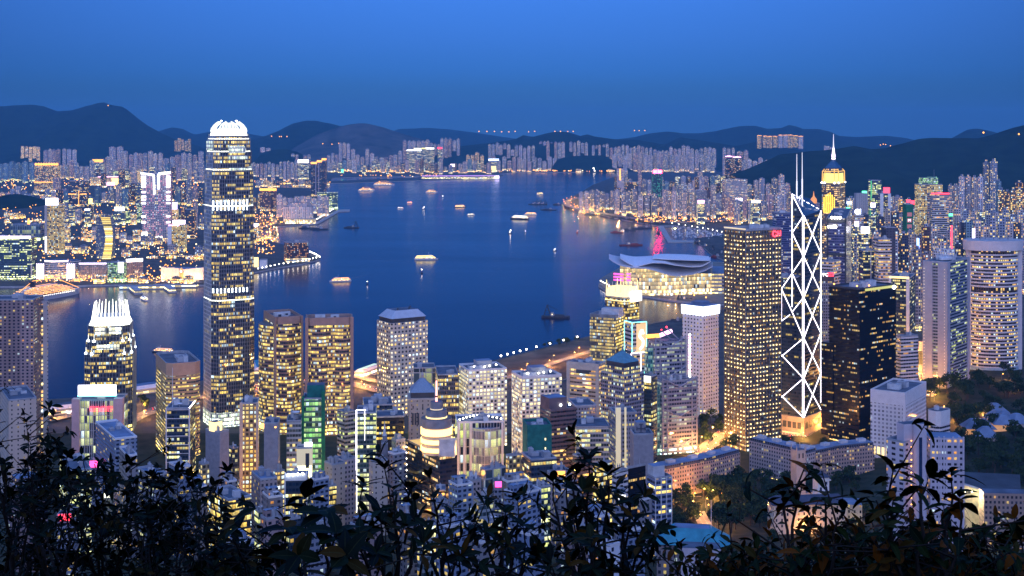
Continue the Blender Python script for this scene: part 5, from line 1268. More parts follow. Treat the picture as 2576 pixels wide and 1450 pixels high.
# neon hotel tower
def neonhotel():
    d = gd(604); t = slab('hotel_tower', 'tall pale tower edged by white neon bars and a deep central slot', 356, 427, 437, 604, 'screen_tower', 55, th=4, cat='skyscraper', plant=0, par=1)
    b = MB()
    for k in range(12):
        z = gz([447, 452, 458, 463, 470, 484, 495, 503, 512, 545, 560, 590][k], d)
        h = 11 if k < 4 else 5.5
        facebox(b, t, 'r', -.02, .14, z - h / 2, z + h / 2, 'sign_white', 2, 4); facebox(b, t, 'r', .88, 1.02, z - h / 2, z + h / 2, 'sign_white', 2, 4)
    b.build_each('neon_bar', t.root)
    b = MB(); x1, x2 = .43, .60; y = -.02
    b.tube(t.pt(-.04, y, gz(436, d)), t.pt(x1, y, gz(441, d)), 3.4, 'sign_white', 5); b.tube(t.pt(x1, y, gz(441, d)), t.pt(x1 + .02, y, gz(490, d)), 3.2, 'sign_white', 5)
    b.tube(t.pt(1.03, y, gz(435, d)), t.pt(x2, y, gz(438, d)), 4.5, 'sign_white', 5); b.tube(t.pt(x2, y, gz(438, d)), t.pt(x2, y, gz(477, d)), 3.4, 'sign_white', 5); b.build('neon_outline', t.root)
    b = MB(); facebox(b, t, 'r', x1 + .03, x2 - .02, gz(530, d), t.z1 + 1.2, 'fl_grey', .8, 1); b.build('central_slot', t.root)
    b = MB(); facebox(b, t, 'r', 0, .45, 4, gz(584, d), 'glow_white', 3, 6); facebox(b, t, 'r', .45, 1, 4, gz(596, d), 'glow_white', 4, 6); b.build('lit_podium', t.root)
neonhotel()
t = slab('hotel', 'small tower with white pylon, amber windows and pink-lit roof right of the neon tower', 431, 464, 566, 634, 'of_gold_blocks', 34, cat='hotel', plant=0)
b = MB(); facebox(b, t, 'r', -.32, 0, 4, t.z1 - 6, 'white_paint', 3, 20); b.build('white_pylon', t.root)
b = MB(); facebox(b, t, 'r', .08, 1.05, t.z1 + 2, t.z1 + 15, 'sign_pinkwhite', 1, 4); facebox(b, t, 'r', -.25, .6, t.z1 - 3, t.z1, 'sign_pink', 1.5, 4); b.build('roof_sign', t.root)
t = slab('office_tower', 'slim tower with violet-white cube sign right of the neon tower', 424, 446, 528, 580, 'fl_bright', 26, plant=0)
b = MB(); facebox(b, t, 'r', 0, .9, t.z1 + 2, t.z1 + 28, 'sign_violet', 1, 14); b.build('cube_sign', t.root)
slab('apartment_tower', 'dark slatted twin apartment tower left of the tallest tower', 463, 489, 528, 600, 'fl_dark', 30, cat='tower')
t = slab('office_tower', 'banded office with a white box sign on top and amber floors', 118, 154, 518, 640, 'of_gold_blocks', 36, plant=0)
b = MB(); facebox(b, t, 'r', -.18, .0, 4, t.z1 + 2, 'stone', 3, 10); facebox(b, t, 'r', -.14, -.02, 10, 60, 'sign_white', 3.4, 1); b.build('side_pylon', t.root)
b = MB(); facebox(b, t, 'r', -.12, .75, t.z1 + 2, t.z1 + 24, 'sign_white', 1, 6); b.build('roof_sign', t.root)
t = slab('office_block', 'pale-framed octagonal office block with a small red beacon at far left', 26, 101, 566, 606, 'of_fins_far', 60)
b = MB(); b.tube(t.pt(.55, .3, t.z1), t.pt(.55, .3, t.z1 + 22), 5, 'sign_orange', 6, 2); b.build('roof_beacon', t.root)
t = slab('apartment_tower', 'orange-crowned twin slab of amber flats at the left', 86, 147, 416, 500, 'fl_gold', 40, d=8300, cat='tower')
b = MB()
for k in range(9): b.ball(t.pt(.06 + k * .11, 0, t.z1 + 6), 9, 'sign_orange', 8)
b.build_each('crown_lamp', t.root)
b = MB(); facebox(b, t, 'r', 0, 1, gz(460, 8300), gz(458, 8300), 'sign_orange', 3, 3); b.build('light_belt', t.root)
t = slab('apartment_tower', 'dark twin residential tower with two lit slits left of the neon tower', 171, 218, 456, 520, 'fl_dark', 40, d=6700, cat='tower')
b = MB(); facebox(b, t, 'r', .55, .58, t.z0, t.z1 - 50, 'sign_orange', 2, 2); facebox(b, t, 'r', 0, .42, gz(490, 6700), gz(488, 6700), 'sign_orange', 2, 2); facebox(b, t, 'r', .64, 1, gz(490, 6700), gz(488, 6700), 'sign_orange', 2, 2); b.build_each('light_slit', t.root)
t = slab('office_block', 'bluish block with an orange-lit roof band below the peaked hill', 232, 259, 407, 445, 'fl_office', 40, d=10400)
b = MB(); facebox(b, t, 'r', 0, 1, t.z1 - 4, t.z1 + 18, 'sign_orange', 3, 6); b.build('roof_band', t.root)
def lightshow(u0, u1, v0_, v1_, d, m, label, name='roof_screen'):
    t = slab('office_block', label, u0, u1, v1_ + .5, 0, 'fl_office', 24, d=d, plant=0)
    b = MB(); facebox(b, t, 'r', 0, 1, gz(v1_, d), gz(v0_, d), m, 2, 5); b.build(name, t.root)
lightshow(222, 232, 500, 515, 6200, 'sign_yellow', 'small block under a pale green lit panel left of the yellow sail')
lightshow(287, 313, 521, 531, 5400, 'glow_white', 'block with a wide pale yellow roof sign left of the neon tower')
lightshow(212, 226, 526, 530, 5300, 'sign_white', 'low block with a small white roof sign above the sail tower')
# glowing stadium like mall behind
t = slab('station_mall', 'low wide mall with pink roof line and yellow glowing hall at the far left shore', 226, 326, 446, 464, 'fl_bright', 80, d=9200, plant=0)
b = MB(); facebox(b, t, 'r', .2, 1, t.z1, t.z1 + 5, 'sign_pink', 3, 6); facebox(b, t, 'r', .3, .62, 4, 26, 'sign_pink', 4, 4); facebox(b, t, 'r', .55, .98, 8, t.z1 - 8, 'sign_yellow', 3, 4); b.build('light_lines', t.root)
# harbour hall with sloping wings and clock tower
def harbourhall():
    d = gd(704); c = (gx(455, d), d + 40); root = thing('concert_hall', 'pale windowless hall with sweeping wing roofs lit from below', 'building', (*c, 4))
    b = MB(); k = lambda u, v, dd_=0: (gx(u, d), d + dd_, gz(v, d))
    P = [(405, 671, 0), (418, 674, 6), (432, 676, 16), (446, 677, 18), (460, 679, 10), (480, 677, 4), (506, 674, 0), (512, 673, 0)]
    for (u, v, o), (u2, v2, o2) in zip(P, P[1:]):
        b.face([k(u, 705, o), k(u2, 705, o2), k(u2, v2, o2), k(u, v, o)], 'hall_tile'); b.face([k(u, v, o), k(u2, v2, o2), k(u2, 678, 60), k(u, 678, 60)], 'roof_blue')
    b.face([k(405, 705, 60), k(405, 705, 0), k(405, 671, 0), k(405, 678, 60)], 'hall_tile'); b.build('wing_walls', root)
    l_ = MB()
    for u in range(408, 512, 8): l_.ball(k(u, 705, -14), 1.3, 'lamp_sodium')
    l_.build_each('floodlamp', root)
    for u in (415, 440, 470, 495): sphere_light('floodlight', root, k(u, 703, -22), 1.1e5, (1, .70, .40), 3)
    ct = thing('clock_tower', 'slim amber-lit clock tower before the pale hall', 'tower', (gx(456, d), d - 20, 4))
    q = MB(); x, y = gx(456.5, d - 20), d - 20; q.box((x, y), 9, 9, 3, gz(684, d - 20), 'clock_amber', 'stone'); q.build('shaft', ct); q = MB(); q.box((x, y), 10.5, 10.5, gz(684, d - 20), gz(681, d - 20), 'stone'); q.lathe((x, y, 0), [(4.6, gz(681, d - 20)), (4.4, gz(678, d - 20)), (2.5, gz(676, d - 20)), (.2, gz(673, d - 20))], 'clock_amber', 10); q.build('cupola', ct); q = MB(); q.tube((x, y - 5.6, gz(682.4, d - 20)), (x, y - 5.2, gz(682.4, d - 20)), 2.6, 'sign_white', 12); q.build('clock_face', ct)
mat('hall_tile', (.60, .48, .42), .6, var=.08); emis('clock_amber', (1.0, .52, .14), .8)  # floodlight on the clock tower put into its own glow
harbourhall()
# ---- the far promenade quarter right of the tallest tower
t = slab('apartment_tower', 'dark tall twin apartment tower with orange-lit crown by the water', 781, 820, 407, 495, 'fl_dark_slim', 50, cat='skyscraper', plant=0)
b = MB()
for a0, a1, dz in ((0, .4, -14), (.4, .72, -4), (.72, 1, 8)): facebox(b, t, 'r', a0, a1, t.z1 + dz, t.z1 + dz + 11, 'sign_orange', 2, 30)
b.build_each('orange_crown', t.root)
b = MB()
for a in (.3, .5): facebox(b, t, 'r', a, a + .05, t.z0, t.z1, 'pier_grey', 1.5, 3)
b.build_each('pale_rib', t.root)
slab('office_block', 'low dark green glass block at the foot of the dark twin tower', 796, 848, 485, 528, 'fl_officegreen', 40)
t = slab('apartment_tower', 'brown block of flats with orange-lit crown right of the tallest tower', 653, 694, 480, 532, 'fl_brown', 40, cat='tower')
b = MB()
for k in range(8): b.ball(t.pt(.05 + k * .13, 0, t.z1 + 5), 7, 'sign_orange', 8)
b.build_each('crown_lamp', t.root)
t = slab('estate_block', 'wide pale ribbed estate block shaped like a ship', 712, 784, 521, 556, 'fl_pale', 60, d=5600, plant=3)
b = MB()
for k in range(15): facebox(b, t, 'r', k / 15, k / 15 + .022, t.z0, t.z1, 'white_paint', 3, 4)
b.build_each('pale_rib', t.root)
b = MB(); b.prism(scale_poly(t.P, .62), t.z1, t.z1 + 17, 'fl_pale', 'roof_dark'); b.build('upper_tier', t.root)
t = slab('station_hall', 'long low lit station podium under the ship-shaped estate block', 716, 792, 552, 561, 'hall_glass', 30, d=5480, plant=0)
def terrace_hotel():
    d = gd(661); t = tower('hotel', 'dark brown stepped hotel with orange windows on the far promenade', 694, 722, 776, 612, d + 20, 'of_brown_amber', 22, D=40, cat='hotel', base=4, plant=1)
    b = MB(); b.prism([t.pt(-.05, -.3), t.pt(1.02, -.3), t.pt(1.02, 0), t.pt(-.05, 0)], 3, 14, 'hall_terraces', 'roof_dark'); b.build('terrace', t.root)
terrace_hotel()
slab('museum', 'small white lit block at the near end of the promenade', 652, 670, 655, 676, 'white_paint', 22, plant=0)
lightshow(628, 650, 648, 672, 3740, 'glow_warm', 'low block with warm lit front beside the tall tower', 'lit_front')
lightshow(626, 650, 563, 584, 4980, 'sign_pinkwhite', 'block with a big pinkish white screen beside the tall tower')
# ---- far shore signs
for u0, u1, v0_, v1_, d, m, lab in ((748, 776, 402, 410, 10300, 'sign_white', 'dark office with a white roof sign and red strip left of the dark twin towers'), (1132, 1146, 413, 420, 12000, 'sign_pinkwhite', 'far block with a square pink-white screen'), (1040, 1066, 373, 377, 13000, 'glow_white', 'far glass block, left of two with pale yellow tops'), (1068, 1092, 372, 376, 12900, 'glow_white', 'far glass block, right of two with pale yellow tops'), (1100, 1112, 371, 375, 12950, 'sign_red', 'far block with a red sign in the tall cluster'), (1228, 1255, 400, 405, 12200, 'sign_bluewhite', 'far block with a white roof sign near the old runway'), (858, 864, 426, 434, 11700, 'sign_green', 'small far block with a green sign at the water'), (1022, 1060, 377, 380, 12600, 'sign_white', 'long low far hall with a white roof line'), (1230, 1248, 418, 430, 12000, 'glow_warm', 'far block with an amber screen near the old runway')):
    lightshow(u0, u1, v0_, v1_, d, m, lab)
t = slab('ferry_pier', 'long low pier building with a violet light line on the old runway', 1060, 1252, 444, 452, 'fl_office', 30, d=10400, th=3, plant=0)
b = MB(); facebox(b, t, 'r', 0, .96, t.z1 - 1, t.z1 + 7, 'sign_violet_dim', 3, 4); facebox(b, t, 'r', .96, 1.02, 6, t.z1 + 3, 'sign_violet', 5, 8); b.build('light_line', t.root)
# ---- eastern district
t = slab('office_tower', 'dark tower flecked with green lights under two red roof signs', 1640, 1666, 437, 0, 'of_greendots', 40, d=7000, plant=0, cat='office tower')
b = MB(); facebox(b, t, 'r', .1, .46, t.z1 + 1, t.z1 + 18, 'sign_red_hot', 2, 4); facebox(b, t, 'r', .52, .94, t.z1 + 1, t.z1 + 18, 'sign_red_hot', 2, 4); b.build_each('red_sign', t.root)
slab('office_tower', 'tall dark slab tower beside the pale waterfront row', 1573, 1606, 459, 525, 'fl_dark', 40, d=6150, plant=1, cat='office tower')
slab('office_tower', 'grey slab tower of fine ribs right of the pale waterfront row', 1590, 1612, 470, 0, 'of_slate', 40, d=6300, plant=1)
t = slab('apartment_tower', 'pale tower with one orange-lit edge above the curving road', 1552, 1570, 425, 0, 'fl_pale', 30, d=7600, plant=0, cat='tower')
b = MB(); facebox(b, t, 'r', .3, .5, t.z0 + 100, t.z1, 'sign_orange', 2, 2); b.build('lit_edge', t.root)
slab('office_tower', 'curved glass tower with a pinkish screen among the eastern flats', 1750, 1778, 480, 545, 'of_slate', 40, d=5700)
slab('mall', 'wide white-lit ribbed store block in the eastern district', 1826, 1880, 452, 0, 'of_band_white', 40, d=6400)
for u0, u1, v0_, v1_, d, m, lab in ((1850, 1868, 499, 506, 5500, 'sign_pinkwhite', 'flats with a pink-white roof sign above the boat basin'), (1890, 1912, 504, 511, 5400, 'glow_white', 'flats with a pale yellow roof sign left of the braced tower'), (1754, 1772, 504, 512, 5450, 'sign_pink', 'block with a pinkish screen over the basin road'), (2168, 2180, 481, 487, 4300, 'sign_green', 'blank pale grey slab with a green roof sign right of the golden spire'), (2222, 2238, 472, 486, 4000, 'sign_red', 'white-ribbed tower with a square red roof sign'), (2332, 2356, 446, 454, 3900, 'sign_greenwhite', 'wide grid tower with a green-white roof sign and a mast'), (2280, 2290, 503, 510, 4000, 'sign_red', 'block with a small red roof sign'), (2291, 2306, 505, 514, 3950, 'sign_red', 'block with a wide red roof sign'), (2378, 2396, 538, 544, 3400, 'sign_green', 'dark block with a green roof sign right of the round tower'), (2130, 2142, 507, 514, 3900, 'sign_bluewhite', 'narrow block with a bluish roof sign beside the golden spire'), (2128, 2138, 522, 545, 3800, 'sign_green', 'narrow block with a vertical green sign beside the golden spire'), (2166, 2187, 571, 587, 2900, 'sign_white', 'low block with a big white screen in the bright street'), (2190, 2202, 511, 522, 3700, 'sign_violet', 'block with a violet-white screen above the bright street'), (2150, 2160, 557, 570, 2950, 'sign_pinkwhite', 'block with a pinkish screen in the bright street'), (2306, 2312, 600, 637, 2700, 'sign_blue', 'narrow block with a vertical blue sign left of the oval tower'), (2392, 2395, 568, 632, 2900, 'sign_red', 'narrow block with a vertical red strip left of the oval tower'), (2446, 2452, 575, 602, 3000, 'sign_pinkwhite', 'narrow block with a vertical white strip behind the oval tower')):
    lightshow(u0, u1, v0_, v1_, d, m, lab)
t = slab('office_tower', 'blank pale slab right of the golden spire', 2153, 2183, 488, 0, 'of_blank', 25, d=4250, plant=1)
t = slab('office_tower', 'glass tower with a green-lit left edge right of the golden spire', 2190, 2217, 455, 0, 'of_dark_teal', 30, d=4100, plant=0)
b = MB(); facebox(b, t, 'r', -.02, .06, t.z1 - 60, t.z1, 'sign_green_dim', 1.5, 3); b.build('lit_edge', t.root)
t = slab('office_tower', 'white-sided slim tower with reddish top under the square red sign', 2213, 2241, 488, 0, 'of_dark_blue', 25, d=3900, plant=0)
b = MB(); facebox(b, t, 'r', 0, .3, t.z0, t.z1, 'white_paint', 1.5, 3); facebox(b, t, 'r', .72, 1, t.z0, t.z1, 'white_paint', 1.5, 3); b.build_each('white_side', t.root)
t = slab('office_tower', 'large grid-windowed tower with green crown box and mast near the right', 2312, 2371, 465, 0, 'of_gold_blocks', 40, d=3700, plant=2, cat='office tower')
b = MB(); b.prism(scale_poly(t.P, .7), t.z1, t.z1 + 20, 'of_green_glass', 'roof_dark'); b.build('crown_box', t.root); b = MB(); b.tube(t.pt(.72, .4, t.z1), t.pt(.72, .4, t.z1 + 42), .9, 'steel', 5, .4); b.build('mast', t.root)
t = slab('office_tower', 'round-fronted banded tower with a thin pink roof ring at right', 2343, 2387, 489, 0, 'of_band_white', 34, d=3350, plant=1, cat='office tower')
b = MB(); facebox(b, t, 'r', -.02, 1.02, t.z1, t.z1 + 3, 'sign_red', 1.5, 3); b.build('roof_ring', t.root)
t = slab('scaffolded_tower', 'narrow building wrapped in green netting with three white panels, the middle lettered', 2278, 2297, 515, 0, 'green_net', 25, d=3300, plant=1)
b = MB()
for v in (540, 555, 570): facebox(b, t, 'r', .18, .82, gz(v + 5, 3300), gz(v - 5, 3300), 'sign_panel_rose', .8, .9)
b.build_each('hoarding_panel', t.root); text('M', 'panel_lettering', t.root, (gx(2287.5, 3297), 3297, gz(555, 3297)), 9, 0, 'neon_white')
t = slab('office_block', 'white portal-shaped block with a round white sign and exclamation mark', 2150, 2173, 543, 0, 'of_band_white', 25, d=3300, plant=1)
b = MB(); x, z = gx(2157, 3298), gz(533, 3298); b.tube((x, 3297, z), (x, 3299, z), 7, 'sign_white', 14); x2 = gx(2164.5, 3298); b.box((x2, 3298), 2.4, 1.5, z - 2, z + 7, 'sign_bluewhite'); b.ball((x2, 3298, z - 5), 1.6, 'sign_bluewhite'); b.build('round_sign', t.root)
t = slab('hotel', 'pale block topped by an orange-lit lantern cone left of the golden spire', 2034, 2062, 512, 0, 'fl_pink', 25, d=4300, plant=0)
b = MB(); b.lathe((*t.pt(.5, .3), 0), [(11, t.z1), (10, t.z1 + 14), (3, t.z1 + 22), (.3, t.z1 + 40)], 'sign_orange_dim', 10); b.build('lantern_cone', t.root)
t = slab('office_block', 'violet-lit glass block left of the braced tower top', 1952, 1996, 537, 0, 'purple_glass', 40, d=3000, plant=2)
emis('floodlit_hotwhite', (1.0, .95, .45), 5.0); emis('wall_lit_cream', (1.0, .84, .42), .45, False, (.6, .55, .42)); emis('glow_soft_amber', (1.0, .45, .12), .5, False, (.4, .3, .2))  # floodlight on walls put into the walls' own glow
mat('brown_stone', (.16, .11, .12), .7); mat('stone_grey', (.20, .20, .23), .8); mat('blank_concrete', (.30, .29, .32), .85, var=.14, scale=.3); mat('emblem_dark', (.10, .10, .13), .7)
facade('of_brown_bands', (.20, .13, .13), (.02, .02, .03), .14, 3.4, 4.4, .96, .46, (1, .5, .12), YB, 1.4, .9, .5); facade('of_band_lit', (.34, .38, .40), (.05, .08, .09), .5, 2.8, 4.8, .92, .56, YA, GB, 1.2, .9, .5)
facade('of_stripe', (.22, .26, .40), (.02, .03, .06), .14, 3, 3.8, .95, .55, YA, YB, 2.4, .8, .4)
facade('res_grey', (.29, .28, .30), (.03, .03, .05), .15, 5.0, 3.8, .45, .5, WA, YB, 1.2, .2, .8, strip=.35, sw=8)
# ================================================================ near ranks below the viewpoint
def near(name, label, u0, c, u1, vt, d, m, th=30, **k): return tower(name, label, u0, c, u1, vt, d, m, th, cat=k.pop('cat', 'building'), **k)
# stone tower with pyramid roof
def pyramid():
    d = 1440; t = near('office_tower', 'beige stone tower with a blue pyramid roof and lantern beside the red mast', 1024, 1029, 1098, 1008, d, 'stone_face', 6, D=30, plant=0, cat='office tower')
    b = MB(); b.prism(scale_poly(t.P, 1.05), t.z1, t.z1 + 2, 'stone', 'stone', bottom=True); b.prism(scale_poly(t.P, .86), t.z1 + 2, t.z1 + 8, 'dark_steel', 'roof_dark'); b.build('colonnade', t.root)
    r_ = MB(); r_.prism(scale_poly(t.P, .93), t.z1 + 8, gz(958, d), 'roof_ribbed', 'roof_ribbed', scale_poly(t.P, .13)); r_.build('pyramid_roof', t.root)
    l_ = MB(); z = gz(958, d); l_.lathe((*t.c, 0), [(2, z), (2, z + 3), (2.4, z + 3.2), (1.2, z + 5.4), (.25, z + 6.2), (.2, z + 12)], 'stone', 8); l_.build('lantern', t.root)
    w_ = MB()
    for a in (.1, .2, .30, .62, .8): facebox(w_, t, 'r', a, a + .07, t.z1 - 27, t.z1 - 14, 'dark_steel', .25, .4)
    for a in (.15, .5, .85): facebox(w_, t, 'r', a - .02, a + .02, t.z1 - 9, t.z1 - 6, 'dark_steel', .25, .4)
    w_.build_each('tall_window', t.root)
    p = MB()
    for a in (.03, .97): x, y = t.pt(a, -.03); p.lathe((x, y, 0), [(1.8, t.z1 - 34), (1.5, t.z1 - 24), (.1, t.z1 - 8)], 'stone', 6)
    p.build_each('corner_obelisk', t.root)
mat('roof_ribbed', (.20, .28, .38), .5, var=.15, scale=.6); facade('stone_face', (.52, .44, .37), (.03, .03, .04), .1, 6, 4.5, .2, .4, YA, YB, 1, .1, .8)
pyramid()
# stepped round drums with glowing rings
def drums():
    d = 1290; t = near('office_tower', 'dark glass tower topped by stepped round drums with glowing rings and a red mast', 1022, 1106, 1150, 1150, d, 'of_dark_amber', 30, plant=0, cat='office tower', parm='glow_soft_edge')
    c = (gx(1098, d + 18), d + 18); z = t.z1
    b = MB(); b.prism(scale_poly(t.P, .985), z + .1, z + 1, 'terrace_glow', 'terrace_glow'); b.build('lit_terrace', t.root)  # light on the terrace floor put in as its own glow
    k = d / F; r1 = 40 * k
    dr = MB(); dr.prism(circle(c, r1 * .94, 32), z, z + 27, 'stone', 'roof_dark'); dr.prism(circle(c, r1 * 1.0, 32), z + 27, z + 35, 'drum_grey', 'roof_dark', circle(c, r1 * .98, 32)); dr.prism(circle(c, r1 * .66, 28), z + 35, z + 43, 'drum_grey', 'roof_dark'); dr.prism(circle(c, r1 * .38, 24), z + 43, z + 51, 'drum_grey', 'roof_dark'); dr.build_each('stepped_drum', t.root)
    g = MB()
    for zz, h in ((z + 3, 4), (z + 11, 4), (z + 19, 6.5)): g.prism(circle(c, r1 * 1.01, 40), zz, zz + h, 'ring_white', 'ring_white', bottom=True)
    g.prism(circle(c, r1 * .68, 28), z + 35.2, z + 36.6, 'glow_warm', None); g.prism(circle(c, r1 * .40, 24), z + 43.2, z + 44.2, 'glow_soft', None); g.build_each('glowing_ring', t.root)
    for k_ in (-1, 1): sphere_light('added_ring_glow', t.root, (c[0] + k_ * 24, c[1] - 17, z + 7), 9000, (1, .55, .15), 1.5)  # lights without fittings, added to spread ring glow over the terrace
    m_ = MB(); m_.tube((*c, z + 51), (*c, gz(1010, d)), 1.1, 'sign_red_white', 8); m_.tube((*c, gz(1009, d)), (*c, gz(1005, d)), 1.2, 'hull_red', 8); m_.tube((*c, gz(1005, d)), (*c, gz(967, d)), 1.0, 'sign_red_white', 8, .8); m_.build('red_mast', t.root)
    w_ = MB(); w_.box((c[0] + 12, c[1] - 14), 16, 9, z + .5, z + 17, 'plant_white', 'roof_pale', R(-10)); w_.build('stair_house', t.root)
    e = MB()
    for q in range(14): e.ball((*t.pt(-.01, .99), z - 6 - q * 6), .8, 'lamp_white')
    e.build_each('edge_lamp', t.root)
emis('ring_white', (1.0, .62, .22), 3.2); emis('sign_red_white', (1.0, .40, .34), 3.2); emis('terrace_glow', (1.0, .62, .16), .8, False); mat('glow_soft_edge', (.5, .4, .3), .6); mat('drum_grey', (.30, .28, .30), .6)
facade('of_dark_amber', (.03, .035, .06), (.012, .02, .05), .32, 3.4, 4.6, .9, .5, (1, .45, .08), (1, .8, .4), 1.3, 1.0, .2, gr=.05)
drums()
# bowed white-ribbed tower
def bowed():
    d = 1370; t = near('office_tower', 'white-framed tower with a bowed glass bay and roof lamps', 1145, 1150, 1268, 1066, d, 'of_fins', 6, D=36, plant=3, cat='office tower', par=2, parm='white_paint')
    P = []
    for k in range(13):
        f = k / 12; a = .30 + .62 * f; x, y = t.pt(a, 0); h = math.sin(math.pi * f) ** .8 * 8; P.append((x - t.l[0] * h, y - t.l[1] * h))
    P += [t.pt(.92, .1), t.pt(.30, .1)]
    b = MB(); b.prism(P, t.z0 - 5, t.z1 - 5, 'of_fins', 'roof_blue'); b.build('bowed_bay', t.root)
    f = MB()
    for (x, y), (x2, y2) in zip(P[:13], P[1:13]):
        for s in (0, .5): f.tube((x + (x2 - x) * s, y + (y2 - y) * s - .3, t.z0), (x + (x2 - x) * s, y + (y2 - y) * s - .3, t.z1 - 4), .28, 'white_paint', 4)
    f.build_each('white_rib', t.root)
    f = MB()
    for a in (0, .13, .27, .94): facebox(f, t, 'r', a, a + .05, t.z0, t.z1, 'white_paint', .8, 1)
    f.build_each('white_pier', t.root)
    l_ = MB()
    for k in range(12): l_.ball((*t.pt(.06 + k * .08, .1 + .5 * math.sin(k * .29)), t.z1 + 3.4), .9, 'lamp_white')
    l_.build_each('roof_lamp', t.root); dish(t, .8, .4, t.z1, 4); dish(t, .9, .5, t.z1, 3)
bowed()
# granite tower with teal pyramid
def teal_pyramid():
    d = 1470; t = near('office_tower', 'grey granite tower with stepped shoulders and a teal glass pyramid top', 1512, 1571, 1620, 948, d, 'of_granite', 42, plant=0, cat='office tower')
    s = MB(); s.prism(scale_poly(t.P, .84), t.z1, gz(928, d), 'of_granite', 'roof_dark'); s.build('upper_stage', t.root)
    z = gz(928, d); P = scale_poly(t.P, .76)
    b = MB(); b.prism(P, z, z + 5, 'dark_steel', None); b.prism(scale_poly(t.P, .80), z + 5, gz(893, d), 'copper_roof', 'copper_roof', scale_poly(t.P, .10)); b.tube((*t.c, gz(893, d)), (*t.c, gz(880, d)), 1.6, 'copper_roof', 6, .4); b.build('pyramid_roof', t.root)
teal_pyramid()
t = near('office_tower', 'dark blue curved glass tower with bright lobby lights beside the granite tower', 1612, 1640, 1653, 950, 1500, 'of_dark_blue', 60, plant=2, cat='office tower')
b = MB(); facebox(b, t, 'l', .1, 1, t.z1 - 6, t.z1 + 1, 'glow_white', .6, 1); b.build('top_floor_lights', t.root)
# brown stepped block and its neighbours
t = near('office_block', 'brown brick office block with dark window bands and roof floodlamps', 1358, 1386, 1450, 1035, 1330, 'of_brown_bands', 24, plant=1, parm='brown_stone')
b = MB(); b.box(t.pt(.35, .55), 20, 20, t.z1, gz(1000, 1340), 'brown_stone', 'roof_blue', t.rot); b.build('roof_house', t.root)
b = MB()
for a in (.45, .8): b.tube(t.pt(a, .15, t.z1), t.pt(a, .15, t.z1 + 4), .15, 'steel', 4); b.ball(t.pt(a, .15, t.z1 + 4.4), 1.2, 'lamp_cool')
b.build_each('roof_lamp', t.root)
t = near('office_block', 'flat bluish roof block with pale fins behind the brown office block', 1440, 1447, 1500, 1024, 1430, 'of_slate', 10, D=40, plant=3)
t = near('office_block', 'wide office with pale lit bands and a deep blue flat roof', 1447, 1450, 1535, 1076, 1330, 'of_band_lit', 4, D=40, plant=2, par=1)
t = near('scaffolded_block', 'block wrapped in teal scaffold netting before the white gridded office', 1318, 1326, 1388, 1078, 1270, 'teal_net', 8, D=30, plant=3, wallname='netting', par=3, parm='teal_net')
b = MB()
for k in range(7): facebox(b, t, 'r', .72, .76, t.z1 - 12 - k * 9, t.z1 - 10 - k * 9, 'lamp_point', .4, .5)
b.build_each('stair_lamp', t.root)
t = near('office_block', 'low dark block with a round-topped glass front below the netted block', 1311, 1336, 1400, 1160, 1160, 'of_dark_blue', 18, plant=3)
t = near('office_tower', 'slim tower with a pale yellow lit wall and slot windows', 1541, 1548, 1602, 1042, 1260, 'of_slate', 10, D=26, plant=1, cat='office tower')
b = MB(); facebox(b, t, 'r', .02, .24, t.z0, t.z1 + 6, 'wall_lit_cream', 1.4, 2); facebox(b, t, 'r', .42, .5, t.z0, t.z1 + 6, 'wall_lit_cream', 1.4, 2); b.build_each('cream_pier', t.root)
b = MB(); b.tube(t.pt(.0, 0, t.z1), t.pt(.0, 0, gz(1000, 1260)), .4, 'white_paint', 5, .2); b.build('flagpole', t.root)
t = near('concrete_tower', 'blank grey concrete block with a cross emblem on its taller rear wall', 1590, 1594, 1644, 1096, 1180, 'blank_concrete', 4, D=22, plant=1)
b = MB(); P = [t.pt(.22, .5), t.pt(.72, .5), t.pt(.72, .9), t.pt(.22, .9)]; b.prism(P, t.z1 - 1, gz(1064, 1190), 'blank_concrete', 'roof_blue'); b.build('rear_wall', t.root)
b = MB(); x, y, z = t.pt(.47, .48, gz(1079, 1190)); q = .9
for dx, dz, w_, h in ((0, 0, 1.1, 8), (0, 0, 8, 1.1)): b.prism([(x - w_ / 2, y - .5), (x + w_ / 2, y - .5), (x + w_ / 2, y), (x - w_ / 2, y)], z - h / 2, z + h / 2, 'emblem_dark', 'emblem_dark', bottom=True)
for dx, dz in ((0, 3.7), (0, -3.7)): b.prism([(x - 1.6, y - .6), (x + 1.6, y - .6), (x + 1.6, y - .1), (x - 1.6, y - .1)], z + dz - .5, z + dz + .5, 'emblem_dark', 'emblem_dark', bottom=True)
for dx in (-3.7, 3.7): b.prism([(x + dx - .5, y - .6), (x + dx + .5, y - .6), (x + dx + .5, y - .1), (x + dx - .5, y - .1)], z - 1.6, z + 1.6, 'emblem_dark', 'emblem_dark', bottom=True)
b.build('cross_emblem', t.root)
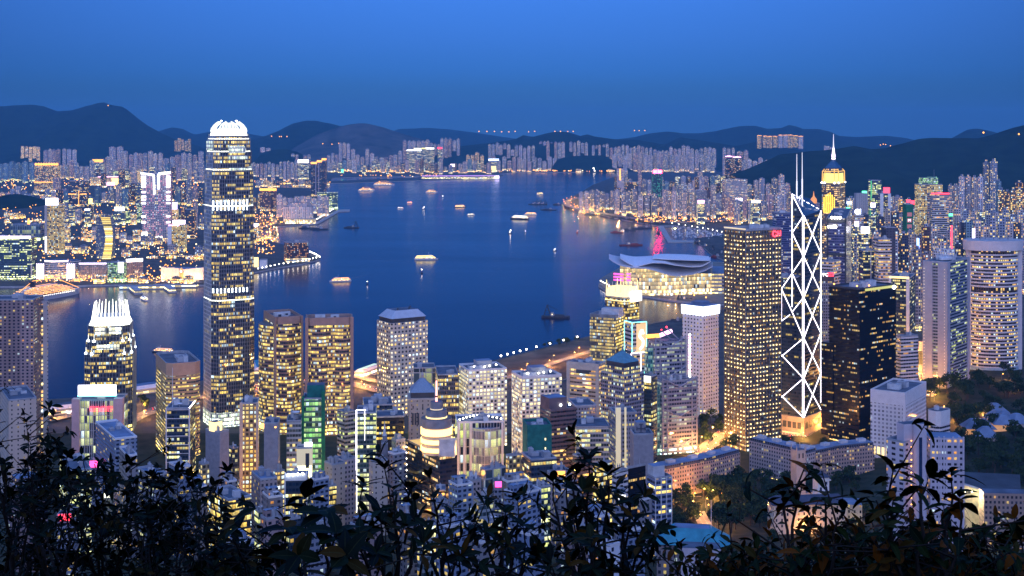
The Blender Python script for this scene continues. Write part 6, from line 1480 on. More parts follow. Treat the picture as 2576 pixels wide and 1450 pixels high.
# left of centre
t = near('office_tower', 'narrow tower of golden lit window blocks in a pale frame', 600, 606, 648, 1018, 1330, 'of_gold_blocks', 8, D=26, plant=4, cat='office tower')
b = MB(); facebox(b, t, 'r', -.08, .12, t.z0, t.z1 + 2, 'stone', .8, 1.4); facebox(b, t, 'r', .9, 1.05, t.z0, t.z1 + 2, 'stone', .8, 1.4); b.build_each('pale_frame_post', t.root)
t = near('office_tower', 'plain lavender concrete tower with an orange-lit roof room', 517, 553, 576, 1090, 1240, 'blank_concrete', 52, plant=1)
b = MB(); b.box(t.pt(.4, .55), 9, 8, t.z1, t.z1 + 9, 'glow_warm', 'roof_dark', t.rot); b.build('lit_roof_room', t.root)
t = near('office_tower', 'plain grey tower with two red-white beacons on its roof', 660, 664, 700, 1068, 1260, 'blank_concrete', 6, D=24, plant=2)
b = MB(); b.ball(t.pt(-.12, .1, t.z1 - 2), 2.6, 'lamp_sodium', 8); b.ball(t.pt(.8, .05, t.z1 - 3), 1.6, 'lamp_sodium', 8); b.build_each('roof_beacon', t.root)
t = near('office_tower', 'glass office with dishes and masts crowding its blue roof', 717, 721, 758, 1062, 1290, 'of_band_lit', 6, D=28, plant=5); dish(t, .6, .3, t.z1 + 3, 4)
def netted():
    d = 1300; t = near('scaffolded_tower', 'tower half wrapped in green netting with green-lit floors', 758, 762, 813, 1006, d, 'of_greenfloors', 6, D=28, plant=3, cat='office tower')
    b = MB(); facebox(b, t, 'r', -.06, .06, t.z0, t.z1 + 2, 'green_net', 1.4, 12); facebox(b, t, 'r', .92, 1.08, t.z0, t.z1 + 8, 'green_net', 1.6, 14); b.build('netting', t.root)
    b = MB(); b.box(t.pt(.62, .4), 17, 14, t.z1, gz(972, d), 'teal_net', 'roof_dark', t.rot); b.build('netted_roof_house', t.root)
facade('of_greenfloors', (.10, .20, .15), (.02, .07, .05), .8, 3, 5.2, .9, .62, (.3, .9, .2), (.8, 1, .45), 1.1, .5, .4)
netted()
t = near('billboard_frame', 'bright floodlit white frame tower with a square opening', 741, 746, 785, 1130, 1150, 'wall_lit_cream', 6, D=12, plant=0)
b = MB(); facebox(b, t, 'r', .58, .82, t.z1 - 17, t.z1 - 4, 'dark_steel', .4, .5); b.build('square_opening', t.root)
b = MB(); facebox(b, t, 'r', .04, .98, t.z1 - 25, t.z1 - 15, 'floodlit_hotwhite', .3, .35); b.build('floodlit_patch', t.root)  # pool of floodlight on the wall, put in as a glowing slab
b = MB(); facebox(b, t, 'r', .5, 1.0, t.z1 + 2, t.z1 + 5, 'sign_white', .6, 4); b.build('top_sign', t.root)
b = MB(); facebox(b, t, 'r', .0, 1.0, t.z0, t.z1 - 27, 'of_band_lit', .6, .7); b.build('lower_windows', t.root)
t = near('office_tower', 'dark glass block in a white frame with four roof lamps', 713, 717, 772, 1207, 1060, 'of_dark_blue', 5, D=22, plant=2)
b = MB()
for a0, a1 in ((-.03, .03), (.96, 1.02)): facebox(b, t, 'r', a0, a1, t.z0, t.z1 + 6, 'white_paint', .8, 1.2)
facebox(b, t, 'r', 0, 1, t.z1 - 1, t.z1 + 5, 'white_paint', .6, .8); b.build_each('white_frame_post', t.root)
b = MB()
for k in range(4): b.ball(t.pt(.15 + k * .22, -.06, t.z1 + 4 + k * .3), .95, 'lamp_cool')
b.build_each('roof_lamp', t.root)
t = near('apartment_tower', 'grey-white narrow tower with balconies left of the neon-edged office', 848, 868, 893, 1040, 1350, 'of_band_grey', 38, plant=4)
def neonedge():
    d = 1280; t = near('office_tower', 'green-lit office with a white neon line down its left edge', 893, 897, 946, 1042, d, 'of_greenwhite', 5, D=34, plant=3, cat='office tower')
    b = MB(); b.tube(t.pt(-.01, -.02, t.z0 - 10), t.pt(-.01, -.02, t.z1 + 4), .7, 'neon_white', 5); b.tube(t.pt(-.01, -.02, t.z1 + 4), t.pt(.46, -.02, t.z1 + 4), .6, 'neon_white', 5); b.tube(t.pt(.42, -.02, t.z1 - 26), t.pt(.42, -.02, t.z1 + 4), .25, 'neon_white', 4); b.build('neon_edge', t.root)
facade('of_greenwhite', (.12, .16, .16), (.03, .06, .06), .7, 3.2, 4.6, .88, .6, GA, (1, .95, .6), 1.4, .8, .4)
neonedge()
t = near('office_block', 'dark glass block with a row of fins on its teal roof behind the neon-edged office', 908, 915, 988, 1022, 1420, 'of_dark_blue', 8, D=40, plant=6)
t = near('office_block', 'plain dark office block with scattered lit panes left of the stone tower', 940, 946, 1017, 1052, 1340, 'of_dark', 8, D=30, plant=2)
t = near('spired_building', 'small grey stepped tower with a pointed spire in front of the dark block', 956, 959, 976, 1118, 1190, 'stone_grey', 6, D=8, plant=0)
b = MB(); b.prism(scale_poly(t.P, .7), t.z1, t.z1 + 7, 'stone_grey', 'stone_grey'); b.lathe((*t.c, 0), [(2, t.z1 + 7), (1.2, t.z1 + 10), (.2, t.z1 + 20)], 'plant_white', 6); b.build('spire', t.root)
t = near('office_block', 'slim glazed annex with lit panes right of the pyramid-roofed stone tower', 1098, 1101, 1153, 945, 1640, 'of_curtain', 6, D=60, plant=2)
t = near('office_block', 'pale gridded cube behind the pyramid-roofed stone tower', 1036, 1040, 1094, 928, 1700, 'of_fins_far', 5, D=34, plant=1)
# lower ranks: flats stepping down the slope
rr = random.Random(21)
nearlist = [(0, 22, 92, 1010, 1330, 'stone_face', 'pale block with up-lit crown niches behind the left shrub'), (240, 290, 345, 1108, 1180, 'res_blue', 'deep blue glass block with tilted roof panel behind the left shrub'), (20, 50, 120, 1240, 900, 'res_rose', 'rose-lit tower low behind the left shrub'), (150, 170, 230, 1190, 1010, 'of_greenwhite', 'office with pale lit bands low behind the left shrub'), (300, 320, 345, 1150, 1000, 'res_grey', 'slender tower with amber window dots behind the left shrub'), (345, 380, 420, 1200, 960, 'of_slate', 'slate block behind the right half of the left shrub'), (425, 450, 480, 1180, 1010, 'res_blue', 'bluish tower below the white-lined dark tower'), (480, 496, 520, 1230, 980, 'res_grey', 'grey slender block below the lavender tower'), (524, 575, 632, 1262, 860, 'of_gold_glass', 'glassy block with one golden lit side low left of centre'), (555, 572, 596, 1215, 980, 'res_grey', 'narrow grey block under the lavender tower'), (632, 655, 697, 1210, 1000, 'gov_grid', 'pale gabled tower with dark glass wings'), (655, 670, 716, 1310, 830, 'res_rose', 'rosy low flats left of the white-framed block'), (660, 676, 712, 1255, 930, 'res_grey', 'grey flats behind the rosy low flats'), (780, 792, 828, 1210, 1050, 'res_blue', 'bluish narrow flats right of the white-framed block'), (816, 836, 868, 1172, 1150, 'stone_face', 'church-like gabled block below the grey-white narrow tower'), (840, 858, 895, 1160, 1180, 'gov_grid', 'brownish block with blue roof huts by the neon-edged office'), (928, 938, 975, 1165, 1140, 'stone_face', 'cream building lit from below behind the centre leaves'), (976, 990, 1022, 1145, 1180, 'res_grey', 'slim cream-lit flats left of the drum-topped tower'), (1128, 1150, 1190, 1225, 1000, 'res_blue', 'bluish roofed block with white roof frames'), (1208, 1220, 1272, 1185, 1130, 'of_fins_far', 'tiled pale teal block under the bowed tower'), (1168, 1180, 1210, 1212, 1080, 'gov_grid', 'low pinkish block left of the tiled teal block'), (1262, 1275, 1330, 1215, 1010, 'res_grey', 'low pale flats with gabled roofs at centre right'), (1268, 1300, 1362, 1248, 900, 'res_blue', 'blue-roofed flats stepping down the slope at centre right'), (1376, 1392, 1440, 1195, 1080, 'gov_grid', 'pale block with an orange-lit sign behind the tall shrub'), (1398, 1408, 1470, 1240, 930, 'res_grey', 'tall grey flats with orange windows left of the tall shrub stem'), (1424, 1450, 1490, 1330, 770, 'res_rose', 'rose-sided flats with white parapets below the tall shrub'), (1470, 1500, 1535, 1305, 800, 'res_blue', 'blue-shadowed flats right of the tall shrub stem'), (1540, 1550, 1580, 1190, 1080, 'of_band_white_dim', 'white block with a bright sign strip behind the tall shrub'), (1578, 1581, 1624, 1180, 1090, 'of_black', 'black glazed block with few amber panes left of the striped tower'), (1300, 1330, 1370, 1350, 740, 'res_blue', 'blue-lit old flats at the bottom left of the tall shrub'), (1100, 1130, 1180, 1330, 780, 'res_blue', 'blue-roofed flats with a dish low at centre'), (1180, 1210, 1262, 1370, 700, 'res_grey', 'low grey flats at the bottom centre'), (1480, 1510, 1560, 1385, 700, 'white_flats', 'white villa-like flats at the bottom behind the tall shrub'), (1555, 1580, 1622, 1340, 780, 'res_blue', 'bluish white flats low right of the tall shrub'), (1000, 1020, 1060, 1300, 850, 'res_grey', 'grey flats at the bottom under the drum-topped tower'), (880, 900, 960, 1330, 800, 'res_rose', 'rosy flats low left of centre behind leaves'), (760, 780, 830, 1345, 790, 'of_slate', 'slate low block behind the left-centre leaves'), (560, 590, 640, 1375, 720, 'res_blue', 'blue-roofed low flats at the bottom left of centre')]
nearlist += [(688, 696, 716, 1190, 1180, 'of_gold_blocks', 'slim amber-windowed tower right of the grey beaconed tower'), (772, 782, 800, 1246, 1080, 'of_greenwhite', 'slim pale green lit block below the netted tower'), (806, 816, 846, 1228, 1130, 'of_gold_glass', 'amber glass block left of the grey-white narrow tower'), (868, 876, 896, 1192, 1230, 'of_dark_blue', 'slim dark glass block under the grey-white narrow tower'), (946, 956, 984, 1196, 1200, 'of_gold_blocks', 'cream block with golden rooms right of the neon edge'), (985, 996, 1020, 1110, 1290, 'of_slate', 'slate tower wedged left of the drum-topped tower'), (1010, 1018, 1040, 1255, 1000, 'of_greenwhite', 'pale lit slim block under the drum-topped tower'), (1086, 1098, 1128, 1268, 960, 'of_slate', 'slate flats under the drum-topped tower, right side'), (1150, 1160, 1186, 1258, 1010, 'of_gold_blocks', 'slim block of golden rooms under the bowed tower'), (1192, 1206, 1240, 1262, 960, 'of_band_lit', 'glassy block under the tiled teal block'), (1272, 1280, 1312, 1150, 1220, 'of_gold_blocks', 'narrow amber block left of the netted block'), (1338, 1350, 1384, 1230, 990, 'of_greenwhite', 'pale lit slim block below the netted block'), (1440, 1452, 1490, 1150, 1220, 'of_brown_bands', 'brown banded block below the blue-roofed wide office'), (1492, 1502, 1540, 1172, 1190, 'of_gold_glass', 'golden glass block left of the cream-walled tower'), (1604, 1612, 1640, 1262, 960, 'res_grey', 'slim grey flats left of the striped office'), (640, 650, 668, 1290, 960, 'of_greenwhite', 'slim pale lit block at lower left of centre'), (716, 730, 756, 1310, 900, 'of_dark_blue', 'dark glass block below the four-lamp block'), (580, 592, 612, 1290, 960, 'of_gold_blocks', 'slim golden block at lower left'), (1050, 1064, 1096, 1330, 830, 'of_band_lit', 'glassy low block at the bottom centre'), (1216, 1232, 1262, 1318, 850, 'of_gold_blocks', 'low block of golden rooms at bottom centre right'), (500, 508, 526, 1170, 1150, 'of_gold_blocks', 'slim golden block left of the lavender tower'), (576, 584, 600, 1130, 1280, 'of_dark_blue', 'slim dark glass tower between lavender and golden towers')]
facade('white_flats', (.66, .68, .74), (.03, .03, .06), .08, 6, 4.4, .3, .5, WA, YB, 1.2, .2, .7)
for u0, c, u1, vt, d, m, lab in nearlist:
    t = near('apartment_block' if m[:3] in ('res', 'whi') else 'office_block', lab, u0, c, u1, vt, d, m, rr.uniform(25, 42), plant=3, cat='building', roof=rr.choice(['roof_blue', 'roof_blue', 'roof_dark']), parm='white_paint' if m in ('res_blue', 'white_flats', 'res_grey') else None)
    if rr.random() < .35: dish(t, rr.uniform(.3, .7), rr.uniform(.3, .7), t.z1, 2.2)
    if vt > 1180 and m[:3] in ('res', 'whi'):
        b = MB(); b.prism(scale_poly([t.pt(.1, .5), t.pt(.9, .5), t.pt(.9, .92), t.pt(.1, .92)], 1), t.z1, t.z1 + 5, m, 'roof_blue'); b.build('rooftop_flat', t.root)
# striped office on the right of the shrub
t = near('office_tower', 'slim blue-white striped office tower with a few lit rooms', 1628, 1648, 1690, 1206, 1010, 'of_stripe', 22, plant=1, cat='office tower')
b = MB()
for a in (0, .33, .66, .96): facebox(b, t, 'r', a, a + .04, t.z0 - 20, t.z1 + 1, 'white_paint', .6, .8)
b.build_each('white_rib', t.root)
b = MB(); b.box(t.pt(.35, .6), 10, 9, t.z1, t.z1 + 9, 'plant_white', 'roof_blue', t.rot); b.build('penthouse', t.root)
# government offices: long low ranges
def range_(label, P, vt_d, m, h=None):
    P = [(u, ground(u, v)[1]) for u, v in P]
    c = (sum(gx(u, d) for u, d in P) / len(P), sum(d for u, d in P) / len(P)); zt = vt_d
    root = thing('government_office', label, 'office building', (*c, hz(*c)))
    pts = [Vector((gx(u, d), d)) for u, d in P]; n = len(pts); A, B = [], []
    for i, p in enumerate(pts):
        tdir = (pts[min(i + 1, n - 1)] - pts[max(i - 1, 0)]).normalized(); nn = Vector((-tdir.y, tdir.x)); A.append(tuple(p)); B.append(tuple(p + nn * 18))
    b = MB(); b.prism(A + B[::-1], hz(*c) - 14, zt, m, 'roof_blue'); b.build('facade', root)
    r_ = MB(); r_.prism(scale_poly(A + B[::-1], .97), zt, zt + 3.4, 'gov_grid_dark', 'roof_blue'); r_.build('attic_storey', root)
    for k in range(4):
        f = (k + .5) / 4 * (n - 1); i = int(f); g = f - i; q = pts[i].lerp(pts[min(i + 1, n - 1)], g); tdir = (pts[min(i + 1, n - 1)] - pts[i]).normalized(); nn = Vector((-tdir.y, tdir.x)); q = q + nn * 9
        p = MB(); p.box(tuple(q), 9, 6, zt + 3.4, zt + 6.5, 'plant_white', 'roof_pale', math.atan2(tdir.y, tdir.x)); p.build('roof_plant', root)
    return root
facade('gov_grid_dark', (.10, .11, .15), (.03, .03, .05), .05, 3, 3, .6, .6)
facade('gov_grid_amber', (.44, .32, .27), (.05, .05, .07), .2, 3.4, 4.2, .5, .5, (1, .5, .15), YB, 1.2, .2, .8)
range_('long pinkish government wing slanting away behind the orange-lit garden', [(1672, 1258), (1785, 1240), (1862, 1222)], gz(1184, 1345), 'gov_grid_amber')
range_('long government wing with a white grid front at centre right', [(1885, 1196), (1960, 1212), (2030, 1226)], gz(1158, 1385), 'gov_grid')
range_('government wing glowing orange at its foot beside the egg-crate block', [(2036, 1224), (2110, 1206), (2200, 1188)], gz(1160, 1390), 'gov_grid_amber')
# small church tower
def church():
    d = 1330; x, y = gx(2008, d), d; z0 = hz(x, y); root = thing('church_tower', 'pale square church tower with corner pinnacles among dark trees', 'tower', (x, y, z0)); w_ = 26 * d / F
    b = MB(); b.box((x, y), w_, w_, z0 - 4, gz(1130, d), 'stone', 'roof_dark', R(20)); b.build('shaft', root)
    p = MB()
    for q in rect((x, y), w_ * .95, w_ * .95, R(20)): p.lathe((*q, 0), [(.9, gz(1132, d)), (.8, gz(1126, d)), (.1, gz(1117, d))], 'stone', 6)
    p.build_each('pinnacle', root)
    o = MB()
    for k in (-1, 1): 
        n_ = (math.sin(R(20)), -math.cos(R(20))); tx = (math.cos(R(20)), math.sin(R(20)))
        o.box((x + tx[0] * k * 2.2 + n_[0] * w_ / 2, y + tx[1] * k * 2.2 + n_[1] * w_ / 2), 1.5, .5, gz(1150, d), gz(1138, d), 'dark_steel', rot=R(20))
    o.build_each('belfry_opening', root)
    nv = MB(); nv.prism(rect((x + 14, y + 12), 26, 12, R(20)), z0 - 3, z0 + 10, 'stone', 'roof_dark'); nv.build('nave', root)
church()
# white mansion with lookout tower
def mansion():
    d = 1190; x, y = gx(2065, d), d; z0 = hz(x, y); root = thing('mansion', 'white mansion with a square lookout tower and dark hipped roofs', 'house', (x, y, z0))
    b = MB(); b.box((x, y), 11, 11, z0, gz(1198, d), 'white_paint', 'roof_dark', R(12)); b.box((x, y), 13.4, 13.4, gz(1206, d), gz(1203, d), 'white_paint', 'white_paint', R(12), True); b.build('lookout_tower', root)
    b = MB(); b.prism(rect((x, y), 14, 14, R(12)), gz(1198, d), gz(1184, d), 'slate_roof', 'slate_roof', rect((x, y), .6, .6, R(12)), True); b.build('tower_roof', root)
    b = MB(); n_ = (math.sin(R(12)), -math.cos(R(12)))
    for k in (-2.6, 2.6):
        for v0_, v1_ in ((1216, 1209), (1236, 1222)):
            b.box((x + k * math.cos(R(12)) + n_[0] * 5.5, y + k * math.sin(R(12)) + n_[1] * 5.5), 2, .4, gz(v0_, d), gz(v1_, d), 'glass_blue', rot=R(12))
    b.build_each('tower_window', root)
    b = MB(); q = (gx(2030, d - 30), d - 30); b.box(q, 66, 18, z0 - 4, gz(1262, d - 30), 'mansion_wall', 'slate_roof', R(6)); q2 = (gx(2128, d), d - 4); b.box(q2, 24, 22, z0 - 4, gz(1258, d), 'mansion_wall', 'roof_blue', R(-8)); b.build_each('wing', root)
    b = MB(); b.prism(rect(q, 69, 21, R(6)), gz(1262, d - 30), gz(1245, d - 30), 'slate_roof', 'slate_roof', rect(q, 58, 2, R(6)), True); b.build('hipped_roof', root)
    l_ = MB(); lamps = [(gx(2112, d - 22), d - 22, z0 + 5), (gx(2150, d - 20), d - 20, z0 + 5), (gx(2048, d - 52), d - 52, z0 + 4), (gx(2075, d - 46), d - 46, z0 + 4)]
    for p in lamps: l_.ball(p, .8, 'lamp_white')
    l_.build_each('wall_lamp', root)
    for p in lamps: sphere_light('lamp_glow', root, (p[0], p[1] - 1.5, p[2] + 1), 3500, (1, .74, .32), 1)
mat('slate_roof', (.05, .06, .10), .7)
facade('mansion_wall', (.64, .56, .46), (.03, .03, .04), .12, 5, 5, .3, .5, WA, YB, 1.0, .1, .8)
mansion()
# green-roofed hall at the bottom
def greenhall():
    d = 830; x, y = gx(1745, d), d; z0 = hz(x, y); root = thing('assembly_hall', 'building with a jade hipped roof and a flat service block below the orange path', 'building', (x, y, z0))
    b = MB(); b.box((x, y + 8), 44, 22, z0 - 4, gz(1368, d), 'gov_grid', 'teal_roof', R(-8)); b.build('walls', root)
    b = MB(); b.prism(rect((x, y + 8), 48, 26, R(-8)), gz(1368, d), gz(1333, d), 'teal_roof', 'roof_blue', rect((x, y + 8), 22, 10, R(-8)), True); b.build('hipped_roof', root)
    b = MB(); b.box((x + 2, y - 16), 24, 13, z0 - 6, gz(1372, d - 16), 'flat_wall', 'roof_dark', R(-6)); b.build('service_block', root)
    b = MB(); b.tube((x + 12, y + 6, gz(1340, d)), (x + 12, y + 6, gz(1265, d)), .3, 'white_paint', 5, .2); b.build('flagpole', root)
greenhall()
# big sheltered wall lit bright at the right edge
mat('depot_roof', (.05, .06, .075), .9, var=.35, scale=.05)
def depot():
    d = 1190; x, y = gx(2490, d), d; z0 = hz(x, y); root = thing('service_reservoir', 'large flat-roofed hall with a brightly lit yellow retaining wall', 'building', (x, y, z0))
    b = MB(); P = [(gx(2424, d - 70), d - 70), (gx(2570, d - 90), d - 90), (gx(2566, d + 20), d + 20), (gx(2424, d + 30), d + 30)]; b.prism(P, z0 - 12, gz(1224, d - 20), 'concrete', 'depot_roof'); b.build('hall', root)
    b = MB(); b.prism([(gx(2404, d - 76), d - 76), (gx(2470, d - 100), d - 100), (gx(2474, d - 96), d - 96), (gx(2407, d - 70), d - 70)], z0 - 16, gz(1226, d - 90), 'wall_cream', 'concrete'); b.build('retaining_wall', root)
    b = MB(); b.box((gx(2530, d - 120), d - 125), 42, 14, z0 - 20, gz(1232, d - 120), 'gov_grid_amber', 'roof_dark', R(-4)); b.build('gatehouse', root)
    l_ = MB(); lp = [(gx(u, d - 118), d - 118, gz(1236, d - 118)) for u in (2412, 2428, 2445)]
    for p in lp: l_.ball(p, .9, 'lamp_white'); sphere_light('lamp_glow', root, (p[0] + 1, p[1] - 3, p[2]), 26000, (1, .82, .42), 1.2)
    l_.build_each('flood_lamp', root)
mat('wall_cream', (.62, .54, .36), .8)
depot()
# blue tent roofs of the aviary in the park
root = thing('aviary', 'cluster of blue tent-like roofs lit amber underneath in the dark park', 'pavilion', (gx(2495, 1560), 1560, hz(gx(2495, 1560), 1560)))
rr = random.Random(4)
for k in range(8):
    dd_ = 1560 + rr.uniform(-40, 60); x, y = gx(2452 + (k % 4) * 24 + rr.uniform(-4, 4), dd_), dd_ - (k // 4) * 40; z = hz(x, y); b = MB(); P = rect((x, y), 27, 24, rr.uniform(-.4, .4)); b.prism(P, z + 6, z + 16, 'roof_blue', 'roof_blue', scale_poly(P, .25), True); b.build('tent_roof', root)
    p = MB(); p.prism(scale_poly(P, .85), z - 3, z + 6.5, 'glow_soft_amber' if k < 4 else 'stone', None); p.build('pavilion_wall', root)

for u0, u1, v0_, v1_, d, m, lab in ((146, 180, 1294, 1310, 860, 'sign_red', 'low block with a red neon sign glimpsed through the left shrub'), (226, 246, 1160, 1176, 1240, 'sign_hot_pink', 'block with a pink vertical sign under the white sign box'), (262, 284, 1236, 1252, 1060, 'glow_white', 'block with a bright lit shop front behind the left shrub'), (1100, 1118, 1236, 1246, 1120, 'sign_orange', 'block with a small orange sign under the drum tower'), (1398, 1422, 1186, 1198, 1075, 'sign_orange', 'block with an orange lit board behind the tall shrub'), (1552, 1574, 1246, 1256, 980, 'sign_white', 'block with a white lit strip right of the tall shrub'), (672, 690, 1236, 1246, 1100, 'sign_green', 'block with a small green sign at lower left of centre'), (1246, 1262, 1212, 1226, 1120, 'sign_hot_pink', 'block with a small magenta sign below the bowed tower'), (824, 842, 1290, 1302, 990, 'sign_teal', 'block with a small teal sign at lower left of centre')):
    x = tower('office_block', lab, u0 - 5, u0 - 3, u1 + 3, v1_ - 10, d, 'of_slate', 4, D=16, plant=1, base=None)
    b = MB(); facebox(b, x, 'r', .12, .88, gz(v1_, d), gz(v0_, d), m, .6, .7); b.build('neon_sign', x.root)
# ================================================================ roads, lamps, trees
mat('road_asphalt', (.22, .20, .18), .8, var=.2, scale=.08)
mat('road_paint', (.7, .7, .65), .6)
emis('car_head', (1.0, .9, .65), 9, False); emis('car_tail', (1.0, .05, .03), 9, False); emis('lamp_far', (1.0, .40, .06), 3.8, False); emis('lamp_far_white', (1.0, .80, .42), 4, False)
mat('car_paint', (.12, .12, .14), .3)
def ribbon(pts, w, m, lift=.35):
    b = MB(); V = [Vector(p) for p in pts]; n = len(V); Ls, Rs = [], []
    for i, p in enumerate(V):
        t = (V[min(i + 1, n - 1)] - V[max(i - 1, 0)]); t.z = 0; t.normalize(); s = Vector((-t.y, t.x, 0)) * w / 2
        Ls.append(p + s + Vector((0, 0, lift))); Rs.append(p - s + Vector((0, 0, lift)))
    for i in range(n - 1):
        b.face([tuple(Rs[i]), tuple(Rs[i + 1]), tuple(Ls[i + 1]), tuple(Ls[i])], m)
    return b, Ls, Rs
LAMP = {}
def lamp_at(p, kind, power, label, group, h=10.):
    key = (kind, power, h)
    if key not in LAMP:
        root = thing('street_lamp', label, 'street lamp', p, group)
        col = {'lamp_sodium': (1, .42, .08), 'lamp_white': (1, .86, .6), 'lamp_far': (1, .45, .1)}[kind]
        b = MB(); b.tube(p, (p[0], p[1], p[2] + h), .16, 'steel', 5, .1); b.tube((p[0], p[1], p[2] + h), (p[0] + 1.6, p[1], p[2] + h + .3), .09, 'steel', 4); b.build('pole', root)
        b = MB(); b.ball((p[0] + 1.6, p[1], p[2] + h + .1), .55 if p[1] < 2600 else 1.6, kind); b.build('lamp_head', root)
        if power:
            o = sphere_light('lamp_glow', root, (p[0] + 1.6, p[1], p[2] + h - 1.0), power, col, .6)
        LAMP[key] = root; return root
    src = LAMP[key]; r = src.copy(); COL.objects.link(r); r.location = p; r['label'] = label; r['group'] = group
    for ch in src.children:
        c = ch.copy(); COL.objects.link(c); c.parent = r
    return r
def road(name, uv, w, label, lamps, kind='lamp_sodium', power=64000, step=40, m='road_asphalt', zfix=None, cars=0, dense=8):
    pts = []
    for (u, v), (u2, v2) in zip(uv, uv[1:]):
        for k in range(dense):
            f = k / dense; uu, vv = u + (u2 - u) * f, v + (v2 - v) * f
            p = ground(uu, vv) if zfix is None else (gx(uu, gd(vv, zfix)), gd(vv, zfix), zfix)
            pts.append((p[0], p[1], p[2]))
    u, v = uv[-1]; p = ground(u, v) if zfix is None else (gx(u, gd(v, zfix)), gd(v, zfix), zfix); pts.append(p)
    for i in range(1, len(pts) - 1): pts[i] = tuple(.25 * a + .5 * b_ + .25 * c for a, b_, c in zip(pts[i - 1], pts[i], pts[i + 1]))
    b, Ls, Rs = ribbon(pts, w, m, .9 if zfix is None else .5)
    if zfix is not None and zfix > 8:
        for a, c in zip(Ls, Ls[1:]): b.face([tuple(a - Vector((0, 0, 1.6))), tuple(c - Vector((0, 0, 1.6))), tuple(c), tuple(a)], 'concrete')
        for a, c in zip(Rs, Rs[1:]): b.face([tuple(c - Vector((0, 0, 1.6))), tuple(a - Vector((0, 0, 1.6))), tuple(a), tuple(c)], 'concrete')
        for a, c in list(zip(Ls, Rs))[::3]: b.tube(tuple((a + c) / 2 - Vector((0, 0, 1))), ((a.x + c.x) / 2, (a.y + c.y) / 2, 0), 1.2, 'concrete', 6)
    for a, c, a2, c2 in list(zip(Ls, Rs, Ls[1:], Rs[1:])):
        for f in (.33, .66):
            p, q = a.lerp(c, f) + Vector((0, 0, .02)), a2.lerp(c2, f) + Vector((0, 0, .02)); q = p.lerp(q, .5); t = (q - p); s = Vector((-t.y, t.x, 0)).normalized() * .12
            b.face([tuple(p - s), tuple(q - s), tuple(q + s), tuple(p + s)], 'road_paint')
    structure(b.build(name), label)
    acc = 0; nl = step * .5; side = 0
    rr = random.Random(len(pts))
    for a, c in zip(range(len(pts) - 1), range(1, len(pts))):
        L_ = (Vector(pts[c]) - Vector(pts[a])).length
        while acc + L_ >= nl:
            f = (nl - acc) / L_; e = Ls if side % 2 == 0 else Rs; q = e[a].lerp(e[c], f); side += 1; nl += step
            lamp_at((q.x, q.y, q.z), kind, power, lamps, 'lamps ' + label)
        acc += L_
    for k in range(cars):
        i = rr.randrange(len(pts) - 1); f = rr.random(); ln = rr.choice([.2, .42, .6, .82]); p = Ls[i].lerp(Ls[i + 1], f).lerp(Rs[i].lerp(Rs[i + 1], f), ln); t = (Ls[i + 1] - Ls[i]); car(p, math.atan2(t.y, t.x) + (math.pi if ln > .5 else 0), label)
CAR = []
def car(p, a, where):
    lab = 'small dark car with lights on, driving along the ' + ' '.join(where.split()[:7])
    if not CAR:
        r = thing('car', lab, 'car', (0, 0, 0), 'cars on the lit roads')
        b = MB(); b.prism([(-2.2, -.9), (2.2, -.9), (2.2, .9), (-2.2, .9)], .3, .9, 'car_paint', 'car_paint'); b.prism([(-1.5, -.8), (1.0, -.8), (1.0, .8), (-1.5, .8)], .9, 1.5, 'glass_blue', 'car_paint', [(-1.1, -.7), (.6, -.7), (.6, .7), (-1.1, .7)]); b.build('body', r)
        for s in (-.6, .6):
            b = MB(); b.ball((2.3, s, .7), .32, 'car_head'); b.build('headlight', r); b = MB(); b.ball((-2.3, s, .75), .26, 'car_tail'); b.build('tail_light', r)
        CAR.append(r)
    else:
        r = CAR[0].copy(); COL.objects.link(r)
        for ch in CAR[0].children: c = ch.copy(); COL.objects.link(c); c.parent = r
    r.location = tuple(p); r.rotation_euler = (0, 0, a); r['label'] = lab; r['group'] = 'cars on the ' + where
road('road', [(1835, 1082), (1806, 1104), (1782, 1126), (1766, 1150), (1770, 1176)], 22, 'wide curving road lit orange left of the light-dotted tower', 'sodium lamp on the curving road left of the light-dotted tower', power=80000, step=30, cars=16)
road('road', [(2110, 1040), (2070, 1066), (2030, 1092), (1990, 1110), (1962, 1122)], 26, 'wide avenue lit orange at the foot of the braced tower', 'sodium lamp on the avenue at the braced tower', power=80000, step=30, cars=14)
road('road', [(1748, 1252), (1762, 1270), (1756, 1290), (1768, 1312), (1786, 1345)], 13, 'winding garden drive lit orange among dark trees', 'sodium lamp on the garden drive among dark trees', power=26000, step=22)
road('road', [(2312, 860), (2314, 900), (2320, 940), (2340, 975), (2330, 1000)], 18, 'orange-lit road beside the grey pier tower', 'sodium lamp on the road beside the grey pier tower', power=72000, step=32, cars=6)
road('road', [(300, 1075), (345, 1050), (400, 1028), (460, 1005), (640, 985), (680, 975)], 24, 'waterfront highway lit orange behind the tan tower', 'sodium lamp on the highway behind the tan tower', power=42000, step=38, cars=14, zfix=5)
road('road', [(640, 972), (760, 960), (880, 965), (925, 975), (960, 985), (1040, 990)], 26, 'waterfront highway lit orange behind the twin bronze towers', 'sodium lamp on the highway by the twin bronze towers', power=56000, step=36, cars=10, zfix=5)
road('road', [(880, 948), (915, 952), (946, 960), (1010, 962), (1120, 950), (1240, 930)], 18, 'plaza road lit orange behind the porthole tower', 'sodium lamp on the plaza by the porthole tower', power=80000, step=34, zfix=5)
road('road', [(1240, 962), (1330, 935), (1420, 905), (1500, 880)], 16, 'orange-lit site road by the reclaimed earth', 'sodium lamp on the site road by the reclaimed earth', power=56000, step=46, zfix=5)
road('road', [(120, 1060), (200, 1040), (300, 1018), (335, 1008)], 18, 'shore road lit orange by the ferry piers', 'sodium lamp on the shore road by the ferry piers', power=42000, step=40, zfix=5)
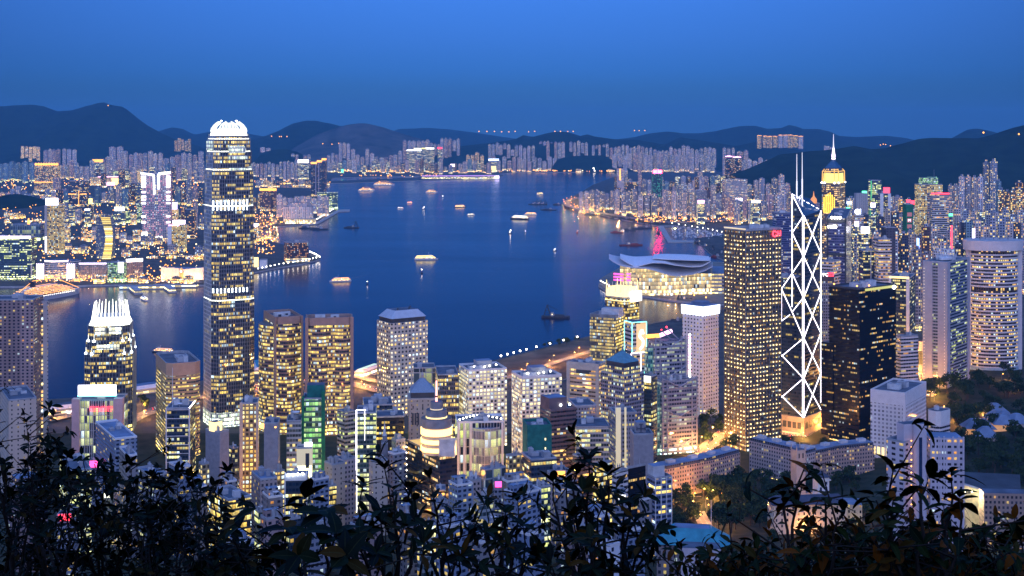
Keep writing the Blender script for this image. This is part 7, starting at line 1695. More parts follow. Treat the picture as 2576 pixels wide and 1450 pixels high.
road('elevated_road', [(1512, 494), (1470, 496), (1440, 500), (1424, 508), (1430, 518), (1460, 527), (1500, 534), (1550, 542), (1610, 551), (1660, 558), (1720, 559), (1780, 556), (1840, 552), (1872, 553)], 34, 'curving elevated road glowing orange along the eastern shore', 'sodium lamp on the curving elevated road', power=1.0e6, step=85, zfix=12, cars=24)
road('elevated_road', [(636, 548), (670, 546), (690, 551), (690, 562), (668, 570), (636, 576)], 26, 'looping road lit orange right of the tallest tower', 'sodium lamp on the looping road right of the tallest tower', power=7e5, step=60, zfix=9)
road('road', [(100, 708), (180, 706), (280, 709), (340, 706), (400, 709), (510, 711)], 22, 'quay road glowing along the left far shore', 'lamp on the quay road of the left far shore', power=4e5, step=48, zfix=4.5, kind='lamp_sodium')
road('road', [(1600, 735), (1680, 748), (1760, 758), (1830, 763)], 16, 'forecourt lit orange before the winged hall', 'sodium lamp on the forecourt of the winged hall', power=2e5, step=42, zfix=4.5)
road('road', [(2146, 705), (2152, 660), (2160, 620), (2152, 585), (2146, 560)], 30, 'bright street canyon right of the golden spire', 'white-orange lamp in the bright street canyon', power=4e5, step=60, zfix=4.5, cars=20)
road('road', [(470, 1216), (640, 1211), (800, 1206), (960, 1201), (1120, 1200), (1300, 1195)], 14, 'inner street lit orange between the lower towers', 'sodium lamp in the inner street among the lower towers', power=60000, step=34, cars=8)
road('road', [(500, 1304), (700, 1297), (900, 1292), (1100, 1290), (1300, 1282), (1480, 1270)], 12, 'slope street lit orange among the near flats', 'sodium lamp in the slope street among the near flats', power=60000, step=34)
# promenade lamps
def lampline(uv, n, kind, label, z=4.5, power=0, h=7):
    for k in range(n):
        f = k / (n - 1) * (len(uv) - 1); i = min(int(f), len(uv) - 2); g = f - i; u = uv[i][0] + (uv[i + 1][0] - uv[i][0]) * g; v = uv[i][1] + (uv[i + 1][1] - uv[i][1]) * g; d = gd(v, z)
        lamp_at((gx(u, d), d, z), kind, power, label, 'lamps: ' + label, h)
lampline([(648, 682), (700, 671), (760, 662), (803, 652), (790, 644), (778, 639)], 26, 'lamp_white', 'white lamp on the promenade round the brown stepped hotel')
lampline([(796, 556), (836, 531)], 12, 'lamp_white', 'white lamp on the far promenade below the estate')
lampline([(1510, 714), (1530, 726), (1560, 734)], 9, 'lamp_white', 'white lamp on the tip of the hall island')
lampline([(1258, 906), (1330, 887), (1484, 849)], 10, 'lamp_white', 'white lamp along the reclaimed site edge')
lampline([(1690, 566), (1740, 574), (1780, 580), (1815, 588)], 10, 'lamp_white', 'white lamp at the boat basin', power=40000)
# innumerable far street lights as one mass
def far_lights():
    rr = random.Random(11); b = MB()
    def dot(u, v, z, s, m): 
        d = gd(v, z); b.ball((gx(u, d), d, z + s), s, m, 4)
    for u0, u1, v0_, v1_, n in ((640, 830, 456, 467, 90), (830, 1290, 429.5, 434, 150), (1290, 1560, 429.5, 432.5, 70), (850, 1240, 441, 446, 40), (0, 510, 440, 470, 260), (0, 500, 560, 690, 420), (90, 500, 690, 712, 220), (0, 510, 470, 560, 260), (636, 700, 535, 600, 110), (700, 790, 555, 563, 24), (640, 690, 590, 640, 70), (1560, 1700, 408, 420, 70), (1560, 1800, 414, 424, 90), (1600, 1870, 545, 560, 160), (1460, 1990, 480, 545, 160), (2120, 2576, 500, 640, 260), (2130, 2170, 610, 700, 90), (1440, 1540, 512, 530, 30)):
        for k in range(n):
            v = rr.uniform(v0_, v1_); d = gd(v, 6); dot(rr.uniform(u0, u1), v, rr.uniform(5, 14), d * (.00033 if d > 5000 else .00037) * rr.uniform(.6, 1.5), rr.choice(['lamp_far', 'lamp_far', 'lamp_far', 'lamp_far', 'lamp_far_white']))
    o = b.build('far_street_lights'); tag(o, 'countless tiny orange and white street lights of the far shores', 'street lights', kind='stuff')
    b = MB()
    for u, v in [(272, 266), (683, 343), (703, 344), (708, 344), (722, 344), (812, 362), (835, 363), (852, 361), (1205, 331), (1225, 331), (1244, 331), (1262, 332), (1280, 332), (1296, 331), (1330, 332), (1345, 331), (1396, 331), (1410, 331), (1428, 331), (1442, 331), (1596, 329), (1608, 329), (1622, 329), (2215, 365), (2222, 363), (2228, 364), (2240, 367), (2474, 334), (2563, 338)]:
        d = 8000 if u > 2400 else 14000; b.ball((gx(u, d), d, gz(v, d)), 5.5, 'lamp_far', 4)
    o = b.build('hill_lights'); tag(o, 'scattered tiny lamps along the far ridges', 'lights', kind='stuff')
far_lights()
# ---- trees
mat('bark', (.06, .045, .035), .9)
earth_mat('leaf_park', (.012, .028, .014), (.045, .075, .028), .25)
def crown_mesh(seed, r, h):
    rr = random.Random(seed); b = MB()
    blobs = [(rr.uniform(-.55, .55) * r, rr.uniform(-.55, .55) * r, h * rr.uniform(.45, .95), r * rr.uniform(.35, .62)) for _ in range(9)]
    for x, y, z, s in blobs:
        for _ in range(46):
            t, p = rr.uniform(0, 2 * math.pi), math.acos(rr.uniform(-.8, 1)); q = s * rr.uniform(.6, 1.08)
            c = Vector((x + q * math.sin(p) * math.cos(t), y + q * math.sin(p) * math.sin(t), z + q * math.cos(p) * .75))
            n = Vector((rr.uniform(-1, 1), rr.uniform(-1, 1), rr.uniform(-.2, 1))).normalized(); a = n.orthogonal().normalized() * rr.uniform(.5, 1.05); e = n.cross(a).normalized() * rr.uniform(.4, .8)
            b.face([tuple(c - a), tuple(c + e), tuple(c + a), tuple(c - e)], 'leaf_park')
    return b
TREES = []
def tree(p, s, label, group):
    rr = random.Random(int(p[0] * 13 + p[1]))
    if len(TREES) < 5:
        k = len(TREES); root = thing('tree', label, 'tree', (0, 0, 0), group)
        b = MB(); hh = 6 + k; b.tube((0, 0, -1), (.3, .2, hh * .55), .45, 'bark', 6, .3)
        for a in range(4): b.tube((.3, .2, hh * .5), (2.4 * math.cos(a * 1.6), 2.4 * math.sin(a * 1.6), hh * .95), .22, 'bark', 5, .08)
        b.build('trunk', root); crown_mesh(k + 40, 5.0 + k * .5, 10 + k).build('crown', root); TREES.append(root); r = root
    else:
        src = rr.choice(TREES); r = src.copy(); COL.objects.link(r)
        for ch in src.children: c = ch.copy(); COL.objects.link(c); c.parent = r
        tag(r, label, 'tree', group)
    r.location = p; r.scale = (s, s, s * rr.uniform(.8, 1.1)); r.rotation_euler = (0, 0, rr.uniform(0, 6.28))
def grove(n, poly, s, label, group, seed):
    rr = random.Random(seed); us = [p[0] for p in poly]; vs_ = [p[1] for p in poly]; k = 0; tries = 0
    def inside(u, v):
        c = False; j = len(poly) - 1
        for i in range(len(poly)):
            (a, b_), (e, f) = poly[i], poly[j]
            if (b_ > v) != (f > v) and u < (e - a) * (v - b_) / (f - b_) + a: c = not c
            j = i
        return c
    while k < n and tries < n * 30:
        tries += 1; u, v = rr.uniform(min(us), max(us)), rr.uniform(min(vs_), max(vs_))
        if not inside(u, v): continue
        tree(ground(u, v), s * rr.uniform(.7, 1.3), label, group); k += 1
grove(98, [(2330, 975), (2400, 940), (2470, 955), (2576, 925), (2640, 930), (2640, 1190), (2520, 1180), (2420, 1170), (2400, 1090), (2340, 1020)], 1.55, 'dark leafy tree in the park right of the egg-crate block', 'park trees at the right edge', 1)
grove(50, [(1755, 1185), (1850, 1180), (1885, 1230), (1935, 1290), (1930, 1340), (1800, 1345), (1790, 1260), (1740, 1240)], 1.45, 'dark leafy tree between the garden drive and the white mansion', 'garden trees at the mansion', 2)
grove(20, [(1690, 1270), (1745, 1255), (1752, 1330), (1700, 1345)], 1.0, 'dark leafy tree left of the orange garden drive', 'garden trees left of the drive', 3)
grove(16, [(1756, 1062), (1822, 1060), (1822, 1098), (1762, 1112)], 1.0, 'dark leafy tree by the curving road left of the light-dotted tower', 'trees at the curving road', 4)
grove(20, [(1768, 1120), (1870, 1105), (1990, 1118), (1990, 1118), (1990, 1150), (1900, 1150)], 1.0, 'dark leafy tree beside the pale church tower', 'trees at the church', 5)
grove(8, [(2025, 1130), (2090, 1125), (2080, 1160), (2030, 1160)], 1.0, 'dark leafy tree right of the pale church tower', 'trees right of the church', 6)
grove(24, [(1930, 1280), (2030, 1300), (2200, 1285), (2230, 1330), (2100, 1380), (1940, 1370)], .9, 'dark leafy tree round the white mansion garden', 'trees in the mansion garden', 7)
grove(14, [(2405, 1200), (2576, 1170), (2620, 1185), (2610, 1255), (2572, 1250), (2560, 1195), (2410, 1205)], 1.3, 'dark leafy tree behind the flat-roofed hall at right', 'trees behind the flat hall', 14)
grove(12, [(2420, 1260), (2560, 1300), (2600, 1340), (2520, 1400), (2420, 1400)], 1.0, 'dark leafy tree below the lit retaining wall', 'trees below the lit wall', 8)
grove(10, [(1330, 880), (1400, 866), (1470, 850), (1440, 866)], .9, 'small tree on the edge of the reclaimed site', 'trees on the site edge', 9)
grove(8, [(1970, 1090), (2020, 1085), (2080, 1075), (2080, 1050), (2040, 1070)], .6, 'small round tree on the avenue by the braced tower', 'trees on the avenue', 10)
grove(22, [(205, 1020), (400, 1000), (400, 1020), (330, 1075), (205, 1090)], 1.0, 'dark street tree between the stepped tower and the tan tower', 'street trees by the shore', 11)
grove(18, [(1770, 1240), (1860, 1226), (1890, 1262), (1780, 1268)], 1.3, 'dark leafy tree at the foot of the slanting pinkish wing', 'trees at the pinkish wing', 12)
grove(28, [(1888, 1204), (1960, 1220), (2030, 1232), (2110, 1215), (2190, 1205), (2200, 1235), (2030, 1262), (1900, 1245)], 1.2, 'dark leafy tree under the government wings', 'trees under the government wings', 13)
# park lamps
rr = random.Random(8)
for u, v in ((2350, 1010), (2372, 1040), (2388, 1062), (2390, 1060), (2470, 1062), (2412, 1075), (2540, 980), (2520, 956), (1812, 1262), (1790, 1255), (1752, 1243), (1700, 1262), (2080, 1330), (2140, 1320), (2030, 1350), (2415, 1300), (2440, 1310), (2100, 1290)):
    lamp_at(ground(u, v), 'lamp_sodium', 22000, 'sodium lamp glowing among dark park trees', 'park lamps', 8.)
# ================================================================ boats and ships
def hull(b, L_, B_, z0, z1, m, deck='hull_white', n=7):
    P, Q = [], []
    prof = [(-.5, .8), (-.46, 1), (-.2, 1), (.1, 1), (.3, .86), (.42, .5), (.5, .04)]
    for f, w_ in prof: P.append((f * L_ * .97, -w_ * B_ / 2 * .86)); Q.append((f * L_, -w_ * B_ / 2))
    P += [(x, -y) for x, y in reversed(P)]; Q += [(x, -y) for x, y in reversed(Q)]
    return b.prism(P, z0, z1, m, deck, Q)
def place(root, u, v, rz, s=1):
    d = gd(v, 0); root.location = (gx(u, d), d, 0); root.rotation_euler = (0, 0, R(rz)); root.scale = (s, s, s)
def ship_root(label, cat='ship', name='ship', group=None): return thing(name, label, cat, (0, 0, 0), group)
# docked liner
def liner(label, u, v, rz, L_=230, lit='deck_lights', strings=True, funnel='hull_dark', name='cruise_ship'):
    r = ship_root(label, 'ship', name); B_ = L_ * .14; k = L_ / 230
    b = MB(); hull(b, L_, B_, -1, 13 * k, 'hull_white', 'hull_white'); b.build('hull', r)
    for i, (x0, x1) in enumerate(((-.44, .34), (-.43, .31), (-.41, .28), (-.38, .24), (-.34, .18), (-.26, .1))):
        z = (13 + i * 3.4) * k; b = MB(); w_ = B_ * (.96 - i * .06)
        b.prism([(x0 * L_, -w_ / 2), (x1 * L_, -w_ / 2), ((x1 + .03) * L_, 0), (x1 * L_, w_ / 2), (x0 * L_, w_ / 2)], z, z + 2.7 * k, 'ship_cabins', 'hull_white')
        if lit:
            for s in (-1, 1): b.tube((x0 * L_, s * w_ / 2, z + 2.9 * k), (x1 * L_, s * w_ / 2, z + 2.9 * k), .5 * k, lit, 4)
        b.build('deck', r)
    b = MB(); b.prism(circle((-.2 * L_, 0), 8 * k, 10, 5 * k), 33 * k, 46 * k, 'deck_lights' if funnel == 'lit' else funnel, 'hull_dark', circle((-.22 * L_, 0), 6.5 * k, 10, 4 * k)); b.build('funnel', r)
    b = MB(); b.tube((.12 * L_, 0, 33 * k), (.12 * L_, 0, 47 * k), .6 * k, 'hull_white', 5)
    if strings:
        for p, q in (((.48 * L_, 0, 14 * k), (.12 * L_, 0, 47 * k)), ((.12 * L_, 0, 47 * k), (-.2 * L_, 0, 47 * k)), ((-.2 * L_, 0, 47 * k), (-.49 * L_, 0, 15 * k))): b.tube(p, q, .75 * k, lit or 'deck_lights', 4)
    b.build('light_strings', r)
    b = MB()
    for i in range(26):
        for s in (-1, 1): b.ball(((-.42 + .03 * i) * L_, s * B_ * .49, 11 * k), .7 * k, 'lamp_white', 4)
    o = b.build('hull_lamps', r); o['kind'] = 'stuff'
    b = MB()
    for i in range(8):
        b.prism(rect(((-.3 + i * .06) * L_, -B_ * .52), 7 * k, 2.5 * k), 13 * k, 15.5 * k, 'hull_orange', 'hull_white')
    o = b.build('lifeboats', r); o['kind'] = 'stuff'
    place(r, u, v, rz); return r
facade('ship_cabins', (.55, .53, .55), (.05, .05, .08), .75, 3, 2.7, .6, .6, (1, .5, .15), YB, 2.0, .2, .5); mat('hull_orange', (.5, .16, .03), .6)
liner('long white cruise liner strung with lights moored at the left far quay', 118, 752, 68)
def lit_liner(label, u, v, rz, L_): return liner(label, u, v, rz, L_, 'deck_lights', True, 'lit')
lit_liner('orange-lit cruise ship seen end on, left of the long lit liner', 922, 481, 35, 120)
lit_liner('long orange-lit cruise ship broadside near the old runway', 966, 467, 2, 150)
lit_liner('orange-lit cruise ship with a lit mast string, alone in mid water', 1086, 485, 40, 90)
def ferry(label, u, v, rz, L_=62, s=1, lit='deck_lights', hm='hull_white'):
    r = ship_root(label, 'ferry', 'ferry'); B_ = L_ * .2
    b = MB(); hull(b, L_, B_, -.5, L_ * .06, hm); b.build('hull', r)
    for i in range(2):
        b = MB(); z = L_ * (.06 + i * .055); w_ = B_ * (.92 - .12 * i); x0, x1 = -.44 + i * .05, .36 - i * .08
        b.prism([(x0 * L_, -w_ / 2), (x1 * L_, -w_ / 2), (x1 * L_ + 2, 0), (x1 * L_, w_ / 2), (x0 * L_, w_ / 2)], z, z + L_ * .048, 'ship_cabins', 'hull_white'); 
        for q in (-1, 1): b.tube((x0 * L_, q * w_ / 2, z + L_ * .05), (x1 * L_, q * w_ / 2, z + L_ * .05), L_ * .006, lit, 4)
        b.build('deck', r)
    b = MB(); b.prism(rect((.18 * L_, 0), L_ * .1, B_ * .5), L_ * .17, L_ * .21, 'hull_white', 'hull_white'); b.build('bridge', r)
    b = MB(); b.tube((.1 * L_, 0, L_ * .2), (.1 * L_, 0, L_ * .32), L_ * .008, 'steel', 5); b.build('mast', r)
    place(r, u, v, rz, s); return r
ferry('large double-decked ferry glowing white and orange in mid harbour', 1072, 654, 8, 74, lit='sign_yellow')
ferry('low ferry with thin lines of light, heading left', 856, 709, 200, 58, lit='sign_orange')
ferry('ferry with an amber glow at the left, heading left past the stepped tower', 409, 887, 165, 42, lit='deck_lights', hm='hull_dark')
ferry('small ferry moored off the quay near the star piers', 362, 756, 120, 46, lit='sign_white')
ferry('lit work ship with three deck lamps right of mid harbour', 1306, 552, 150, 92, lit='glow_white', hm='hull_dark')
ferry('small orange-roofed ferry right of the lit work ship', 1334, 541, 178, 62, lit='sign_orange')
ferry('small bright boat alone near the dark barges', 1359, 490, 60, 70, lit='sign_yellow')
ferry('white-lit floating boat near the breakwater', 1566, 585, 80, 55, lit='glow_white')
ferry('dark ferry low in the middle of the far water', 1158, 522, 20, 62, lit='lamp_far', hm='hull_dark')
ferry('small launch with a green-white light, centre right', 1185, 542, 20, 40, lit='glow_white')
ferry('red-lit small launch left of mid harbour', 1031, 512, 60, 46, lit='sign_red')
ferry('tiny launch right of the dark crane barge', 1008, 525, 340, 36, lit='sign_white')
def lightboat(label, u, v, s=1):
    r = ship_root(label, 'boat', 'lamp_boat'); b = MB(); hull(b, 26, 8, -.3, 2.4, 'hull_dark', 'hull_dark'); b.build('hull', r)
    b = MB(); b.prism(rect((-4, 0), 8, 5), 2.4, 6, 'hull_white', 'hull_white'); b.build('cabin', r)
    b = MB(); b.tube((2, 0, 2), (2, 0, 12), .3, 'steel', 5); b.build('mast', r); b = MB(); b.ball((2, 0, 12.5), 1.8, 'lamp_white'); b.ball((-4, 0, 7), 1.4, 'lamp_white'); b.build_each('mast_lamp', r)
    place(r, u, v, rnd.uniform(0, 180), s)
lightboat('bright lamp boat on the open water right of centre', 1284, 588); lightboat('tiny lamp boat far right of the large ferry', 1396, 632, .6); lightboat('brightly lit boat off the far eastern quay', 1494, 434, 3)
lightboat('small lamp boat far left of mid harbour', 1066, 527, .9); lightboat('small boat with lamp beyond the cruise ships', 1114, 497, .8)
def barge(label, u, v, rz, L_=60, tower_=True, cargo=True, red=False):
    r = ship_root(label, 'barge', 'crane_barge'); hm = 'hull_red' if red else 'hull_dark'
    b = MB(); b.prism([(-L_ / 2, -L_ * .13), (L_ / 2 - 3, -L_ * .13), (L_ / 2, 0), (L_ / 2 - 3, L_ * .13), (-L_ / 2, L_ * .13)], -.5, 4, hm, 'hull_dark'); b.build('hull', r)
    if tower_:
        b = MB(); h = L_ * .46
        for y in (-L_ * .1, L_ * .1):
            b.tube((-L_ * .42, y, 4), (-L_ * .30, y * .15, h), .8, 'hull_dark', 5); b.tube((-L_ * .18, y, 4), (-L_ * .30, y * .15, h), .8, 'hull_dark', 5)
        for f in (.3, .55, .8): b.tube((-L_ * (.42 - .12 * f), -L_ * .1 * (1 - f), h * f), (-L_ * (.18 + .12 * f), L_ * .1 * (1 - f), h * f), .5, 'hull_dark', 4)
        b.tube((-L_ * .30, 0, h), (L_ * .1, 0, h * .55), .5, 'hull_dark', 4); b.build('derrick', r)
    if cargo:
        b = MB(); b.prism(rect((L_ * .12, 0), L_ * .4, L_ * .2), 4, 7.5, hm, 'hull_dark', rect((L_ * .12, 0), L_ * .3, L_ * .12)); b.build('cargo', r)
    b = MB(); b.prism(rect((L_ * .02 if not cargo else -L_ * .12, 0), L_ * .16, L_ * .17), 4, 9, 'plant_grey', 'roof_dark'); b.prism(rect((-L_ * .12, 0), L_ * .1, L_ * .12), 9, 12, 'plant_grey', 'roof_dark'); b.build('deckhouse', r)
    b = MB(); b.ball((-L_ * .12, -L_ * .09, 8), .9, 'lamp_far_white'); b.build('deck_lamp', r)
    place(r, u, v, rz); return r
barge('dark crane barge with two deck lamps left of the large ferry', 884, 574, 175, 62)
barge('dark derrick barge on the near water before the winged hall', 1398, 800, -6, 60)
for k, (u, w_) in enumerate(((1342, 'left'), (1353, 'middle'), (1364, 'right'))): barge(f'dark barge with pyramid derrick, {w_} one of three in a row', u, 515, 170, 56, cargo=False)
barge('long low dark barge below the row of three', 1380, 529, 178, 80, False)
barge('small dark barge near the curving road point', 1402, 516, 160, 50, False)
barge('rusty barge with tall derrick at the breakwater mouth', 1552, 586, 170, 50, red=True)
barge('dark barge with derrick left of the reddish water', 1580, 580, 160, 60)
barge('barge pair with tall derricks near the breakwater, left', 1605, 576, 20, 64); barge('barge pair with tall derricks near the breakwater, right', 1622, 575, 170, 64)
barge('slim derrick barge anchored in the reddish water', 1656, 587, 90, 34)
barge('long rusty barge with tug off the winged hall', 1588, 618, 8, 80, False, True, True)
barge('dark dredger moored beside the hall basin', 1726, 758, 5, 48); barge('white-topped barge in the inner basin', 1700, 812, 170, 34, False)
barge('long dark barge off the ship-shaped estate', 802, 578, 178, 74, False); barge('dark barge by the looping road', 770, 575, 178, 60, False)
barge('red buoy tender alone right of centre', 1452, 586, 90, 26, False, False, True)
barge('dark barge by the eastern quay, nearest the point', 1486, 541, 170, 62, False); barge('dark barge by the bright eastern quay', 1520, 540, 165, 56)
for u, v in ((1550, 548), (1572, 552), (1596, 555), (1636, 562)): barge('dark barge moored along the bright eastern quay , ' + ORD[int((u - 1540) / 24)] + ' from the left', u, v + 2, 172, 56, v % 2 == 0)
def buoy(label, u, v, s, m='hull_red'):
    r = thing('buoy', label, 'buoy', (0, 0, 0)); b = MB(); b.lathe((0, 0, 0), [(.1, -.3), (2.4, -.3), (2.4, 1.4), (1, 1.8)], 'hull_dark', 12); b.build('float', r); b = MB(); b.tube((0, 0, 1.6), (0, 0, 6.5), .7, m, 6, .35); b.build('tower', r); b = MB(); b.ball((0, 0, 7), .8, 'lamp_white'); b.build('lamp', r); place(r, u, v, 0, s)
buoy('small lit buoy below the large ferry', 1061, 688, 1.5, 'hull_red'); buoy('tiny lamp buoy in the water left of the porthole tower', 924, 716, 1.1); buoy('dark buoy near the rusty tender', 1322, 586, 1)
emis('pier_glow', (.75, 1.0, .70), .8, False)
# ferry piers
for u0, u1, v, lab in ((320, 362, 738, 'left finger pier with pale roof at the left far quay'), (404, 448, 734, 'right finger pier with pale roof at the left far quay')):
    d = gd(v, 3); r = thing('pier', lab, 'pier', (gx((u0 + u1) / 2, d), d, 0)); q = (gx((u0 + u1) / 2, d + 45), d + 45)
    b = MB(); b.box(q, 20, 100, -1, 4, 'concrete', 'concrete', R(24)); b.build('deck', r); b = MB(); b.box(q, 16, 90, 4, 10, 'hall_terraces', 'roof_pale', R(24)); b.build('shed', r); b = MB(); b.box((q[0], q[1] + 60), 110, 16, -1, 9, 'hall_terraces', 'roof_blue', R(3)); b.build('head_house', r)
for u, v, w_, l_, rz, lab, roof in ((925, 938, 16, 60, -22, 'pier with a glowing green-white vaulted roof left of the porthole tower', 'pier_glow'), (350, 985, 34, 60, -50, 'long flat pier sheds with white roof drums behind the tan tower', 'roof_blue'), (150, 1035, 30, 70, -55, 'dark flat-roofed pier shed at left', 'roof_dark'), (650, 930, 20, 70, 15, 'teal-roofed pier between the tallest tower and bronze twins', 'teal_roof')):
    d = gd(v, 4); x, y = gx(u, d), d; r = thing('pier', lab, 'pier', (x, y, 0)); b = MB(); b.box((x, y), w_ + 6, l_ + 6, -2, 4, 'concrete', 'concrete', R(rz)); b.build('deck', r)
    b = MB(); b.box((x, y), w_, l_, 4, 10, 'hall_terraces', roof, R(rz)); b.prism(rect((x, y), w_, l_, R(rz)), 10, 14, 'white_paint', roof, rect((x, y), w_ * .5, l_ * .96, R(rz))); b.build('shed', r)
d = gd(1030, 0); 
ferry('white catamaran moored at the left pier behind the shrub', 178, 1046, 150, 40, lit='sign_white')
# yachts in the basin
rr = random.Random(5); src = None
for k in range(110):
    u = rr.uniform(1692, 1816); v = rr.uniform(572, 599) if u < 1770 else rr.uniform(580, 604)
    if src is None:
        src = thing('yacht', 'small white boat moored in the crowded basin inside the breakwater', 'boat', (0, 0, 0), 'boats in the basin')
        b = MB(); hull(b, 15, 4.6, -.2, 1.9, 'hull_white'); b.build('hull', src); b = MB(); b.prism(rect((-1, 0), 6, 3.2), 1.9, 4, 'hull_white', 'hull_white', rect((-1.4, 0), 4.6, 2.6)); b.build('cabin', src); b = MB(); b.tube((1, 0, 2), (1, 0, 15), .14, 'hull_white', 4); b.build('mast', src); r = src
    else:
        r = src.copy(); COL.objects.link(r)
        for ch in src.children: c = ch.copy(); COL.objects.link(c); c.parent = r
    place(r, u, v, rr.choice([70, 80, 250, 100]) + rr.uniform(-8, 8), rr.uniform(.8, 1.5))
# cargo basin clutter
for k, (u, v) in enumerate(((1760, 612), (1775, 622), (1790, 632), (1802, 648), (1812, 640))): barge('working barge in the cargo basin left of the light-dotted tower, ' + ORD[k] + ' along the quay', u, v, 40 + 30 * k, 44, k % 2 == 0, True, k % 2 == 1)
# foam wakes behind the moving ferries
M = bpy.data.materials.new('wake_foam'); M.use_nodes = True; MATS['wake_foam'] = M
nt = M.node_tree; N, L, m, mixc = _n(nt); q = nt.nodes['Principled BSDF']; uvn = N('ShaderNodeUVMap'); sp = N('ShaderNodeSeparateXYZ'); L(uvn.outputs[0], sp.inputs[0]); nz = N('ShaderNodeTexNoise'); nz.inputs['Scale'].default_value = 14; nz.inputs['Detail'].default_value = 6; mp = N('ShaderNodeMapping'); mp.inputs['Scale'].default_value = (.5, 3, 1); L(uvn.outputs[0], mp.inputs[0]); L(mp.outputs[0], nz.inputs[0])
ed = m('SUBTRACT', 1.0, m('ABSOLUTE', m('MULTIPLY_ADD', sp.outputs[1], 2.0, -1.0))); al = m('MULTIPLY', m('MULTIPLY', ed, m('SUBTRACT', 1.0, sp.outputs[0])), m('MULTIPLY_ADD', nz.outputs[0], 1.6, -.45, clamp=True)); q.inputs['Base Color'].default_value = (.55, .6, .65, 1); q.inputs['Roughness'].default_value = .9; L(m('MULTIPLY', al, .75), q.inputs['Alpha'])
for u, v, u2, v2, w_, lab in ((1040, 660, 905, 650, 12, 'pale foam wake curving behind the large ferry'), (868, 706, 940, 690, 9, 'foam wake behind the low left-heading ferry'), (420, 890, 520, 902, 8, 'faint wake behind the ferry at left'), (790, 668, 855, 655, 8, 'foam wake of a passed launch off the promenade'), (1040, 510, 1075, 500, 7, 'faint wake behind the red-lit launch'), (1190, 540, 1215, 536, 7, 'faint wake behind the green-white launch'), (1012, 524, 1060, 529, 6, 'faint wake behind the tiny launch')):
    b = MB(); A = Vector((gx(u, gd(v, 0)), gd(v, 0), .06)); B_ = Vector((gx(u2, gd(v2, 0)), gd(v2, 0), .06)); dv = B_ - A; sd = Vector((-dv.y, dv.x, 0)).normalized(); n = 12
    for k in range(n):
        f, g = k / n, (k + 1) / n; c1 = A + dv * f + sd * math.sin(f * 2.2) * w_ * .8; c2 = A + dv * g + sd * math.sin(g * 2.2) * w_ * .8; a1, a2 = w_ * (.4 + f), w_ * (.4 + g)
        b.face([tuple(c1 - sd * a1), tuple(c2 - sd * a2), tuple(c2 + sd * a2), tuple(c1 + sd * a1)], 'wake_foam', [(f, 0), (g, 0), (g, 1), (f, 1)])
    tag(b.build('foam_wake'), lab, 'wake', kind='stuff')
# ================================================================ shrubs in front of the viewpoint
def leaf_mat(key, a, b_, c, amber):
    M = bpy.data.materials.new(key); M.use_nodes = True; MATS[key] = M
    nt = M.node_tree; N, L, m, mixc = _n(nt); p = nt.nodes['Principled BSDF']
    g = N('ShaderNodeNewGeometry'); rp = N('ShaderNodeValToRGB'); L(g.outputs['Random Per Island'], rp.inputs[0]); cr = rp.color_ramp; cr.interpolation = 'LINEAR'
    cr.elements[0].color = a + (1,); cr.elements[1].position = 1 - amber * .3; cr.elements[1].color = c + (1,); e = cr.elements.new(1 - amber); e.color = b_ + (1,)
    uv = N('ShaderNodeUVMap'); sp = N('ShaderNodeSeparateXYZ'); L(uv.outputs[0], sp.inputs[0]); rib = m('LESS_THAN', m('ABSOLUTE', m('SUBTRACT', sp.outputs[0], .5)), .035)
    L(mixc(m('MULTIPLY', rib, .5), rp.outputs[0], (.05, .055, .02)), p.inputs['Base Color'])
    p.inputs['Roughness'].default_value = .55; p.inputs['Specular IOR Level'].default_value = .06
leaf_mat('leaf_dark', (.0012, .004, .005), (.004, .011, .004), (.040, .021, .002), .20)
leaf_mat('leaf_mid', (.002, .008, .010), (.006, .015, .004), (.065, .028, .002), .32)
leaf_mat('leaf_lamplit', (.002, .012, .007), (.014, .026, .004), (.14, .038, .002), .45)  # lamp glow on the leaves put into their colour as amber
mat('twig', (.022, .014, .011), .85)
def add_leaf(b, p, dirv, up, L_, W_, m, bend=.25):
    dirv = dirv.normalized(); side = dirv.cross(up)
    if side.length < 1e-3: side = dirv.orthogonal()
    side.normalize(); nrm = side.cross(dirv).normalized()
    prof = ((0, .05), (.18, .62), (.42, 1.0), (.68, .86), (.88, .45), (1, .02))
    rows = []
    for t, w_ in prof:
        c = p + dirv * (L_ * t) - nrm * (bend * L_ * t * t); s = side * (W_ * .5 * w_); rows.append((c - s + nrm * (.10 * W_ * w_), c, c + s + nrm * (.10 * W_ * w_), t))
    base = len(b.v); idx = []
    for l_, c, r_, t in rows:
        idx.append((len(b.v), len(b.v) + 1, len(b.v) + 2)); b.v.extend([tuple(l_), tuple(c), tuple(r_)])
    mi = b.mid(m)
    for (a0, a1, a2), (b0, b1, b2), r0, r1 in zip(idx, idx[1:], rows, rows[1:]):
        b.f.append((a0, a1, b1, b0)); b.mi.append(mi); b.uv.extend([(0, r0[3]), (.5, r0[3]), (.5, r1[3]), (0, r1[3])])
        b.f.append((a1, a2, b2, b1)); b.mi.append(mi); b.uv.extend([(.5, r0[3]), (1, r0[3]), (1, r1[3]), (.5, r1[3])])
def PX(u, v, d): return Vector((gx(u, d), d, gz(v, d)))
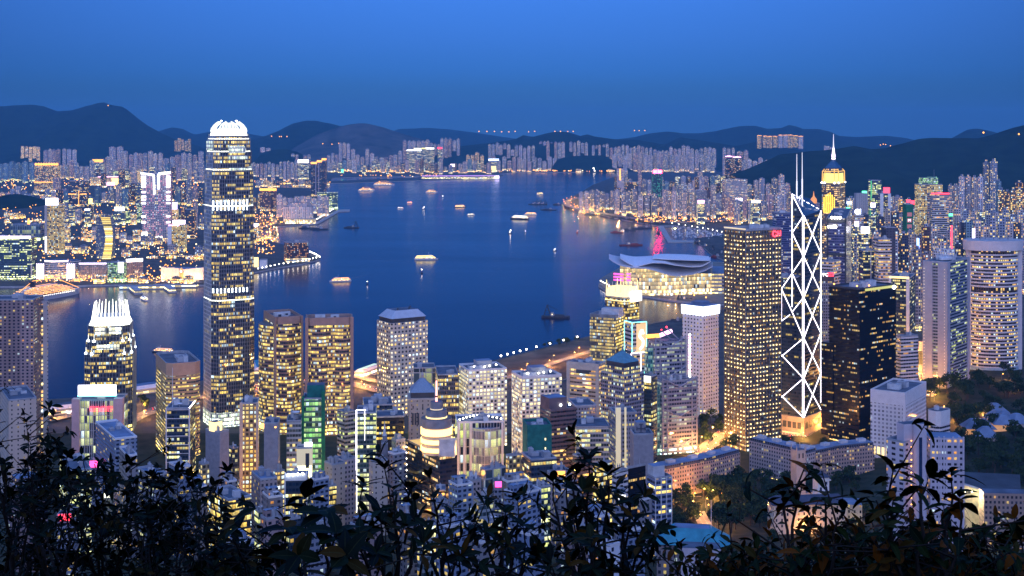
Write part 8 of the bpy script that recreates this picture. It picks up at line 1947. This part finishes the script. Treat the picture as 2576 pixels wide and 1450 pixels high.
def shrub(label, root_px, tips, m, Lf, Wf, seed, whorl=7, along=6, droop=.3, thick=.012):
    """one shrub: stems rise from a base on the slope to tips given as bearings and distances"""
    rr = random.Random(seed); d0 = root_px[1]; x0 = gx(root_px[0], d0); z0 = hz(x0, d0) - .1
    root = thing('shrub', label, 'shrub', (x0, d0, z0)); base = Vector((x0, d0, z0))
    st = MB(); lv = MB()
    fork = base + Vector((0, 0, .9))
    st.tube(base, fork, thick * 2.2, 'twig', 6, thick * 1.7)
    for u, v, d in tips:
        tip = PX(u, v, d); mid = fork.lerp(tip, .5) + Vector((rr.uniform(-.1, .1), rr.uniform(-.1, .1), rr.uniform(-.12, .02))); prev = fork; n = 9; pts = []
        for k in range(1, n + 1):
            t = k / n; q = fork * (1 - t) ** 2 + mid * 2 * t * (1 - t) + tip * t * t; q = q + Vector((rr.uniform(-.012, .012), rr.uniform(-.012, .012), 0)); st.tube(prev, q, thick * (1.5 - 1.2 * (t - 1 / n)), 'twig', 5, thick * (1.5 - 1.2 * t)); pts.append(q); prev = q
        ax = (pts[-1] - pts[-2]).normalized()
        def whorl_at(c, ax, n, s=1.0):
            o = ax.orthogonal().normalized(); e = ax.cross(o); ph = rr.uniform(0, 6.28)
            for k in range(n):
                a = ph + k * 2 * math.pi / n + rr.uniform(-.35, .35); dv = (o * math.cos(a) + e * math.sin(a)) * rr.uniform(.7, 1.1) + ax * rr.uniform(.05, .75)
                add_leaf(lv, c + ax * rr.uniform(-.03, .02), dv, ax + Vector((0, 0, .4)), Lf * s * rr.uniform(.6, 1.15), Wf * s * rr.uniform(.75, 1.15), m, droop * rr.uniform(.2, 1.3))
        whorl_at(pts[-1], ax, whorl)
        for k in range(along):
            i = rr.randrange(4, n - 1); f = rr.random(); q = pts[i].lerp(pts[i + 1], f) if i + 1 < n else pts[i]
            if rr.random() < .45:
                tw = q + Vector((rr.uniform(-1, 1), rr.uniform(-.6, .6), rr.uniform(-.1, .8))).normalized() * rr.uniform(.10, .26); st.tube(q, tw, thick * .5, 'twig', 4, thick * .25); whorl_at(tw, (tw - q).normalized(), max(3, whorl - 2), .85)
            else: add_leaf(lv, q, Vector((rr.uniform(-1, 1), rr.uniform(-1, 1), rr.uniform(-.2, .7))), Vector((0, 0, 1)), Lf * rr.uniform(.6, 1.1), Wf * rr.uniform(.7, 1.1), m, droop)
    st.build('stems', root); o = lv.build('leaves', root)
    return root
TOP = [(-40, 960), (10, 965), (60, 950), (95, 1000), (130, 1060), (180, 1120), (235, 1155), (290, 1150), (340, 1105), (372, 1080), (400, 1090), (450, 1160), (500, 1195), (545, 1225), (590, 1275), (640, 1330), (700, 1400)]
rr = random.Random(2)
def mass(u0, u1, n, dmin, dmax, top, pw=1.0, bot=1480):
    out = []
    for _ in range(n):
        u = rr.uniform(u0, u1); t = lerp_tab(top, u); out.append((u, t + (bot - t) * rr.random() ** pw + rr.uniform(0, 12), rr.uniform(dmin, dmax)))
    return out
for k, (u0, u1, n, d0, lab) in enumerate(((-60, 120, 19, 7.2, 'dense small-leaved bush at the far left, tallest of the left thicket'), (70, 230, 14, 6.8, 'small-leaved bush second from the left edge'), (190, 350, 14, 7.4, 'small-leaved bush third from the left edge'), (310, 460, 17, 7.0, 'small-leaved bush with a peaked top left of the lavender tower'), (430, 560, 12, 6.6, 'small-leaved bush under the lavender tower'), (520, 680, 14, 6.3, 'small-leaved bush thinning out left of the big-leaved shrubs'))):
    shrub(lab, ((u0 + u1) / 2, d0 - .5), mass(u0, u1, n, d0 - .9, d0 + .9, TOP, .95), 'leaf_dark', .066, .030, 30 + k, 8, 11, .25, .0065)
B = 'leaf_mid'
shrub('big-leaved shrub with drooping oval leaves left of centre', (800, 4.6), [(770, 1262, 4.9), (815, 1290, 4.5), (720, 1330, 4.7), (850, 1340, 4.3), (860, 1400, 4.2), (740, 1420, 4.5), (690, 1400, 5.0)], B, .105, .054, 51, 6, 3, .4, .0085)
shrub('shrub with upright rosettes in front of the drum-topped tower', (985, 5.2), [(970, 1178, 5.4), (905, 1225, 5.3), (1040, 1215, 5.4), (960, 1290, 5.0), (1010, 1330, 5.0), (900, 1345, 4.9), (1060, 1370, 4.8), (950, 1400, 4.8)], B, .092, .032, 52, 8, 3, .25, .0085)
shrub('shrub with long narrow leaves right of the rosette shrub', (1120, 5.2), [(1095, 1250, 5.3), (1140, 1290, 5.2), (1055, 1310, 5.2), (1180, 1340, 5.2), (1110, 1370, 5.0), (1160, 1400, 5.0), (1200, 1420, 5.0)], B, .090, .029, 53, 8, 4, .2, .0085)
shrub('leafy shrub with yellow young tips at bottom centre', (1240, 5.4), [(1230, 1262, 5.6), (1270, 1285, 5.5), (1300, 1255, 5.7), (1200, 1310, 5.5), (1320, 1330, 5.4), (1250, 1370, 5.3), (1290, 1400, 5.2), (1350, 1385, 5.3)], B, .078, .029, 54, 8, 4, .25, .0085)
shrub('tallest rosette-leaved shrub standing right of centre', (1530, 5.0), [(1488, 1152, 5.2), (1450, 1185, 5.2), (1532, 1195, 5.1), (1420, 1205, 5.3), (1470, 1240, 5.1), (1560, 1240, 5.1), (1590, 1255, 5.0), (1510, 1270, 5.0), (1440, 1300, 5.1), (1600, 1310, 4.9), (1395, 1205, 5.3), (1560, 1340, 4.9), (1480, 1360, 4.8), (1620, 1380, 4.8)], B, .088, .031, 55, 9, 4, .2, .0085)
shrub('low shrub at the bottom edge between the two centre shrubs', (1400, 4.6), [(1360, 1400, 4.8), (1440, 1410, 4.7), (1540, 1430, 4.6), (1640, 1415, 4.8)], B, .078, .03, 56, 8, 6, .25, .0085)
RT = [(1640, 1450), (1720, 1420), (1790, 1385), (1850, 1395), (1900, 1365), (1960, 1300), (2000, 1290), (2060, 1330), (2120, 1310), (2200, 1270), (2250, 1250), (2290, 1255), (2330, 1275), (2390, 1260), (2430, 1275), (2480, 1310), (2540, 1290), (2600, 1290)]
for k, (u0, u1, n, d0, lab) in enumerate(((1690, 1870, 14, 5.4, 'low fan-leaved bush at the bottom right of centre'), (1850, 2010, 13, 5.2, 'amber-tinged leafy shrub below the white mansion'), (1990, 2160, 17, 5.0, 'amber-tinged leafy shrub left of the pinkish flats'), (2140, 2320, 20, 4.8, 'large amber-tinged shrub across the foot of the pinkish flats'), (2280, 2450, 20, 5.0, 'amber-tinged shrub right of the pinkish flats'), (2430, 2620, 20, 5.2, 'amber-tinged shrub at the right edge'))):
    shrub(lab, ((u0 + u1) / 2, d0 - .4), mass(u0, u1, n, d0 - .7, d0 + .7, RT, .55), 'leaf_lamplit', .068, .028, 70 + k, 6, 8, .55, .007)
shrub('single long spray of leaves reaching up before the mansion garden', (2040, 4.4), [(1962, 1240, 4.6), (2000, 1232, 4.7), (2070, 1260, 4.5), (2110, 1300, 4.4)], 'leaf_lamplit', .092, .037, 81, 6, 4, .6, .009)
shrub('forked spray of broad leaves across the pinkish flats', (2290, 4.2), [(2245, 1185, 4.5), (2330, 1215, 4.4), (2390, 1200, 4.5), (2210, 1260, 4.3), (2420, 1260, 4.4)], 'leaf_lamplit', .098, .041, 82, 6, 4, .6, .0085)
# ================================================================ the evening air
def haze():
    M = bpy.data.materials.new('haze_air'); M.use_nodes = True; nt = M.node_tree; nt.nodes.clear()
    o = nt.nodes.new('ShaderNodeOutputMaterial'); v = nt.nodes.new('ShaderNodeVolumePrincipled'); v.inputs['Color'].default_value = HAZE_COL + (1,); v.inputs['Density'].default_value = HAZE_D; v.inputs['Anisotropy'].default_value = 0
    nt.links.new(v.outputs[0], o.inputs['Volume'])
    b = MB(); b.prism([(-31000, -4000), (31000, -4000), (31000, 33000), (-31000, 33000)], -12, 900, M, M, bottom=True); tag(b.build('haze'), 'thin blue evening haze over the harbour', 'haze', kind='stuff')
HAZE_COL, HAZE_D = (.16, .52, .90), 3.2e-5
haze()
